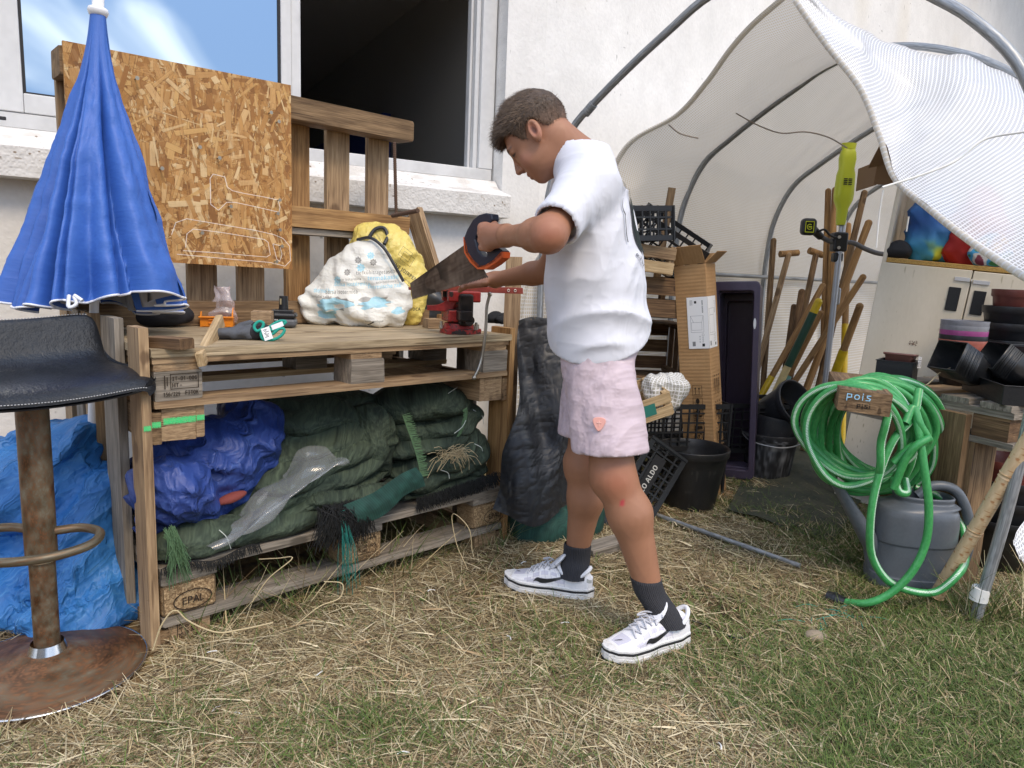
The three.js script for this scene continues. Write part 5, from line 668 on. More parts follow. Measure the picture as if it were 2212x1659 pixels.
  solo('soiled_sheet', patch([[[1118, 695, 2.70], [1150, 686, 2.72], [1200, 690, 2.75], [1260, 700, 2.75]], [[1130, 770, 2.66], [1160, 760, 2.68], [1210, 770, 2.72], [1270, 790, 2.75]], [[1150, 860, 2.66], [1180, 870, 2.66], [1220, 880, 2.7], [1270, 900, 2.72]], [[1170, 960, 2.66], [1190, 970, 2.66], [1230, 990, 2.68], [1270, 1000, 2.7]]], 60, 60, (a, b, c) => at(a, b, c).addScaledVector(V(0, 0, 1), .0), (x, y, z) => (warpRidge(x, y * .7, z, 6, 13) - .6) * .04), bsd, 'soil-stained dark sheet behind the hanging black plastic', 'plastic sheet');
  solo('green_net', heap([[at(1165, 1140, 2.62), V(.13, .10, .09)], [at(1250, 1110, 2.7), V(.10, .17, .09)], [at(1320, 1130, 2.85), V(.05, .12, .06)]], .04, (x, y, z) => (ridge(x * 14, y * 4, z * 14, 2) - .6) * -.03, .008, .04, 0), teal, 'dark teal netting heaped on the ground under the black sheet', 'netting');
  solo('fence_post', plank(.062, .93, .03).translate(...at(1111, 555, 2.78).add(V(0, -.465, 0)).toArray()), M.woodTan, 'plain wooden post standing behind the vise', 'post');
  solo('wood_offcut', T(plank(.16, .03, .09), ...gr(1305, 1180, .02).toArray(), 0, .5, .1), M.woodGrey, 'grey wood offcut lying on the ground behind the boy', 'wood');
}
// ---------------------------------------------------------------- closed parasol
{
  const top = at(212, 14, 2.06), bot = at(207, 643, 2.0), ax = top.clone().sub(bot), H = ax.length(), q = new THREE.Quaternion().setFromUnitVectors(V(0, 1, 0), ax.clone().normalize());
  const o = thing('parasol', 'closed blue beach parasol with white edging and white tip', 'parasol', bot); o.quaternion.copy(q);
  const cloth = mat({ map: dtex(128, 128, (x, y) => { const a = tn(x * 60, y * 60, 60, 60, 1), b = tn(x * 4, y * 4, 4, 4, 2); return mix3(hex('#2d57a8'), hex('#4372c2'), clamp(.5 + (a - .5) * .25 + (b - .5) * .3)); }, 3, 3), bumpMap: gtex(64, 64, (x, y) => tn(x * 60, y * 60, 60, 60, 1), 6, 6), bumpScale: .0005, roughness: .55, sheen: .3, side: DS, physical: true });
  const prof = [[.019], [.027], [.042], [.064], [.090], [.116], [.140], [.164], [.190], [.218], [.244]];
  const P = (th, t, off = 0) => { // th 0..1 round, t 0 top .. 1 rim
    const a = th * Math.PI * 2, w = a + .30 * Math.sin(a * 3 + 1) + .14 * Math.sin(a * 7 + t * 2), s = Math.abs(Math.sin(w * 4)), s2 = Math.abs(Math.sin(w * 6.5 + 1.3 + t * .8)), amp = .54 * sstep(.04, .45, t) * (1 - .3 * t);
    let r = spline(prof, t)[0] * (1 - amp * 1.05 * Math.pow(1 - s, 1.9) - .24 * sstep(.2, .8, t) * Math.pow(1 - s2, 2.4)); r += (ridge(a * 1.2, t * 5, 3, 2) - .6) * .03 * t + (fbm(Math.cos(a) * 4, t * 22, Math.sin(a) * 4) - .5) * .012 * sstep(.1, .4, t) + off;
    const y = (1 - t) * (H - .012) + (.03 * Math.sin(a * 2 + .6) + .018 * s - .02) * t * t; return V(Math.cos(a) * r, y, Math.sin(a) * r * .92);
  };
  mesh('canopy', surf(300, 90, (u, v) => P(u, v), true), cloth, o);
  const rim = []; for (let i = 0; i < 260; i++) rim.push(P(i / 260, 1, .001)); mesh('edging', new THREE.TubeGeometry(new THREE.CatmullRomCurve3(rim, true), 520, .0032, 6, true).scale(1, 1, 1), mat({ color: [.78, .8, .84], roughness: .7 }), o);
  const inner = mat({ color: [.46, .48, .53], roughness: .8, side: DS }); mesh('lining', surf(120, 20, (u, v) => { const p = P(u, .80 + v * .19, -.03); return p; }, true), inner, o);
  mesh('tip', lathe([[0, H + .038], [.010, H + .036], [.0145, H + .026], [.015, H - .004], [.024, H - .006], [.026, H - .014], [.022, H - .024], [.012, H - .03], [0, H - .03]], 28), mat({ color: [.83, .83, .84], roughness: .4 }), o);
  const base = gr(195, 1290), bl = o.worldToLocal(base.clone()); o.updateMatrixWorld(true); mesh('pole', rod(V(0, H - .1, 0), o.worldToLocal(base.clone()), .0125), mat({ color: [.8, .8, .82], roughness: .35 }), o);
  mesh('tie_ribbon', tube([V(.05, .0, .2), V(.06, -.03, .215), V(.075, -.02, .21), V(.065, .0, .205), V(.09, -.012, .21)], .005, 24, 5).scale(1, 1, 1), mat({ color: [.75, .77, .82], roughness: .7 }), o);
}
// ---------------------------------------------------------------- rusty bar stool
const STOOL = V(0, 0, 0);
{
  const C = gr(104, 1412, .045); C.y = 0; STOOL.copy(C); const o = thing('bar_stool', 'rusty bar stool with a cracked black leather seat', 'stool', C);
  const rust = (k) => mat({ map: dtex(256, 256, (x, y) => { const a = tn(x * 7, y * 7, 7, 7, 1), b = tn(x * 30, y * 30, 30, 30, 2), c = tn(x * 110, y * 110, 110, 110, 3), t = clamp((a * .4 + b * .35 + c * .35 - .35) * 2 + k); return mix3(hex('#77705f'), mix3(hex('#45301f'), hex('#7d573a'), c), t); }), metalnessMap: gtex(128, 128, (x, y) => clamp(1.2 - k - tn(x * 14, y * 14, 14, 14, 2)), 1, 1), metalness: .8, roughness: .5 });
  const rs = rust(.45), rc = rust(.12), chrome = mat({ color: [.62, .62, .62], metalness: 1, roughness: .22 });
  mesh('base_plate', lathe([[0, .062], [.03, .06], [.06, .05], [.11, .034], [.165, .024], [.205, .015], [.214, .011], [.215, .004], [.207, -.002]], 72), rs, o); mesh('base_rim', T(new THREE.TorusGeometry(.213, .0035, 8, 90), 0, .010, 0, Math.PI / 2), chrome, o);
  { const g = new THREE.CylinderGeometry(.035, .042, .022, 48, 3, true), p = g.attributes.position; for (let i = 0; i < p.count; i++) { const a = Math.atan2(p.getZ(i), p.getX(i)), k = 1 + .04 * Math.sin(a * 24); p.setX(i, p.getX(i) * k); p.setZ(i, p.getZ(i) * k); } g.computeVertexNormals(); mesh('collar', g.translate(0, .066, 0), chrome, o); }
  const yS = at(72, 866, -C.z).y, y1 = at(100, 1207, -C.z).y; mesh('lower_column', new THREE.CylinderGeometry(.0275, .0275, y1 - .05, 36).translate(0, (y1 + .05) / 2, 0), rc, o); mesh('upper_column', new THREE.CylinderGeometry(.0335, .0335, yS + .02 - y1, 40).translate(0, (yS + .02 + y1) / 2, 0), rc, o); mesh('column_ring', new THREE.CylinderGeometry(.0345, .0345, .008, 40).translate(0, y1 + .002, 0), chrome, o);
  const yr = y1 + .055; mesh('foot_ring', tube([V(.03, yr + .012, -.01), V(.08, yr + .014, -.03), V(.135, yr + .012, -.01), V(.148, yr + .006, .045), V(.10, yr, .11), V(.0, yr - .006, .14), V(-.11, yr - .004, .12), V(-.15, yr + .004, .05), V(-.13, yr + .010, .0), V(-.08, yr + .012, -.02), V(-.03, yr + .012, -.01)], .0105, 110, 12), rust(-.15), o);
  mesh('swivel_plate', rbox(.2, .014, .18, .004).translate(0, yS + .016, 0), M.black, o);
  const leather = mat({ physical: true, map: dtex(256, 256, (x, y) => { const a = tn(x * 6, y * 6, 6, 6, 1), b = tn(x * 50, y * 50, 50, 50, 2); return mix3([.075, .085, .105], [.22, .24, .27], clamp((a - .45) * .5 + (b - .5) * .3 + .08)); }), bumpMap: gtex(256, 256, (x, y) => tn(x * 90, y * 90, 90, 90, 3) * .5 + tn(x * 30, y * 30, 30, 30, 4) * .5, 2, 2), bumpScale: .0012, roughness: .38, clearcoat: .15, clearcoatRoughness: .4 });
  // saddle: v runs from the raised back (0) to the drooping front lip (1)
  const prof = [[-.165, .140], [-.160, .152], [-.148, .147], [-.134, .11], [-.115, .066], [-.085, .044], [-.04, .037], [.02, .036], [.08, .031], [.122, .020], [.140, .004], [.143, -.008]], und = [[-.168, .130], [-.155, .10], [-.14, .06], [-.11, .026], [-.065, .010], [0, .006], [.07, .002], [.115, -.006], [.136, -.016], [.143, -.012]];
  const wv = (t) => .235 - .03 * Math.pow(Math.abs(t - .45) * 2, 3);
  const sk = (pr, s) => (u, v) => { const [z, y] = spline(pr, v), w = wv(v), k = (u - .5) * 2, e = Math.sqrt(Math.max(0, 1 - Math.pow(Math.abs(k), 10))); return V(k * w, y * 1 + s * .0 - (1 - e) * .022 * (s > 0 ? 1 : -1) + .014 * k * k, z); };
  const g = merge([surf(70, 60, sk(prof, 1)), surf(70, 60, sk(und, -1))]); g.rotateY(1.02); mesh('seat', g.translate(-.0, yS + .02, -.0), leather, o);
  const st = (pr, v0, off) => { const l = []; for (let i = 0; i < 60; i++) { const a = sk(pr, 1)(.03 + i / 60 * .94, v0), b = sk(pr, 1)(.03 + (i + .55) / 60 * .94, v0); a.y += off; b.y += off; l.push(rod(a, b, .0011, .0011, 4)); } const m = merge(l); m.rotateY(1.02); return m.translate(0, yS + .02, 0); };
  mesh('stitching', merge([st(prof, .955, .002), st(prof, .14, .002)]), mat({ color: [.45, .45, .45], roughness: 1 }), o);
}
// ---------------------------------------------------------------- things on the bench top
const TOP = .7815;
const onTop = (name, label, category, px, py, turn, dy = 0) => { const p = gr(px, py, TOP); p.y += dy; return thing(name, label, category, p, turn); };
{ // black cloth
  solo('black_cloth', heap([[gr(325, 706, TOP).add(V(0, .045, -.05)), V(.11, .055, .08)], [gr(290, 706, TOP).add(V(0, .04, -.03)), V(.07, .045, .06)]], .04, (x, y, z) => (warpRidge(x, y, z, 10, 3) - .62) * -.03, .007, .04, TOP), mat({ color: [.012, .012, .015], roughness: .9 }), 'black cloth bundle under the edge of the parasol', 'cloth');
}
{ // orange storage bin with a clear bag
  const o = onTop('storage_bin', 'small orange plastic stacking bin on the workbench', 'bin', 468, 706, .30), m = plastic('#e8891c', .4), W = .098, D = .13, H = .062, t = .003;
  const B = (n, X, Y, Z, x, y, z) => mesh(n, rbox(X, Y, Z, .002, 1).translate(x, y, z), m, o);
  B('bottom', W, t, D, 0, t / 2, -D / 2); B('back', W, H, t, 0, H / 2, -D); for (const s of [-1, 1]) { const sh = new THREE.Shape(); sh.moveTo(0, 0); sh.lineTo(D, 0); sh.lineTo(D, H); sh.lineTo(.035, H); sh.lineTo(.004, H * .5); sh.lineTo(0, H * .5); sh.closePath(); const g = new THREE.ExtrudeGeometry(sh, { depth: t, bevelEnabled: true, bevelSize: .0015, bevelThickness: .001, bevelSegments: 1 }); g.rotateY(Math.PI / 2); mesh('side', g.translate(s * W / 2 - t / 2, 0, 0), m, o); }
  B('front', W, H * .5, t, 0, H * .25, 0); B('lip', W + .012, .006, .012, 0, H * .52, .004); B('lip', W + .014, .006, .008, 0, H, -D); B('label_slot', .05, .004, .006, 0, .012, .004); B('label_slot', .05, .004, .006, 0, .024, .004);
  const cp = mat({ physical: true, color: [.93, .86, .86], transmission: .75, thickness: 0, roughness: .12, ior: 1.45, side: DS });
  solo('plastic_bag', (() => { const g = surf(48, 40, (u, v) => { const a = u * Math.PI * 2, r = mix(.032, .03, v) * (1 + .25 * Math.sin(v * 5 + 1)); return V(Math.cos(a) * r * mix(1, 1.25, v), v * .12, Math.sin(a) * r * mix(1, .35, v)); }, true); displace(g, (x, y, z) => (warpRidge(x, y, z, 20, 3) - .6) * .028); const p = gr(466, 706, TOP).add(V(.005, .012, -.05)); return g.translate(p.x, p.y, p.z); })(), cp, 'clear plastic bag of small parts in the orange bin', 'bag');
  solo('battery_cell', T(rbox(.02, .05, .03, .004), ...gr(494, 700, TOP).add(V(0, .04, -.03)).toArray()), M.dark, 'grey metal piece standing in the orange bin', 'part');
}
{ // batten, offcut, blocks
  const A = at(433, 778, 1.765), B = at(476, 692, 2.10), d = B.clone().sub(A), g = plank(.034, .019, d.length()); g.lookAt ? 0 : 0; const q = new THREE.Quaternion().setFromUnitVectors(V(0, 0, 1), d.clone().normalize()); g.applyQuaternion(q); const c = A.clone().add(B).multiplyScalar(.5); solo('batten', g.translate(c.x, c.y, c.z), M.woodPale, 'narrow pale batten sticking out over the front edge of the workbench', 'wood');
  solo('wood_block', T(plank(.105, .026, .05), ...gr(366, 740, TOP + .0135).toArray(), 0, -.28, 0), M.woodDark, 'dark weathered wood offcut lying near the bench left corner', 'wood');
  solo('wood_block', T(plank(.06, .07, .09), ...gr(555, 700, TOP + .035).add(V(0, 0, -.05)).toArray(), 0, .25, 0), M.woodTan, 'squared wood block standing behind the tool battery', 'wood'); solo('wood_block', T(plank(.07, .035, .06), ...gr(944, 702, TOP + .018).add(V(-.02, 0, -.08)).toArray(), 0, .5, 0), M.woodTan, 'small wood block with a chewed face behind the vise', 'wood'); solo('wood_block', T(plank(.09, .05, .03), ...tb(1.16, TOP + .026, .30).toArray(), 0, .7, 0), M.woodOrange, 'short wood piece lying behind the vise near the post', 'wood');
  solo('wood_block', T(plank(.07, .06, .05), ...tb(1.13, TOP + .031, .45).toArray(), 0, .4, 0), M.woodOld, 'brown wood block against the back rail by the shopping bag', 'wood');
}
{ // gloves
  const gm = mat({ color: [.085, .09, .10], roughness: .8, bumpMap: WB, bumpScale: .001 }), gk = mat({ color: [.02, .02, .022], roughness: .9 }), gc = mat({ color: [.02, .33, .25], roughness: .9 }), o = onTop('work_gloves', 'pair of grey work gloves with green cuffs folded together', 'gloves', 545, 734, .15);
  mesh('glove', heap([[V(-.05, .016, -.01), V(.055, .017, .03), [.05]], [V(-.085, .014, .0), V(.03, .012, .018)], [V(-.03, .03, -.035), V(.035, .018, .02), [.5]], [V(-.01, .018, -.02), V(.04, .02, .03)]], .014, (x, y, z) => (warpRidge(x, y, z, 22, 4) - .62) * -.008, .003, .02, 0), gm, o); mesh('glove', heap([[V(.02, .022, -.01), V(.035, .022, .028), [.2]], [V(.012, .03, -.03), V(.03, .02, .02)]], .01, (x, y, z) => (warpRidge(x, y, z, 22, 9) - .62) * -.006, .003, .02, 0), gk, o);
  const cuff = (pts) => mesh('cuff', tube(pts.map(p => V(...p)), .0042, 40, 8, true), gc, o); cuff([[.035, .006, .028], [.06, .004, .026], [.085, .018, .022], [.092, .034, .018], [.08, .036, .02], [.055, .018, .024], [.04, .03, .026], [.03, .022, .028]]); cuff([[.06, .03, .018], [.085, .045, .012], [.094, .055, .006], [.075, .055, .01], [.05, .036, .016]]); cuff([[.01, .04, .02], [.022, .054, .016], [.034, .05, .016], [.03, .034, .02], [.018, .028, .024]]);
  mesh('care_tag', T(new THREE.PlaneGeometry(.024, .036), .047, .022, .034, -.2, 0, .35), mat({ map: ctex(48, 72, (c) => { c.fillStyle = '#eee'; c.fillRect(0, 0, 48, 72); c.fillStyle = '#333'; for (let i = 0; i < 7; i++) c.fillRect(8 + i % 3 * 4, 10 + i * 7, 22 - i % 2 * 8, 3); }), side: DS, roughness: .8 }), o); mesh('care_tag', T(new THREE.PlaneGeometry(.034, .014), .073, .044, .02, -.3, 0, .4), mat({ color: [.8, .8, .8], roughness: .8, side: DS }), o);
}
{ // drill battery
  const o = onTop('tool_battery', 'black and grey cordless tool battery pack standing upright', 'battery', 605, 708, .22), g = plastic('#5d6064', .45);
  mesh('shell', rbox(.105, .03, .085, .012, 3).translate(0, .016, -.04), g, o); mesh('cover', rbox(.106, .02, .086, .01, 3).translate(0, .0405, -.04), M.black, o); mesh('tower', merge([new THREE.CylinderGeometry(.0145, .0165, .05, 20).translate(.008, .082, -.045), rbox(.07, .012, .05, .004).translate(.005, .054, -.042)]), M.black, o); mesh('contact', rbox(.006, .02, .004, .001).translate(.0, .088, -.029), mat({ color: [.5, .42, .25], metalness: .8, roughness: .4 }), o); mesh('latch', rbox(.02, .04, .006, .002).translate(-.028, .034, .0035), M.black, o);
  mesh('label', new THREE.PlaneGeometry(.05, .03).translate(-.026, .02, .0072), stampMat(160, 96, (c) => { c.fillStyle = '#131313'; c.fillRect(0, 0, 56, 44); c.fillRect(104, 4, 50, 40); c.fillStyle = '#eee'; c.font = 'bold 15px sans-serif'; c.fillText('Lithium+', 2, 18, 52); c.font = 'bold 22px sans-serif'; c.fillText('18V', 12, 40); c.fillText('R18', 108, 32, 42); c.fillStyle = '#c9b52a'; c.fillRect(12, 58, 36, 24); }), o);
}
{ // grey case with red catch
  const o = onTop('tool_case', 'grey tool case with a red catch half hidden by the bag', 'case', 690, 690, .5); mesh('body', rbox(.10, .13, .06, .014, 3).translate(0, .065, 0), plastic('#6c7177', .45), o); mesh('edge', rbox(.104, .05, .064, .012, 3).translate(0, .105, .0), M.dark, o); mesh('catch', rbox(.026, .022, .006, .003).translate(-.022, .118, .034), plastic('#c2232b', .4), o); mesh('stripe', rbox(.012, .07, .004, .002).translate(-.04, .06, .031), mat({ color: [.7, .7, .72], roughness: .4, metalness: .4 }), o); o.rotation.z = .12;
}
{ // rusty rods hanging from the back
  const rm = mat({ color: [.10, .058, .036], roughness: .9 }); const a = at(852, 308, 2.55), b = at(856, 470, 2.55), rib = []; rib.push(rod(a, b, .0055)); for (let i = 0; i < 40; i++) { const p = a.clone().lerp(b, i / 40); rib.push(T(new THREE.TorusGeometry(.0058, .0012, 4, 8), p.x, p.y, p.z, Math.PI / 2 + .3)); } const o = thing('rebar', 'thin rusty ribbed steel bar hanging from the top beam of the slatted back', 'bar'); mesh('bar', merge(rib), rm, o);
  solo('rebar', rod(at(848, 466, 2.50), at(903, 455, 2.40), .0075), rm, 'short rusty steel peg sticking out of the middle beam', 'bar');
}
// ---------------------------------------------------------------- white cool bag and yellow bag
{
  const C = gr(782, 706, TOP); C.z -= .10; C.x -= .03; // base centre
  const turn = .12, loc = (ells, disp, cell) => { const g = heap(ells, .06, disp, cell, .05, 0); return g; };
  const o = thing('cool_bag', 'stuffed white thermal shopping bag printed with snowflakes and words', 'bag', C, turn);
  const g = loc([[V(-.02, .085, 0), V(.185, .10, .11), [-.1]], [V(.0, .16, -.01), V(.135, .13, .095), [-.25]], [V(.04, .235, -.02), V(.085, .085, .07), [-.5]], [V(.10, .10, .0), V(.09, .11, .09)], [V(-.14, .055, .01), V(.07, .055, .07)], [V(.03, .035, .09), V(.07, .035, .04), [-.3]], [V(.12, .05, .06), V(.045, .045, .04)]], (x, y, z) => (warpRidge(x, y, z, 8, 2) - .62) * -.035 * sstep(.3, .05, y) + (warpRidge(x + y, y, z, 14, 7) - .62) * -.010, .0055);
  const p = g.attributes.position, uv = g.attributes.uv; for (let i = 0; i < p.count; i++) uv.setXY(i, (p.getX(i) + .23) / .46, p.getY(i) / .34 + (p.getZ(i) - .08) * .25);
  const tex = ctex(1024, 768, (c, w, h) => {
    c.fillStyle = '#dcdbd2'; c.fillRect(0, 0, w, h); const r = RNG(2); for (let i = 0; i < 500; i++) { c.globalAlpha = .05; c.fillStyle = r() < .5 ? '#fff' : '#b9b7ab'; c.fillRect(r() * w, r() * h, 20 + r() * 80, 4 + r() * 30); } c.globalAlpha = 1;
    const X = (x) => x * w, blue = '#9fcbd8', grey = '#8d8b84'; c.save(); c.translate(w * .5, h * .5); c.rotate(-.06); c.translate(-w * .5, -h * .5);
    const flake = (x, y, s, col) => { c.fillStyle = col; for (let k = 0; k < 8; k++) { const a = k * Math.PI / 4; c.beginPath(); c.ellipse(x + Math.cos(a) * s, y + Math.sin(a) * s, s * .55, s * .4, a, 0, 7); c.fill(); } c.beginPath(); c.arc(x, y, s * .4, 0, 7); c.fill(); };
    flake(620, 190, 20, blue); flake(520, 225, 18, grey); flake(640, 245, 18, grey); flake(540, 285, 22, blue); flake(430, 320, 17, grey); flake(350, 380, 20, blue);
    c.font = 'bold 40px sans-serif'; c.fillStyle = grey; c.fillText('tiefkühltragetasche', 500, 340, 330); c.fillStyle = blue; c.font = 'bold 46px sans-serif'; c.fillText('termokasse', 590, 385, 250); c.fillStyle = grey; c.font = 'bold 26px sans-serif'; c.fillText('saco isotérmico', 660, 412, 160); c.fillText('saco isotermica', 350, 385, 190); c.fillStyle = blue; c.font = 'bold 42px sans-serif'; c.fillText('bolsa isotérmica', 320, 430, 290); c.fillText('thermische zak', 590, 452, 270); c.fillText('thermal bag', 150, 480, 170); c.fillStyle = grey; c.font = 'bold 44px sans-serif'; c.fillText('borsa isotermica', 250, 490, 260); c.font = 'bold 26px sans-serif'; c.fillText('izolační taška', 130, 520, 180); c.fillText('isothermique', 560, 720, 150);
    const blob = (x, y, R, col, n, sd) => { const q = RNG(sd); c.fillStyle = col; c.beginPath(); for (let k = 0; k <= n; k++) { const a = k / n * 6.283, rr = R * (.55 + q() * .6); c.lineTo(x + Math.cos(a) * rr * 1.7, y + Math.sin(a) * rr * .7); } c.fill(); };
    blob(330, 570, 90, grey, 22, 3); blob(320, 580, 88, blue, 20, 4); blob(640, 560, 80, '#a5a29a', 18, 5); blob(650, 570, 78, blue, 20, 6); blob(250, 660, 60, blue, 14, 7); blob(700, 620, 34, '#e7e6df', 10, 8); blob(360, 590, 34, '#d8d7cf', 12, 9); blob(820, 640, 40, blue, 12, 10); c.restore();
    c.fillStyle = '#26262a'; c.save(); c.translate(600, 742); c.rotate(-.6); c.fillRect(0, -5, 70, 9); c.restore();
  });
  mesh('bag_body', g, mat({ map: tex, roughness: .42, side: DS, bumpMap: crk, bumpScale: .003 }), o);
  mesh('closure_strip', tube([V(-.012, .318, -.01), V(.04, .325, .03), V(.09, .29, .055), V(.13, .23, .07), V(.165, .17, .07)], .006, 40, 8), M.dark, o, 'dark grey plastic closing strip of the bag'); mesh('carry_grip', tube([V(.03, .325, .0), V(.055, .36, -.01), V(.085, .365, -.012), V(.10, .335, .0), V(.09, .305, .02)], .007, 30, 8), M.dark, o);
  const y = thing('yellow_bag', 'crumpled yellow printed recycling bag behind the white cool bag', 'bag', C, turn);
  const yg = loc([[V(.09, .30, -.07), V(.10, .085, .075), [-.5]], [V(.16, .20, -.06), V(.085, .12, .08), [.35]], [V(.02, .30, -.08), V(.07, .07, .06)], [V(.19, .08, -.06), V(.05, .10, .06)]], (x, q, z) => (warpRidge(x, q, z, 12, 22) - .62) * -.024 + (warpRidge(x, q, z, 34, 3) - .62) * -.008, .0055), yp = yg.attributes.position, yu = yg.attributes.uv; for (let i = 0; i < yp.count; i++) yu.setXY(i, (yp.getX(i) + .08) / .36, yp.getY(i) / .42);
  mesh('bag_body', yg, mat({ map: ctex(512, 512, (c, w, h) => { c.fillStyle = '#dcc66a'; c.fillRect(0, 0, w, h); const r = RNG(8); for (let i = 0; i < 300; i++) { c.globalAlpha = .12; c.fillStyle = r() < .5 ? '#f2e39a' : '#bfa23c'; c.beginPath(); c.ellipse(r() * w, r() * h, 4 + r() * 26, 3 + r() * 12, r() * 3, 0, 7); c.fill(); } c.globalAlpha = .8; c.fillStyle = '#2c2a22'; c.save(); c.translate(300, 250); c.rotate(.55); c.font = 'bold 24px sans-serif'; c.fillText('RANNE JOIRPEN', -60, -10); c.font = '13px sans-serif'; for (let i = 0; i < 6; i++) c.fillText('tri des emballages menagers', -50 - i * 4, 14 + i * 16); c.strokeRect(-20, -110, 60, 44); c.strokeRect(0, -96, 60, 44); c.restore(); c.save(); c.translate(180, 80); c.rotate(.9); c.font = '14px sans-serif'; for (let i = 0; i < 9; i++) c.fillText('bouteilles et flacons', 0, i * 17); c.restore(); c.font = 'bold 22px sans-serif'; c.fillText('VALUDCA', 340, 440); c.beginPath(); c.arc(318, 432, 14, 0, 7); c.fill(); }), roughness: .35, side: DS, bumpMap: crk, bumpScale: .004 }), y);
  solo('grey_bag', heap([[tb(1.16, TOP + .06, .52), V(.10, .07, .07)], [tb(1.2, TOP + .10, .45), V(.05, .06, .05)]], .04, (x, Y, z) => (warpRidge(x, Y, z, 12, 3) - .62) * -.03, .007, .04, TOP), mat({ color: [.035, .037, .04], roughness: .35 }), 'black plastic bag slumped behind the vise', 'bag'); solo('black_rag', heap([[gr(1075, 702, TOP).add(V(0, .022, -.08)), V(.05, .025, .04)]], .02, (x, Y, z) => (warpRidge(x, Y, z, 22, 3) - .62) * -.02, .004, .03, TOP), mat({ color: [.01, .01, .011], roughness: .9 }), 'black rag lying right of the vise', 'cloth');
}
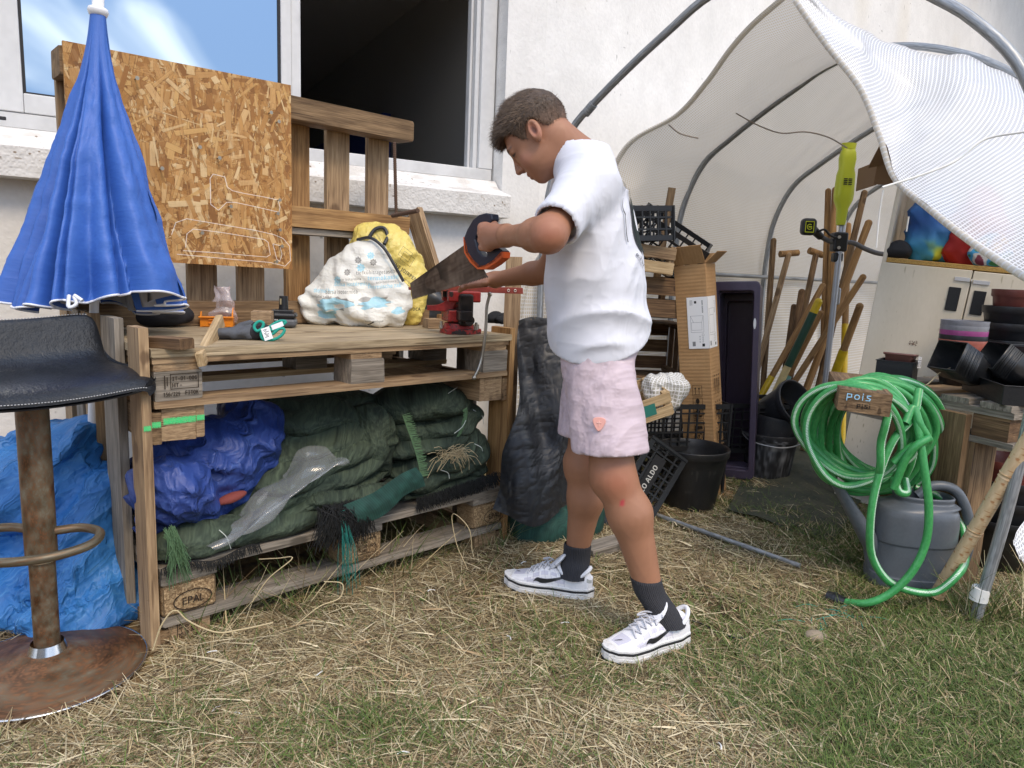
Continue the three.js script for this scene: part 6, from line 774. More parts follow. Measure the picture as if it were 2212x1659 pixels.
// ---------------------------------------------------------------- vise with the red lath
const VP = tb(1.045, TOP, .10), VT = .30;
{
  const o = thing('bench_vise', 'worn red bench vise bolted to the right corner of the workbench', 'vise', VP, VT);
  const red = mat({ map: dtex(256, 256, (x, y) => { const a = tn(x * 9, y * 9, 9, 9, 1), b = tn(x * 40, y * 40, 40, 40, 2); return mix3(mix3(hex('#8c1c1a'), hex('#a8302a'), b), hex('#302522'), sstep(.56, .66, a * .65 + b * .35)); }, 4, 4), roughness: .5 }), iron = mat({ map: dtex(128, 128, (x, y) => mix3(hex('#211d1b'), hex('#4b423c'), tn(x * 20, y * 20, 20, 20, 3)), 3, 3), metalness: .5, roughness: .5 }), steel = mat({ color: [.45, .42, .36], metalness: .9, roughness: .35 });
  const B = (n, X, Y, Z, x, y, z, m, r = .006) => mesh(n, boxUV(rbox(X, Y, Z, r, 3), 0, 1).translate(x, y, z), m, o);
  { const sh = new THREE.Shape(); for (let i = 0; i <= 60; i++) { const a = i / 60 * Math.PI * 2, r = .062 + .016 * Math.pow(Math.max(0, Math.cos(a * 3 + .5)), 6); i ? sh.lineTo(Math.cos(a) * r, Math.sin(a) * r) : sh.moveTo(Math.cos(a) * r, Math.sin(a) * r); } const g = new THREE.ExtrudeGeometry(sh, { depth: .012, bevelEnabled: true, bevelSize: .003, bevelThickness: .003 }); g.rotateX(-Math.PI / 2); mesh('base_flange', boxUV(g.toNonIndexed().translate(0, .003, 0), 0, 2), red, o); }
  mesh('swivel', boxUV(new THREE.CylinderGeometry(.05, .054, .02, 32).toNonIndexed().translate(0, .026, 0), 0, 3), red, o); for (const [x, z] of [[-.066, .02], [.05, .055], [.02, -.07]]) mesh('bolt', merge([new THREE.CylinderGeometry(.0085, .0085, .012, 6).translate(x, .024, z), new THREE.CylinderGeometry(.005, .005, .026, 10).translate(x, .03, z)]), steel, o);
  B('body', .07, .045, .13, -.012, .062, -.02, red, .008); B('slide', .046, .036, .17, .004, .066, .02, iron); mesh('gusset', (() => { const s = new THREE.Shape(); s.moveTo(-.08, .0); s.lineTo(.015, 0); s.lineTo(.04, .055); s.lineTo(.008, .055); s.quadraticCurveTo(-.012, .012, -.08, .012); s.closePath(); const g = new THREE.ExtrudeGeometry(s, { depth: .062, bevelEnabled: true, bevelSize: .003, bevelThickness: .003 }); g.rotateY(-Math.PI / 2 + .9); return boxUV(g.translate(.0, .078, -.05), 0, 4); })(), red, o);
  B('rear_jaw', .115, .042, .026, .0, .132, -.022, red); B('rear_jaw_plate', .117, .024, .008, .0, .138, -.0055, iron, .001); B('front_jaw', .115, .038, .028, .01, .130, .030, red); B('front_jaw_plate', .117, .024, .008, .01, .138, .0125, iron, .001); B('front_column', .05, .11, .034, .012, .085, .05, iron, .01);
  mesh('screw_head', T(new THREE.CylinderGeometry(.017, .017, .036, 24), .016, .052, .082, Math.PI / 2), iron, o); mesh('screw', T(new THREE.CylinderGeometry(.009, .009, .20, 16), .012, .055, -.01, Math.PI / 2), steel, o);
  const tw = (a, b, d) => o.worldToLocal(at(a, b, d)); o.updateMatrixWorld(true); const dz = -VP.z - .085; mesh('handle', tube([tw(1058, 636, dz), tw(1052, 660, dz), tw(1050, 700, dz), tw(1046, 740, dz), tw(1040, 775, dz), tw(1032, 800, dz - .01), tw(1024, 816, dz - .015)], .0052, 50, 10), steel, o); mesh('handle_end', T(new THREE.SphereGeometry(.008, 14, 10), ...tw(1024, 816, dz - .015).toArray()), steel, o); mesh('handle_end', T(new THREE.SphereGeometry(.008, 14, 10), ...tw(1058, 636, dz).toArray()), steel, o);
  // lath clamped between the jaws
  const lm = mat({ map: dtex(128, 64, (x, y) => { const a = tn(x * 9, y * 30, 9, 30, 1), b = tn(x * 60, y * 60, 60, 60, 2); return mix3(hex('#6d2420'), hex('#9c4a35'), a * .6 + b * .4); }, 3, 3), roughness: .5 }), l = thing('red_lath', 'dark red painted wooden lath clamped in the vise with its left end half sawn', 'lath', V(VP.x, VP.y + .1555, VP.z).add(V(.025, 0, -.008)), VT + .02);
  const gs = new THREE.Shape(); gs.moveTo(-.205, -.008); gs.lineTo(.205, -.010); gs.lineTo(.203, .010); gs.lineTo(-.05, .010); gs.lineTo(-.055, .004); gs.lineTo(-.06, .012); gs.lineTo(-.10, .012); gs.lineTo(-.205, -.001); gs.closePath(); const lg = new THREE.ExtrudeGeometry(gs, { depth: .012, bevelEnabled: true, bevelSize: .001, bevelThickness: .001 }); mesh('lath', boxUV(lg.translate(.0, .0, -.0025), 0, 1), lm, l);
  mesh('fresh_cut', T(plank(.075, .003, .012), -.1, .012, .0035, 0, 0, .03), M.woodPale, l, 'pale freshly sawn wood on top of the lath'); for (const x of [.15, .175]) mesh('rivet', T(new THREE.TorusGeometry(.0042, .0014, 6, 14), x, 0, .0115), mat({ color: [.7, .68, .6], metalness: .8, roughness: .3 }), l);
}
// ---------------------------------------------------------------- hand saw; the blade plane through three sighted points
const SAW = { A: at(1035, 560, 2.12), B: at(889, 628, 2.40) };
{
  const e1 = SAW.B.clone().sub(SAW.A).normalize(), nrm = e1.clone().cross(V(0, 1, 0)).normalize(); const e2 = nrm.clone().cross(e1).normalize();
  const M4 = new THREE.Matrix4().makeBasis(e1, e2, nrm).setPosition(SAW.A);
  SAW.uv = (px, py) => { const r = ray(px, py), O = V(0, EYE, 0), t = SAW.A.clone().sub(O).dot(nrm) / r.dot(nrm), p = O.addScaledVector(r, t).sub(SAW.A); return [p.dot(e1), p.dot(e2)]; }; SAW.w = (px, py, off = 0) => { const [x, y] = SAW.uv(px, py); return SAW.A.clone().addScaledVector(e1, x).addScaledVector(e2, y).addScaledVector(nrm, off); }; SAW.n = nrm;
  const o = new THREE.Group(); o.name = numbered('hand_saw'); o.applyMatrix4(M4); o.userData = { label: 'hand saw with rusty blade and navy and orange grip in the boy\u2019s hand', category: 'saw' }; scene.add(o);
  const sh = (pts, hole) => { const s = new THREE.Shape(pts.map(p => new THREE.Vector2(...SAW.uv(...p)))); if (hole) s.holes.push(new THREE.Path(hole.map(p => new THREE.Vector2(...SAW.uv(...p))))); return s; };
  const ex = (s, d, b) => new THREE.ExtrudeGeometry(s, { depth: d, bevelEnabled: b > 0, bevelSize: b, bevelThickness: b, bevelSegments: 3, curveSegments: 12 }).translate(0, 0, -d / 2);
  // blade with saw teeth
  const H = SAW.uv(1054, 598), Tt = SAW.uv(891, 646), pts = [new THREE.Vector2(...SAW.uv(1012, 523)), new THREE.Vector2(...SAW.uv(886, 612)), new THREE.Vector2(...Tt)]; for (let i = 1; i < 110; i++) { const t = i / 110, x = mix(Tt[0], H[0], t), y = mix(Tt[1], H[1], t); pts.push(new THREE.Vector2(x, y + (i % 2 ? -.0028 : .0016))); } pts.push(new THREE.Vector2(...H));
  const bm = mat({ map: dtex(256, 128, (x, y) => { const a = tn(x * 6, y * 12, 6, 12, 1), b = tn(x * 40, y * 30, 40, 30, 2), c = tn(x * 10, y * 120, 10, 120, 3); let k = mix3(hex('#4c4037'), hex('#8d8376'), clamp(a * .5 + c * .4 + (b - .5) * .4)); return mix3(k, hex('#1d1b1a'), sstep(.6, .7, tn(x * 16, y * 10, 16, 10, 7)) * .7 * sstep(.3, .5, x) * sstep(.75, .55, x)); }, 2.2, 2.2), metalness: .6, roughness: .45 });
  mesh('blade', ex(new THREE.Shape(pts), .0012, 0), bm, o);
  const navy = plastic('#232a3a', .5), org = plastic('#d9622c', .5);
  mesh('grip', ex(sh([[1011, 516], [1018, 498], [1030, 478], [1042, 468], [1056, 464], [1068, 466], [1069, 474], [1064, 484], [1062, 500], [1064, 520], [1062, 538], [1068, 540], [1084, 538], [1091, 544], [1090, 552], [1075, 566], [1056, 578], [1040, 578], [1026, 564], [1014, 545]], [[1036, 532], [1040, 545], [1050, 556], [1058, 558], [1062, 552], [1060, 544], [1054, 541], [1050, 530], [1047, 512], [1042, 505], [1034, 508], [1032, 518]]), .02, .004), navy, o);
  mesh('grip_edge', merge([ex(sh([[1009, 514], [1014, 520], [1019, 545], [1030, 561], [1043, 573], [1056, 573], [1074, 562], [1090, 545], [1094, 546], [1093, 556], [1076, 570], [1058, 581], [1039, 581], [1023, 566], [1011, 546]]), .024, .002)]), org, o);
  mesh('lettering', (() => { const [x, y] = SAW.uv(1027, 558); return T(new THREE.PlaneGeometry(.034, .010), 0, 0, .0165, 0, 0, -.75).translate(x + .0, y + .003, 0); })(), stampMat(140, 40, (c) => { c.fillStyle = '#fff'; c.font = 'bold 32px sans-serif'; c.fillText('DEXTER', 4, 31, 130); }), o);
}
// ---------------------------------------------------------------- the boy, sawing
{
  const boy = thing('person', 'boy in white T-shirt and pale pink shorts sawing a lath at the vise', 'person');
  const F = V(-.97, 0, -.25).normalize(), Lf = V(0, 1, 0).cross(F).normalize();
  const hip = at(1302, 738, 2.0), off = (p, f, l, y) => p.clone().addScaledVector(F, f).addScaledVector(Lf, l).add(V(0, y, 0));
  const J = { hipL: off(hip, 0, .082, -.02), hipR: off(hip, .02, -.082, -.02), kneeL: at(1326, 1030, 1.85), ankL: at(1402, 1272, 1.84), kneeR: at(1262, 1005, 2.09), ankR: at(1246, 1195, 2.13), neck: at(1258, 348, 2.0), chest: at(1278, 455, 1.99), shL: at(1272, 396, 1.865), elL: at(1185, 508, 1.705), wrL: at(1095, 509, 1.93), shR: at(1243, 398, 2.12), elR: at(1188, 585, 2.26), wrR: at(1070, 604, 2.385) };
  const heelL = at(1455, 1345, 1.855), calfL = J.kneeL.clone().lerp(J.ankL, .32).addScaledVector(F, -.012), calfR = J.kneeR.clone().lerp(J.ankR, .35).addScaledVector(F, -.014);
  // --- head frame: x his left, y up, z face
  const fh = V(-.675, -.702, -.226).normalize(), lh = V(0, 1, 0).cross(fh).normalize(), uh = fh.clone().cross(lh).normalize(), HS = .893, HC = at(1156, 282, 1.915).addScaledVector(lh, -.071).addScaledVector(fh, .014);
  const toH = (x, y, z) => { const a = x - HC.x, b = y - HC.y, c = z - HC.z; return [(a * lh.x + b * lh.y + c * lh.z) / HS, (a * uh.x + b * uh.y + c * uh.z) / HS, (a * fh.x + b * fh.y + c * fh.z) / HS]; };
  const fromH = (x, y, z) => HC.clone().addScaledVector(lh, x * HS).addScaledVector(uh, y * HS).addScaledVector(fh, z * HS);
  const nape = fromH(0, -.035, -.045), E = (x, y, z, q, r) => { const a = (x - q[0]) / r[0], b = (y - q[1]) / r[1], d = (z - q[2]) / r[2], k = Math.hypot(a, b, d), m = Math.hypot(a / r[0], b / r[1], d / r[2]); return m < 1e-9 ? -.01 : k * (k - 1) / m; };
  const N1 = V(0, .024, .084), N2 = V(0, -.024, .108), throat = fromH(0, -.045, .005);
  const headLocal = (x, y, z) => {
    const ax = Math.abs(x);
    let d = E(ax, y, z, [0, .045, -.012], [.074, .083, .097]); d = smin(d, E(ax, y, z, [0, -.012, .035], [.060, .078, .056]), .03); d = smin(d, E(ax, y, z, [0, -.062, .040], [.046, .042, .044]), .03); d = smin(d, E(ax, y, z, [0, -.090, .066], [.020, .017, .018]), .022);
    d = smin(d, E(ax, y, z, [.036, -.03, .058], [.022, .024, .02]), .02); d = smin(d, E(ax, y, z, [.022, .030, .082], [.030, .010, .010]), .016);
    d = smax(d, -E(ax, y, z, [.032, .010, .097], [.018, .0105, .016]), .010); d = smin(d, Math.hypot(ax - .031, y - .009, z - .074) - .0135, .003); d = smin(d, E(ax, y, z, [.031, .017, .079], [.018, .006, .011]), .004);
    d = smin(d, cap(ax, y, z, N1, N2, .007, .0105), .010); d = smin(d, E(ax, y, z, [.010, -.030, .095], [.008, .008, .011]), .006); d = smax(d, -E(ax, y, z, [.007, -.037, .099], [.0035, .004, .005]), .003);
    d = smin(d, E(ax, y, z, [0, -.055, .088], [.021, .0065, .010]), .006); d = smin(d, E(ax, y, z, [0, -.067, .086], [.018, .0068, .010]), .005); d = smax(d, -E(ax, y, z, [0, -.0608, .098], [.024, .0013, .008]), .002);
    // ear: a bowl with rim
    const e = (() => { const X = (ax - .074), Y = y - .002, Z = z + .016; const Zr = Z + Y * .18; let q = E(X - .006, Y, Zr, [0, 0, 0], [.012, .033, .019]); q = smax(q, -E(X - .016, Y - .004, Zr - .003, [0, 0, 0], [.010, .022, .011]), .005); q = smin(q, E(X, Y + .024, Zr - .004, [0, 0, 0], [.008, .010, .008]), .006); return q; })();
    return smin(d, e, .007);
  };
  // --- limbs and trunk
  const hand = (chains, palm) => (x, y, z) => { let d = 1e9; for (const c of palm) d = smin(d, cap(x, y, z, ...c), .016); for (const ch of chains) { let q = 1e9; for (let i = 0; i < ch.length - 1; i++) q = Math.min(q, cap(x, y, z, ch[i][0], ch[i + 1][0], ch[i][1], ch[i + 1][1])); d = smin(d, q, .006); } return d; };
  // left hand round the saw grip: knuckles in front, fingers wrap over the far side
  const S = (px, py, o) => SAW.w(px, py, o), sg = Math.sign(SAW.n.dot(V(0, 1, 0).cross(F).multiplyScalar(1))) || 1;
  const nearSide = SAW.n.z > 0 ? 1 : -1, nf = (o) => o * nearSide, lch = [];
  for (let i = 0; i < 4; i++) { const t = i / 3, kx = mix(1044, 1058, t), ky = mix(490, 536, t), r = [.0098, .0102, .0098, .0088][i]; lch.push([[S(kx + 16, ky + 1, nf(.030)), r * 1.15], [S(kx - 6, ky, nf(.027)), r * 1.12], [S(kx - 16, ky + 1, nf(.006)), r], [S(kx - 9, ky + 3, nf(-.020)), r * .95], [S(kx + 8, ky + 3, nf(-.024)), r * .85]]); }
  lch.push([[S(1078, 496, nf(.02)), .014], [S(1068, 486, nf(.0)), .012], [S(1056, 482, nf(-.018)), .0105], [S(1044, 486, nf(-.028)), .009]]);
  const lp = [[J.wrL, S(1066, 496, nf(.026)), .026, .0185], [J.wrL, S(1068, 512, nf(.030)), .026, .020], [J.wrL, S(1072, 528, nf(.026)), .025, .018], [S(1062, 498, nf(.028)), S(1070, 530, nf(.026)), .0165, .015]];
  const handL = hand(lch, lp);
  // right hand laid flat on the lath, fingers over the far edge
  const P = at, rch = []; for (let i = 0; i < 4; i++) { const t = i / 3, r = [.0092, .0096, .0092, .0082][i], d = mix(2.345, 2.41, t), kx = mix(1022, 1032, t), ky = mix(606, 601, t); rch.push([[P(kx + 14, ky + 1, d), r * 1.2], [P(kx, ky + 1, d), r * 1.12], [P(kx - 14, ky + 5, d + .012), r], [P(kx - 24, ky + 13, d + .024), r * .92], [P(kx - 29, ky + 22, d + .032), r * .82]]); }
  rch.push([[P(1050, 612, 2.345), .0125], [P(1028, 614, 2.322), .0125], [P(1010, 617, 2.315), .0112], [P(998, 621, 2.318), .0085]]);
  const rp = [[J.wrR, P(1036, 605, 2.355), .0225, .0145], [J.wrR, P(1040, 602, 2.385), .0225, .0145], [J.wrR, P(1044, 602, 2.41), .021, .013]];
  const handR = hand(rch, rp);
  const kl1 = off(J.kneeL, .034, 0, .012), kl2 = off(J.kneeL, .030, 0, -.02), kr1 = off(J.kneeR, .032, 0, .012), kr2 = off(J.kneeR, .03, 0, -.02), eL3 = J.elL.clone().lerp(J.wrL, .3), eR3 = J.elR.clone().lerp(J.wrR, .3);
  const body = (x, y, z) => {
    let d = cap(x, y, z, J.hipL, J.kneeL, .078, .056); d = smin(d, cap(x, y, z, J.kneeL, calfL, .054, .0565), .03); d = smin(d, cap(x, y, z, calfL, J.ankL, .0565, .036), .03); d = smin(d, cap(x, y, z, kl1, kl2, .026, .024), .03);
    let e = cap(x, y, z, J.hipR, J.kneeR, .078, .053); e = smin(e, cap(x, y, z, J.kneeR, calfR, .052, .0535), .03); e = smin(e, cap(x, y, z, calfR, J.ankR, .0535, .035), .03); e = smin(e, cap(x, y, z, kr1, kr2, .025, .022), .03);
    d = Math.min(d, e); d = smin(d, cap(x, y, z, hip, J.chest, .10, .10), .05); d = smin(d, cap(x, y, z, J.shL, J.shR, .055, .055), .05); d = smin(d, cap(x, y, z, J.neck, nape, .052, .046), .04); d = smin(d, cap(x, y, z, J.neck, throat, .05, .045), .03);
    let a = cap(x, y, z, J.shL, J.elL, .042, .0355); a = smin(a, cap(x, y, z, J.elL, eL3, .034, .0358), .045); a = smin(a, cap(x, y, z, eL3, J.wrL, .0358, .0245), .03); d = smin(d, a, .02);
    let b = cap(x, y, z, J.shR, J.elR, .045, .036); b = smin(b, cap(x, y, z, J.elR, eR3, .036, .036), .03); b = smin(b, cap(x, y, z, eR3, J.wrR, .036, .0235), .02); return smin(d, b, .02);
  };
  const box = (pts, p) => { const lo = V(9, 9, 9), hi = V(-9, -9, -9); pts.forEach(q => { lo.min(q); hi.max(q); }); return [lo.subScalar(p), hi.addScalar(p)]; };
  const headF = (x, y, z) => { const [a, b, c] = toH(x, y, z); let d = headLocal(a, b, c) * HS; return smin(d, Math.min(cap(x, y, z, J.neck, nape, .052, .046), cap(x, y, z, J.neck, throat, .05, .045)), .028); };
  const far2 = (x, y, z, c, r) => (x - c.x) ** 2 + (y - c.y) ** 2 + (z - c.z) ** 2 < r * r, bodyH = (x, y, z) => { let d = body(x, y, z); if (far2(x, y, z, HC, .24)) d = smin(d, headF(x, y, z), .012); if (far2(x, y, z, J.wrL, .15)) d = smin(d, handL(x, y, z), .012); if (far2(x, y, z, J.wrR, .15)) d = smin(d, handR(x, y, z), .012); return d; };
  const all = (x, y, z) => smin(body(x, y, z), smin(Math.min(handL(x, y, z), handR(x, y, z)), headF(x, y, z), .01), .012);
  const col = (g, f) => { const p = g.attributes.position, c = new Float32Array(p.count * 3); for (let i = 0; i < p.count; i++) { const k = f(p.getX(i), p.getY(i), p.getZ(i), i); c.set(k, 3 * i); } g.setAttribute('color', new THREE.BufferAttribute(c, 3)); return g; };
  const skin = [.37, .175, .098], tone = (x, y, z) => { const n = .80 + .22 * fbm(x * 14, y * 14, z * 14, 3) + .14 * fbm(x * 90, y * 90, z * 90, 2), k = Math.max(0, 1 - Math.hypot(x - J.kneeL.x, y - J.kneeL.y) / .07, 1 - Math.hypot(x - J.elL.x, y - J.elL.y) / .06) * .12; return [skin[0] * (n + k * .6), skin[1] * (n - k), skin[2] * (n - k)]; };
  const m3 = (a, b, t) => [mix(a[0], b[0], t), mix(a[1], b[1], t), mix(a[2], b[2], t)], near = (p, c, r) => 1 - sstep(.5, 1, Math.hypot(...p.map((v, i) => (v - c[i]) / r[i])));
  // pieces of one continuous skin: trunk and limbs coarse, head and hands fine
  const cut = (g, keep) => { const p = g.attributes.position, id = g.index.array, o = []; for (let i = 0; i < id.length; i += 3) { const a = id[i], b = id[i + 1], c = id[i + 2]; if (keep((p.getX(a) + p.getX(b) + p.getX(c)) / 3, (p.getY(a) + p.getY(b) + p.getY(c)) / 3, (p.getZ(a) + p.getZ(b) + p.getZ(c)) / 3)) o.push(a, b, c); } g.setIndex(o); return g; };
  const headDist = (x, y, z) => { const [a, b, c] = toH(x, y, z); return Math.hypot(a, b, c) > .26 ? -1 : b + c * .35 + .052; };
  const aL = J.wrL.clone().sub(J.elL).normalize(), aR = J.wrR.clone().sub(J.elR).normalize(), nearL = (x, y, z, m = 0) => Math.hypot(x - J.wrL.x, y - J.wrL.y, z - J.wrL.z) < .16 && V(x, y, z).sub(J.wrL).dot(aL) > m, nearR = (x, y, z, m = 0) => Math.hypot(x - J.wrR.x, y - J.wrR.y, z - J.wrR.z) < .16 && V(x, y, z).sub(J.wrR).dot(aR) > m;
  let [lo, hi] = box([J.ankL, J.ankR, J.neck, J.elL, J.wrL, J.wrR, J.kneeL, J.hipR, fromH(0, -.03, .05)], .09);
  const gb = cut(sdfMesh(bodyH, lo, hi, .0095, true), (x, y, z) => !nearL(x, y, z, .012) && !nearR(x, y, z, .012) && headDist(x, y, z) < .010);
  [lo, hi] = box([fromH(-.1, -.12, -.12), fromH(.1, .15, .13), fromH(.1, -.12, .13), fromH(-.1, .15, -.12), fromH(-.1, -.12, .13), fromH(.1, .15, -.12)], .01); const gh = cut(sdfMesh((x, y, z) => smin(body(x, y, z), headF(x, y, z), .012), lo, hi, .0032, true), (x, y, z) => headDist(x, y, z) > -.004);
  [lo, hi] = box([J.wrL, ...lch.flat().map(q => q[0])], .045); const gl = cut(sdfMesh((x, y, z) => smin(body(x, y, z), handL(x, y, z), .012), lo, hi, .0032, true), nearL); [lo, hi] = box([J.wrR, ...rch.flat().map(q => q[0])], .045); const gR = cut(sdfMesh((x, y, z) => smin(body(x, y, z), handR(x, y, z), .012), lo, hi, .0032, true), nearR);
  col(gb, (x, y, z) => { let c = tone(x, y, z); const w = at(1344, 1083, 1.80); const q = Math.hypot(x - w.x, y - w.y); if (Math.hypot(x - w.x, y - w.y, z - w.z) < .06 && q < .009) c = [.45, .06, .06]; return c; });
  col(gl, (x, y, z) => m3(tone(x, y, z), [.42, .19, .125], .5)); col(gR, (x, y, z) => { const t = P(998, 619, 2.306); return m3(m3(tone(x, y, z), [.42, .19, .125], .5), [.55, .31, .25], Math.hypot(x - t.x, y - t.y, z - t.z) < .007 ? 1 : 0); });
  col(gh, (x, y, z) => { let c = tone(x, y, z); const p = toH(x, y, z), a = [Math.abs(p[0]), p[1], p[2]]; c = m3(c, [.40, .14, .11], .8 * near(a, [0, -.061, .092], [.021, .011, .016])); c = m3(c, [.055, .03, .018], .95 * near(a, [.032, .029, .086], [.029, .0075, .036])); c = m3(c, [.03, .016, .012], .95 * near(a, [.034, .0085, .085], [.022, .0056, .03])); c = m3(c, [.42, .17, .12], .35 * near(a, [.045, -.03, .06], [.03, .03, .04])); c = m3(c, [.50, .19, .13], .5 * near(a, [.08, 0, -.016], [.02, .035, .02])); c = m3(c, [.11, .04, .028], .8 * near(a, [.086, .004, -.014], [.012, .018, .010])); if (near(p, [.052, -.052, .055], [.0035, .0035, .01]) > .3) c = [.12, .05, .03]; return c; });
  const all4 = mergeGeometries([gb, gh, gl, gR].map(g => { const h = g.toNonIndexed(); h.setAttribute('uv', new THREE.Float32BufferAttribute(new Float32Array(h.attributes.position.count * 2), 2)); return h; }));
  mesh('body', all4, mat({ physical: true, vertexColors: true, roughness: .55 }), boy);
  // --- hair
  const line = [[-.13, -.045], [-.10, -.048], [-.07, -.04], [-.045, .0], [-.03, .036], [-.008, .040], [.008, .020], [.018, .004], [.030, .012], [.042, .050], [.065, .072], [.085, .070], [.11, .062]];
  const hl = (z) => { for (let i = 0; i < line.length - 1; i++) if (z <= line[i + 1][0]) return mix(line[i][1], line[i + 1][1], clamp((z - line[i][0]) / (line[i + 1][0] - line[i][0]))); return .062; };
  const hairF = (x, y, z) => { const [a, b, c] = toH(x, y, z), t = sstep(.0, .10, b); let d = E(a, b, c, [0, .047, -.012], [.0745 + .012 * t + .004, .083 + .020, .097 + .010]); d = smin(d, E(a, b, c, [0, .088, .058], [.050, .026, .040]), .03); d = smin(d, E(a, b, c, [0, .072, .090], [.04, .016, .012]), .012); d += (ridge(a * 60, b * 30, c * 34, 2) - .6) * .008; return smax(d, (hl(c) - b) * .8 + (n3(a * 200, b * 200, c * 200) - .5) * .006, .006) * HS; };
  [lo, hi] = box([fromH(-.1, -.06, -.13), fromH(.1, .16, .13), fromH(.1, -.06, .13), fromH(-.1, .16, -.13), fromH(-.1, -.06, .13), fromH(.1, .16, -.13)], .01); const hg = sdfMesh(hairF, lo, hi, .0038, true);
  const hcol = (x, y, z) => { const [a, b] = toH(x, y, z), k = .7 + .6 * n3(x * 120, y * 120, z * 120), f = sstep(.05, -.02, b); return m3([.068 * k, .043 * k, .027 * k], [.19 * k, .11 * k, .068 * k], f); };
  const hm = mat({ vertexColors: true, roughness: .6, side: DS }), hairMesh = mesh('hair', col(hg, hcol), hm, boy, 'short brown hair, cropped at the sides');
  { const r = RNG(3), p = hg.attributes.position, n = hg.attributes.normal, q = [], c = []; for (let i = 0; i < 20000; i++) { const k = Math.floor(r() * p.count), o = V(p.getX(k), p.getY(k), p.getZ(k)), nn = V(n.getX(k), n.getY(k), n.getZ(k)), [a, b, cz] = toH(o.x, o.y, o.z); const top = sstep(.03, .09, b), d = nn.clone().multiplyScalar(.35).addScaledVector(fh, .75 * top + .2).addScaledVector(uh, (top < .3 ? -.7 : .1)).add(V(r() - .5, r() - .5, r() - .5).multiplyScalar(.7)).normalize(), L = mix(.005, .017, top) * (.5 + r()), s = nn.clone().cross(d).normalize().multiplyScalar(.0006), e = o.clone().addScaledVector(d, L).addScaledVector(nn, .001); o.addScaledVector(nn, -.001); q.push(o.x - s.x, o.y - s.y, o.z - s.z, o.x + s.x, o.y + s.y, o.z + s.z, e.x, e.y, e.z); const w = .4 + r() * 1.5; for (let j = 0; j < 3; j++) c.push(.11 * w, .072 * w, .045 * w); }
    const g = new THREE.BufferGeometry(); g.setAttribute('position', new THREE.Float32BufferAttribute(q, 3)); g.setAttribute('color', new THREE.Float32BufferAttribute(c, 3)); g.computeVertexNormals(); const m = mesh('hair_strands', g, hm, hairMesh); m.userData.kind = 'stuff'; }
  // --- T-shirt
  const sA = at(1297, 752, 2.0), sB = at(1270, 430, 1.985), sAx = sB.clone().sub(sA), sL = sAx.length(); sAx.normalize();
  const sF = F.clone().addScaledVector(sAx, -F.dot(sAx)).normalize(), sS = sAx.clone().cross(sF).normalize(), rad = [[.143, .178], [.143, .178], [.140, .176], [.136, .172], [.128, .172], [.122, .172], [.108, .16]];
  const armDirL = J.elL.clone().sub(J.shL).normalize(), armDirR = J.elR.clone().sub(J.shR).normalize(), slL = J.shL.clone().lerp(J.elL, .76), slR = J.shR.clone().lerp(J.elR, .62), nDir = fromH(0, -.03, -.03).sub(J.neck).normalize(), hemN = at(1405, 728, 1.98).sub(at(1250, 772, 1.98)).normalize();
  const tors = (x, y, z, g) => { const a = x - sA.x, b = y - sA.y, c = z - sA.z, t = (a * sAx.x + b * sAx.y + c * sAx.z) / sL, [rf, rs] = spline(rad, clamp(t)), f = a * sF.x + b * sF.y + c * sF.z, s = a * sS.x + b * sS.y + c * sS.z, k = Math.hypot(f / (rf + g), s / (rs + g)); return [(k - 1) * Math.min(rf, rs), t, f, s]; };
  const hemL = at(1232, 757, 1.93), hemR = at(1405, 733, 1.93), hemB = at(1318, 782, 1.84); const hn = hemR.clone().sub(hemL).cross(hemB.clone().sub(hemL)).normalize(); if (hn.y > 0) hn.negate();
  const nkA = J.neck.clone().addScaledVector(nDir, .05), nkB = J.neck.clone().addScaledVector(nDir, .078).addScaledVector(F, .012), nkC = J.neck.clone().addScaledVector(nDir, .2).addScaledVector(F, .03), bkL = off(J.neck, -.022, .05, -.04), bkR = off(J.neck, -.022, -.05, -.04);
  const shirtF = (x, y, z) => {
    const [d0, t, f, s] = tors(x, y, z, 0); if (d0 > .35) return d0; let d = Math.max(d0, (t - 1.03) * sL); d = smin(d, cap(x, y, z, bkL, bkR, .066, .066), .06);
    d = smin(d, Math.min(cap(x, y, z, J.neck, J.shL, .066, .060), cap(x, y, z, J.neck, J.shR, .066, .058)), .07); d = smin(d, cap(x, y, z, J.neck, nkA, .066, .061), .03);
    let a = cap(x, y, z, J.shL, slL, .064, .061), b = cap(x, y, z, J.shR, slR, .06, .056); d = smin(d, a, .045); d = smin(d, b, .04);
    if (d > .06) return d;
    // folds: drawn towards the waist and from the armpit
    const tri = (v) => { const q = Math.abs(v - Math.floor(v) - .5) * 2; return q * q; }, w1 = n3(x * 4 + 3, y * 4, z * 4), w2 = n3(x * 9, y * 9 + 5, z * 9);
    const waist = sstep(.46, .30, t) * sstep(-.02, .12, t), back = sstep(-.08, .08, -f), arm = sstep(.30, .55, t) * sstep(1.0, .85, t);
    const pl = (q, n, o = 0) => (x - q.x) * n.x + (y - q.y) * n.y + (z - q.z) * n.z - o;
    const hem0 = pl(hemL, hn), eL = pl(slL, armDirL, .018), eR = pl(slR, armDirR, .014), damp = sstep(.0, .05, -hem0) * (a < .03 ? sstep(.004, .05, -eL) : 1) * (b < .03 ? sstep(.004, .05, -eR) : 1);
    d += damp * (-.014 * waist * (.35 + .65 * back) * (tri(y * 7.5 + f * 1.6 + w1 * 1.8 + .25) - .33) - .0085 * arm * sstep(.3, .5, w1) * (tri((f * .75 + y * .65) * 8 + s * 2 + w2 * .8) - .33) - .0055 * sstep(.35, .55, w2) * (tri(f * 6 + s * 3 + y * 2 + w1 * 2.5) - .33));
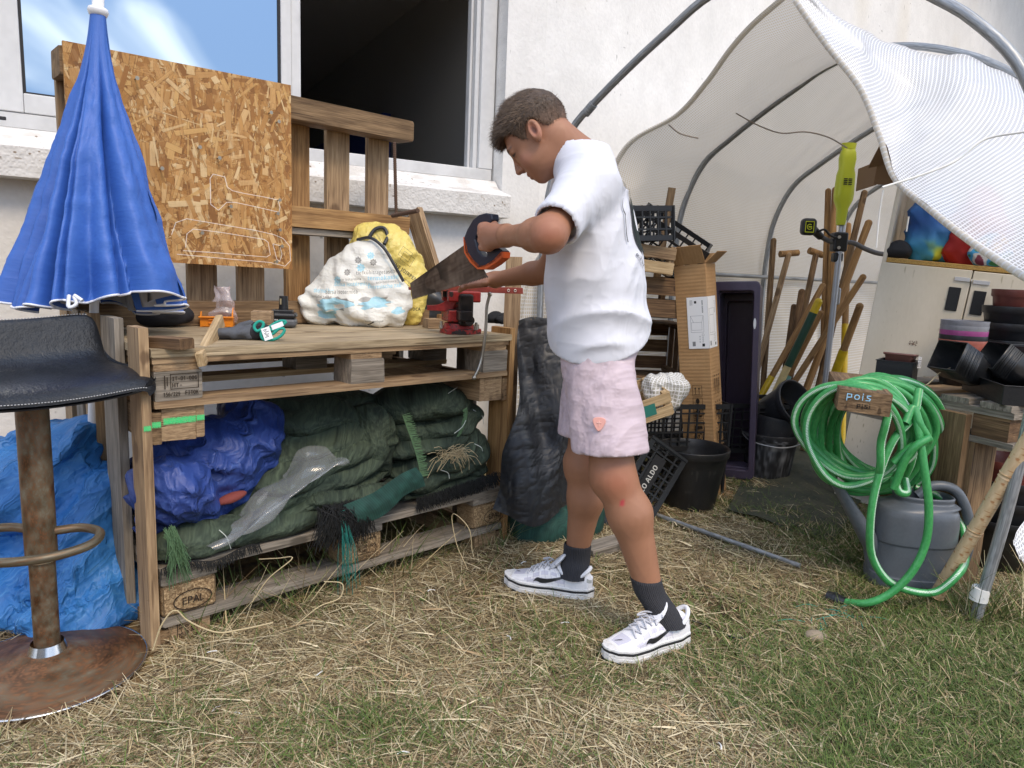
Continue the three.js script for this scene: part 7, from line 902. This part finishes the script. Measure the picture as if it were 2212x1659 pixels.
    const hem = pl(hemL, hn) + (fbm(x * 8, y * 8, z * 8) - .5) * .012; d = smax(d, hem, .007); d = smax(d, -smax(tors(x, y, z, -.022)[0], -hem - .02, .004), .003);   // open hem
    const inL = cap(x, y, z, J.shL, J.elL, .054, .050), inR = cap(x, y, z, J.shR, J.elR, .05, .046);
    if (a < .012) d = smax(d, eL, .007); if (b < .012) d = smax(d, eR, .007); d = smax(d, -Math.max(inL, -eL - .035), .003); d = smax(d, -Math.max(inR, -eR - .035), .003);
    const nk = cap(x, y, z, nkB, nkC, .058, .10); return smax(d, -nk, .006);
  };
  [lo, hi] = box([hemL, hemR, hemB, J.shL, J.shR, slL, slR, off(sA, .15, .18, -.05), off(sA, -.17, -.18, 0)], .085); const sg2 = sdfMesh(shirtF, lo, hi, .0060, true);
  { const p = sg2.attributes.position, uv = new Float32Array(p.count * 2); for (let i = 0; i < p.count; i++) { uv[2 * i] = (p.getX(i) * .7 - p.getZ(i) * .7) * .9; uv[2 * i + 1] = p.getY(i) * .65; } sg2.setAttribute('uv', new THREE.BufferAttribute(uv, 2)); }
  const shirt = mesh('t_shirt', sg2, mat({ physical: true, color: [.70, .71, .76], roughness: .9, bumpMap: crk, bumpScale: .007 }), boy, 'white short-sleeved T-shirt printed on the back');
  // neckline rib and sleeve seams
  const proj = (f, p, dir, max = .12) => { let t = 0; for (let i = 0; i < 60; i++) { const d = f(p.x + dir.x * t, p.y + dir.y * t, p.z + dir.z * t); if (d < .0006) break; t += d * .6; if (t > max) break; } return p.clone().addScaledVector(dir, t - .0015); };
  // back print, laid on the cloth by ray marching from behind
  { const bk = F.clone().negate(), cen = off(at(1372, 470, 1.99), -.0, .035, 0), W = .25, Ht = .27; const pr = ctex(512, 560, (c, w, h) => { c.clearRect(0, 0, w, h); c.fillStyle = c.strokeStyle = 'rgba(18,20,24,.95)'; c.lineWidth = 7; c.beginPath(); c.moveTo(60, 200); c.quadraticCurveTo(40, 300, 80, 430); c.stroke(); c.beginPath(); c.ellipse(250, 330, 90, 150, 0, 0, 7); c.fillStyle = 'rgba(22,34,30,.95)'; c.fill(); c.fillStyle = '#e8e8ea'; c.beginPath(); c.ellipse(250, 300, 40, 60, 0, 0, 7); c.fill(); c.fillStyle = 'rgba(18,20,24,.95)'; c.font = 'italic 64px serif'; c.save(); c.translate(60, 180); c.rotate(-.5); c.fillText('Jardin des', 0, 0); c.restore(); c.font = 'bold 40px sans-serif'; c.save(); c.translate(120, 500); c.rotate(.5); c.fillText('e a u x', 0, 0); c.restore(); c.lineWidth = 5; for (let i = 0; i < 6; i++) { c.beginPath(); c.moveTo(200 + i * 22, 190); c.quadraticCurveTo(230 + i * 8, 120, 180 + i * 34, 100); c.stroke(); } });
    const g = surf(50, 54, (u, v) => { const p0 = cen.clone().addScaledVector(Lf, (.5 - u) * W).add(V(0, (v - .5) * Ht, 0)).addScaledVector(bk, .14), q = proj(shirtF, p0, F, .3); q.addScaledVector(bk, .0032); q.u = u; q.v = v; return q; }); g.computeVertexNormals(); mesh('back_print', g, mat({ map: pr, transparent: true, roughness: .8, side: DS }), shirt); }
  // --- shorts
  const thL = J.hipL.clone().lerp(J.kneeL, .80), thR = J.hipR.clone().lerp(J.kneeR, .74), dL = J.kneeL.clone().sub(J.hipL).normalize(), dR = J.kneeR.clone().sub(J.hipR).normalize();
  const wsL = off(hip, 0, .045, .03), wsR = off(hip, 0, -.045, .03), hpL = off(J.hipL, 0, 0, -.03), hpR = off(J.hipR, 0, 0, -.03), enL = V(0, -1, 0).lerp(dL, .4).normalize(), enR = V(0, -1, 0).lerp(dR, .4).normalize();
  const shortsF = (x, y, z) => {
    let d = cap(x, y, z, wsL, wsR, .108, .108); const a = cap(x, y, z, hpL, thL, .097, .101), b = cap(x, y, z, hpR, thR, .094, .092); d = smin(d, Math.min(a, b), .035); if (d > .05) return d;
    d += (warpRidge(x, y * .6, z, 9, 3) - .62) * -.012 + (warpRidge(x, y, z, 26, 9) - .62) * -.004;
    const pl = (q, n, o) => (x - q.x) * n.x + (y - q.y) * n.y + (z - q.z) * n.z - o, eL = pl(thL, enL, .0), eR = pl(thR, enR, .0); const inA = cap(x, y, z, J.hipL, J.kneeL, .090, .080), inB = cap(x, y, z, J.hipR, J.kneeR, .088, .074);
    d = smax(d, a < b ? eL : eR, .004); d = smax(d, -Math.max(inA, -eL - .05), .003); return smax(d, -Math.max(inB, -eR - .05), .003);
  };
  [lo, hi] = box([off(hip, .12, .12, .15), off(hip, -.12, -.12, .1), thL, thR], .11); const qg = sdfMesh(shortsF, lo, hi, .0068, true); { const p = qg.attributes.position, uv = new Float32Array(p.count * 2); for (let i = 0; i < p.count; i++) { uv[2 * i] = (p.getX(i) * .7 + p.getZ(i) * .7) * 2; uv[2 * i + 1] = p.getY(i) * 1.4; } qg.setAttribute('uv', new THREE.BufferAttribute(uv, 2)); }
  const shorts = mesh('shorts', qg, mat({ physical: true, map: dtex(128, 128, (x, y) => { const a = tn(x * 12, y * 30, 12, 30, 3), b = tn(x * 40, y * 60, 40, 60, 4), v = (a - .5) * .04 + (b - .5) * .05; return [.79 + v, .72 + v, .745 + v]; }, 2, 2), bumpMap: crk, bumpScale: .004, roughness: .6, sheen: .3 }), boy, 'pale pink crinkled nylon shorts');
  { const c = at(1294, 915, 1.7), q = proj(shortsF, c, ray(1294, 915).normalize(), .3), n = ray(1294, 915).normalize().negate(), s = new THREE.Shape(); s.moveTo(-.012, .013); s.quadraticCurveTo(0, .017, .012, .013); s.quadraticCurveTo(.017, .010, .014, .002); s.quadraticCurveTo(.008, -.013, .002, -.0175); s.quadraticCurveTo(0, -.019, -.002, -.0175); s.quadraticCurveTo(-.008, -.013, -.014, .002); s.quadraticCurveTo(-.017, .010, -.012, .013); const g = new THREE.ExtrudeGeometry(s, { depth: .002, bevelEnabled: true, bevelSize: .0015, bevelThickness: .0015, bevelSegments: 2 }); const bm = mat({ color: [.72, .36, .30], roughness: .5 }); const b = mesh('badge', g, bm, shorts, 'salmon pink rubber shield badge'); b.position.copy(q).addScaledVector(n, .001); b.lookAt(q.clone().add(n)); mesh('badge_cross', merge([rbox(.012, .0016, .002, .0005, 1).translate(0, .002, .0045), rbox(.0016, .014, .002, .0005, 1).translate(0, .0, .0045)]), mat({ color: [.84, .55, .48], roughness: .5 }), b); }
  // --- socks
  const sock = mat({ color: [.035, .035, .04], roughness: .95, bumpMap: gtex(64, 8, (x) => .5 + .5 * Math.sin(x * Math.PI * 2 * 8), 6, 1), bumpScale: .0016 });
  const mkSock = (a, k, heel) => { const d = k.clone().sub(a).normalize(), top = a.clone().addScaledVector(d, .035), p = [heel, a.clone().lerp(heel, .5), a.clone().addScaledVector(d, -.01), top], g = surf(48, 30, (u, v) => { const c = new THREE.CatmullRomCurve3(p), q = c.getPoint(v), th = u * Math.PI * 2, r = mix(.046, .0425, v) * (1 + .012 * Math.sin(th * 30)) - (v > .97 ? .003 : 0); return V(q.x + Math.cos(th) * r, q.y, q.z + Math.sin(th) * r); }, true); return mesh('sock', g, sock, boy, 'dark grey ribbed ankle sock'); };
  // --- shoes: local x toe-ward from the heel, y up, z to his left
  const upTex = ctex(512, 256, (c, w, h) => { c.fillStyle = '#e9e8ea'; c.fillRect(0, 0, w, h); const m = (x, y, W, H) => { c.fillStyle = '#d3d1dc'; c.fillRect(x, y, W, H); c.fillStyle = '#a9a7b8'; for (let i = 0; i < W; i += 5) for (let j = 0; j < H; j += 5) c.fillRect(x + i + (j % 2 ? 2 : 0), y + j, 2, 2); }; for (const s of [0, 1]) { const Y = (y, H) => s ? h - y - H : y; m(250, Y(40, 26), 40, 26); m(300, Y(34, 30), 36, 30); m(200, Y(44, 24), 34, 24); m(345, Y(20, 20), 40, 20); m(280, Y(8, 18), 90, 18); m(60, Y(50, 30), 70, 30); m(150, Y(14, 16), 60, 16); c.strokeStyle = '#b8b7c0'; c.lineWidth = 2; for (let i = 0; i < 7; i++) { c.beginPath(); c.moveTo(150 + i * 36, Y(4, 0)); c.lineTo(190 + i * 30, Y(92, 0)); c.stroke(); } c.beginPath(); c.moveTo(30, Y(70, 0)); c.bezierCurveTo(120, Y(40, 0), 200, Y(20, 0), 420, Y(14, 0)); c.stroke(); } m(390, h / 2 - 36, 70, 72); c.fillStyle = '#e4dfd8'; c.fillRect(470, 0, 42, h); c.fillStyle = '#a9aaa6'; c.fillRect(474, 40, 22, 20); c.fillRect(474, h - 60, 22, 20); c.fillRect(4, 30, 26, 26); c.fillRect(4, h - 56, 26, 26); });
  const um = mat({ map: upTex, roughness: .6 }), mid = mat({ map: plMap, color: [.80, .79, .77], roughness: .6 }), blk = mat({ color: [.02, .02, .022], roughness: .5 }), wht = mat({ color: [.78, .78, .8], roughness: .7 }), lace = mat({ color: [.55, .55, .58], roughness: .8 });
  const plan = [[.0, .004], [.018, .026], [.06, .036], [.12, .036], [.18, .043], [.225, .045], [.262, .034], [.283, .016], [.288, .003]], topH = [[.072], [.094], [.084], [.078], [.088], [.090], [.073], [.057], [.046], [.030]];
  const hw = (x) => { for (let i = 0; i < plan.length - 1; i++) if (x <= plan[i + 1][0]) return mix(plan[i][1], plan[i + 1][1], sm(clamp((x - plan[i][0]) / (plan[i + 1][0] - plan[i][0])))); return .003; };
  const bend = (x) => .010 * Math.pow(clamp((x - .18) / .11), 2);  // toe spring
  const upper = (u, v) => { const x = .004 + u * .28, w = hw(x) * .98, y0 = .034 + bend(x), t = spline(topH, u)[0] + bend(x), a = Math.PI * (v), c = Math.cos(a), s = Math.sin(a); const open = sstep(.05, .12, u) * sstep(.50, .40, u); const yy = y0 + (t - y0) * Math.pow(s, .62) * (1 - open * .0), z = w * Math.sign(c) * Math.pow(Math.abs(c), .72) * (1 - .12 * s); return V(x, yy, z); };
  const ring = (k, y) => { const s = new THREE.Shape(), n = 40; for (let i = 0; i <= n; i++) { const x = .288 * (.5 - .5 * Math.cos(Math.PI * i / n)), z = hw(x) * k; i ? s.lineTo(x, z) : s.moveTo(x, z); } for (let i = n; i >= 0; i--) { const x = .288 * (.5 - .5 * Math.cos(Math.PI * i / n)), z = -hw(x) * k; s.lineTo(x, z); } return s; };
  const slab = (y0, h, k, fl = 0) => { const g = new THREE.ExtrudeGeometry(ring(k), { depth: h, bevelEnabled: true, bevelSize: .0015, bevelThickness: .0015, bevelSegments: 2, steps: 1 }); g.rotateX(-Math.PI / 2); const p = g.attributes.position; for (let i = 0; i < p.count; i++) { const x = p.getX(i); p.setY(i, p.getY(i) + y0 + bend(x) + fl * Math.sin(x * 22) * .001); } g.computeVertexNormals(); return g; };
  const shoe = (toe, heel, y, side, rollX, pitch, label) => {
    const o = grp('shoe', boy); o.userData.label = label; const d = toe.clone().sub(heel); o.position.set(heel.x, y, heel.z); o.rotation.order = 'YXZ'; o.rotation.y = Math.atan2(-d.z, d.x); o.rotation.z = pitch; o.rotation.x = rollX;
    mesh('upper', surf(70, 40, upper), um, o); mesh('outsole', slab(.0, .005, 1.02), blk, o); mesh('midsole', merge([slab(.0066, .009, 1.08), slab(.0178, .006, 1.05)]), mid, o); mesh('stripe', slab(.0260, .0045, 1.045), blk, o); mesh('foxing', slab(.0325, .004, 1.01), mid, o);
    const cuffP = []; for (let i = 0; i < 24; i++) { const a = i / 24 * Math.PI * 2; cuffP.push(V(.064 + Math.cos(a) * .05, .083 + .013 * Math.cos(a * 2) - .003 * Math.cos(a), Math.sin(a) * .030)); } mesh('collar', tube(cuffP, .0065, 60, 10, true), wht, o);
    mesh('tongue', T(new THREE.SphereGeometry(1, 28, 20).scale(.040, .0075, .026), .118, .105, 0, 0, 0, -.85), wht, o);
    const ls = []; for (let i = 0; i < 5; i++) { const x0 = .135 + i * .017, y0 = spline(topH, (x0 - .004) / .28)[0] + .004; for (const s of [-1, 1]) ls.push(tube([V(x0 + .004, y0 - .008, s * .026), V(x0 - .002, y0 + .004, s * .006), V(x0 - .012, y0 + .003, -s * .022)], .0026, 10, 5)); } ls.push(tube([V(.125, .102, .026), V(.108, .118, .0), V(.122, .104, -.028)], .003, 12, 5), tube([V(.13, .108, .0), V(.15, .106, .018), V(.17, .098, .022), V(.15, .105, .008)], .0025, 16, 5)); mesh('laces', merge(ls), lace, o);
    // swoosh on both sides, following the wall of the upper
    for (const s of [-1, 1]) { const st = [[.185, .046, .0], [.18, .052, .006], [.172, .055, .0115], [.160, .052, .0145], [.14, .053, .0125], [.115, .060, .009], [.09, .068, .0045], [.072, .075, .0004]].map(([x, q, h]) => [x, q, h]), g = surf(28, 3, (u, v) => { const [x, q, h] = spline(st, u), Y = q + (v - .5) * h, fr = clamp((Y - .034) / (spline(topH, (x - .004) / .28)[0] - .034)), a = Math.asin(Math.pow(clamp(fr), 1 / .62)), c = Math.cos(a), w = hw(x) * .98; return V(x, Y + bend(x), s * (w * Math.pow(c, .72) * (1 - .12 * Math.sin(a)) + .0016)); }); mesh('side_emblem', g, mat({ color: [.02, .02, .022], roughness: .3, side: DS }), o); }
    { const nm = stampMat(96, 64, (c) => { c.fillStyle = '#111'; c.font = 'bold italic 34px sans-serif'; c.fillText('NIKE', 8, 34); for (let i = 0; i < 3; i++) { c.fillRect(24 + i * 18, 46, 4, 4); } }); const g = new THREE.PlaneGeometry(.032, .022); g.rotateY(Math.PI / 2); g.rotateZ(.72); mesh('tongue_label', g.translate(.1165, .1205, 0), NM ??= nm, o); }
    { const g = surf(6, 2, (u, v) => { const x = .236 + u * .016, z = -.006 + u * .012 + (v - .5) * (.004 - Math.abs(u - .4) * .004); return V(x, spline(topH, (x - .004) / .28)[0] * .985 + bend(x) + .003, z); }); mesh('toe_emblem', g, blk, o); }
    return o;
  };
  let NM = null;
  const tL = gr(1300, 1436), hL = gr(1484, 1384), tR = gr(1106, 1268), hR = gr(1281, 1296);
  shoe(tL, hL, .004, 1, 0, -.0, 'white running shoe on the boy\u2019s near foot'); shoe(tR, hR, .004, 1, 0, -.0, 'white running shoe on the boy\u2019s far foot');
  const hk = (t, h) => h.clone().lerp(t, .25).setY(.07); mkSock(J.ankL, J.kneeL, hk(tL, hL)); mkSock(J.ankR, J.kneeR, hk(tR, hR));
}
// ---------------------------------------------------------------- dry straw and grass on the ground
{
  const r = RNG(21), blade = (n, L, w, bend, lift, twist) => { // one bent strip, root at the origin, along +x
    const p = [], id = []; for (let i = 0; i <= n; i++) { const t = i / n, x = L * t * (1 - .15 * bend * t), y = lift * t * L - bend * t * t * L * .6, k = w * (1 - t * .75) * .5, c = Math.sin(t * twist) * L * .3; p.push(x, y, c - k, x, y + k * .35, c + k); if (i) { const a = 2 * i - 2; id.push(a, a + 1, a + 3, a, a + 3, a + 2); } }
    const g = new THREE.BufferGeometry(); g.setAttribute('position', new THREE.Float32BufferAttribute(p, 3)); g.setIndex(id); g.computeVertexNormals(); return g;
  };
  const m = mat({ color: [1, 1, 1], roughness: .8, side: DS });
  const inPoly = (x, z) => z < -1.15 && z > -6 && Math.abs(x) < -z * .80 + .1;
  const wet = (x, z) => clamp(fbm(x * 2.2 + 4, 0, z * 2.2, 3) * 2.6 - .95 + sstep(-2.15, -1.35, z) * .28 + sstep(.3, 1.5, x) * .35 - sstep(-.2, -.9, x) * .38 + sstep(-2.1, -1.75, z) * sstep(.2, .9, x) * .3);
  const benchOff = (x, z) => { const a = (x - T0.x) * U.x + (z - T0.z) * U.z, b = (x - T0.x) * N.x + (z - T0.z) * N.z; return [a, b]; };
  const free = (x, z) => { const [a, b] = benchOff(x, z); if (a > -.05 && a < 1.25 && b > .15) return false; const wl = (x + .655) * -.5 + (z + 3.204) * -.866; if (wl > .1 && x < .3) return false; const s = (x - R0.x) * U.x + (z - R0.z) * U.z, c = (x - R0.x) * N.x + (z - R0.z) * N.z; if (s > .9 && c > .1) return r() < .05; if (Math.hypot(x - STOOL.x, z - STOOL.z) < .27) return false; return true; };
  const soil = (x, z) => sstep(.50, .66, fbm(x * 3.1 + 8, 1, z * 3.1, 3)) * .82;
  const C = (a) => new THREE.Color().setRGB(...a), straw = [[.42, .33, .175], [.52, .43, .25], [.32, .235, .12], [.21, .145, .07], [.61, .52, .33], [.13, .085, .042]], green = [[.075, .125, .022], [.11, .165, .03], [.055, .092, .018], [.15, .175, .05], [.09, .14, .026]];
  const mtx = new THREE.Matrix4(), q = new THREE.Quaternion(), e = new THREE.Euler(), s = V(1, 1, 1), P = V(0, 0, 0);
  const field = (name, label, cat, geos, count, pick) => geos.forEach((g, gi) => { const im = new THREE.InstancedMesh(g, m, count); im.name = numbered(name); im.userData = { kind: 'stuff', label, category: cat }; im.castShadow = im.receiveShadow = true; let k = 0, tries = 0; while (k < count && tries++ < count * 12) { const z = -(1.2 + Math.pow(r(), 1.5) * 4.2), x = (r() * 2 - 1) * (-z * .78 + .1); if (!free(x, z)) continue; const o = pick(x, z, gi); if (!o) continue; e.set(o.rx, o.ry, o.rz); q.setFromEuler(e); s.setScalar(o.s); if (o.sy) s.y *= o.sy; P.set(x, o.y ?? .002, z); mtx.compose(P, q, s); im.setMatrixAt(k, mtx); im.setColorAt(k, C(o.c).multiplyScalar(.75 + r() * .5)); k++; } im.count = k; scene.add(im); });
  const sg = [blade(4, .062, .0026, .12, .10, .5), blade(4, .046, .0022, .3, .2, 1.0), blade(5, .092, .0025, .2, .14, .8), blade(3, .030, .0022, .05, .05, .3)], gg = [blade(4, .075, .0038, .55, .9, .3), blade(4, .055, .0032, .4, 1.0, .5), blade(5, .10, .0036, .85, .8, .6)];
  e.order = 'YXZ';
  field('dry_straw', 'mown dry straw covering the trodden yard floor', 'straw', sg, 44000, (x, z) => { const w = wet(x, z); if (r() < w * .8 || r() < soil(x, z)) return null; return { rx: (r() - .5) * .5, ry: r() * 6.283, rz: (r() - .35) * .22, s: .6 + r() * .9, y: .001 + r() * .006, c: straw[Math.floor(r() * 6)] }; });
  field('green_grass', 'short green grass growing through the straw', 'grass', gg, 30000, (x, z) => { const w = wet(x, z); if (r() > w * w * 1.3 + .05) return null; return { rx: (r() - .5) * .8, ry: r() * 6.283, rz: (r() - .5) * .6, s: .35 + r() * .55, y: -.003, c: r() < .2 ? straw[Math.floor(r() * 3)] : green[Math.floor(r() * 5)] }; });
  field('straw_flake', 'wider pale straw leaves strewn over the mown straw', 'straw', [blade(5, .055, .0055, .15, .1, .6), blade(6, .11, .0036, .1, .08, .9)], 1300, (x, z) => { if (r() < wet(x, z) * .6) return null; return { rx: (r() - .5) * .9, ry: r() * 6.283, rz: (r() - .3) * .15, s: .5 + r() * .8, y: .008 + r() * .008, c: r() < .7 ? [.60, .51, .33] : [.40, .28, .15] }; });
  field('weed_leaf', 'small broad weed leaves among the grass', 'weeds', [blade(4, .028, .014, .5, .5, .2)], 900, (x, z) => { if (r() > wet(x, z) * .9 + .03) return null; return { rx: (r() - .5) * .7, ry: r() * 6.283, rz: r() * .3, s: .6 + r() * .7, y: .004, c: [.10, .15, .03] }; });
  // taller weeds by the potting bench and along the workbench foot
  const tall = [blade(7, .17, .0036, .6, 1.2, .4), blade(7, .13, .003, .5, 1.4, .6)];
  const clump = [...Array(26)].map((_, i) => { const t = r(); return i < 12 ? tb(.05 + i * .105 + r() * .05, 0, -.03 + r() * .12) : i < 19 ? V(1.38 + r() * .5, 0, -2.0 - r() * .25) : gr(2130 + r() * 120, 1150 + r() * 220); });
  field('tall_grass', 'taller grass tufts along the bench foot and by the watering can', 'grass', tall, 650, () => { const c = clump[Math.floor(r() * 26)], w = .10; return { rx: (r() - .5) * 1.0, ry: r() * 6.283, rz: (r() - .5) * .5, s: .5 + r() * .7, y: -.003, at: c, c: r() < .45 ? straw[Math.floor(r() * 5)] : green[Math.floor(r() * 5)] }; });
  scene.children.filter(o => o.isInstancedMesh && o.name.startsWith('tall_grass')).forEach(im => { for (let i = 0; i < im.count; i++) { im.getMatrixAt(i, mtx); mtx.decompose(P, q, s); const c = clump[Math.floor(r() * 26)]; P.set(c.x + (r() - .5) * .14, -.003, c.z + (r() - .5) * .10); mtx.compose(P, q, s); im.setMatrixAt(i, mtx); } });
  // long single stalks of oat grass in front of the bench
  const sm2 = mat({ color: [.52, .42, .24], roughness: .8 }), G = 'long dry grass stalks in front of the workbench';
  const stalk = (label, pts, w = .0026) => solo('dry_stalk', tube(pts.map(p => at(...p)), w, 40, 5), sm2, label, 'grass stalk', G);
  stalk('kinked straw stalk leaning over the stamped ground block', [[330, 1405, 1.63], [352, 1345, 1.64], [378, 1318, 1.65], [405, 1340, 1.66], [470, 1366, 1.66], [520, 1360, 1.68], [590, 1345, 1.70]], .0021);
  stalk('straw stalk bent across the open lower pallet', [[545, 1300, 1.75], [580, 1250, 1.76], [632, 1205, 1.77], [600, 1206, 1.8], [560, 1208, 1.83]], .0015); stalk('curved stalk before the middle pallet block', [[640, 1350, 1.72], [690, 1310, 1.74], [735, 1290, 1.77], [740, 1262, 1.78], [700, 1256, 1.79]], .0016); stalk('fine upright stalk by the right pallet leg', [[1010, 1230, 2.2], [985, 1170, 2.22], [978, 1110, 2.24], [1012, 1140, 2.2], [1020, 1190, 2.2]], .0014);
  // white scraps
  const wm = mat({ color: [.75, .76, .75], roughness: .8 }); [[458, 1408, .4], [466, 1530, 1.2], [512, 1540, .2], [1100, 1378, 2.0], [1130, 1215, .9], [870, 1625, .5], [690, 1455, 1.1], [1220, 1345, .3], [930, 1275, .7], [1555, 1612, 1.5]].forEach(([x, y, a], i) => { const p = gr(x, y, .015), g = tube([V(-.012, 0, 0), V(0, .003, .002), V(.012, 0, -.001 + (i % 3) * .004)], .0016, 8, 5); g.rotateY(a); solo('plastic_scrap', g.translate(p.x, p.y, p.z), wm, 'tiny scrap of white plastic lying in the straw', 'scrap', 'white scraps on the ground'); });
  solo('stone', T(new THREE.IcosahedronGeometry(.03, 2).scale(1.1, .6, .8), ...gr(1762, 1375, .012).toArray()), mat({ color: [.30, .24, .17], roughness: 1 }), 'brown clod of earth lying below the hose end', 'stone');
}
renderer.render(scene, camera);
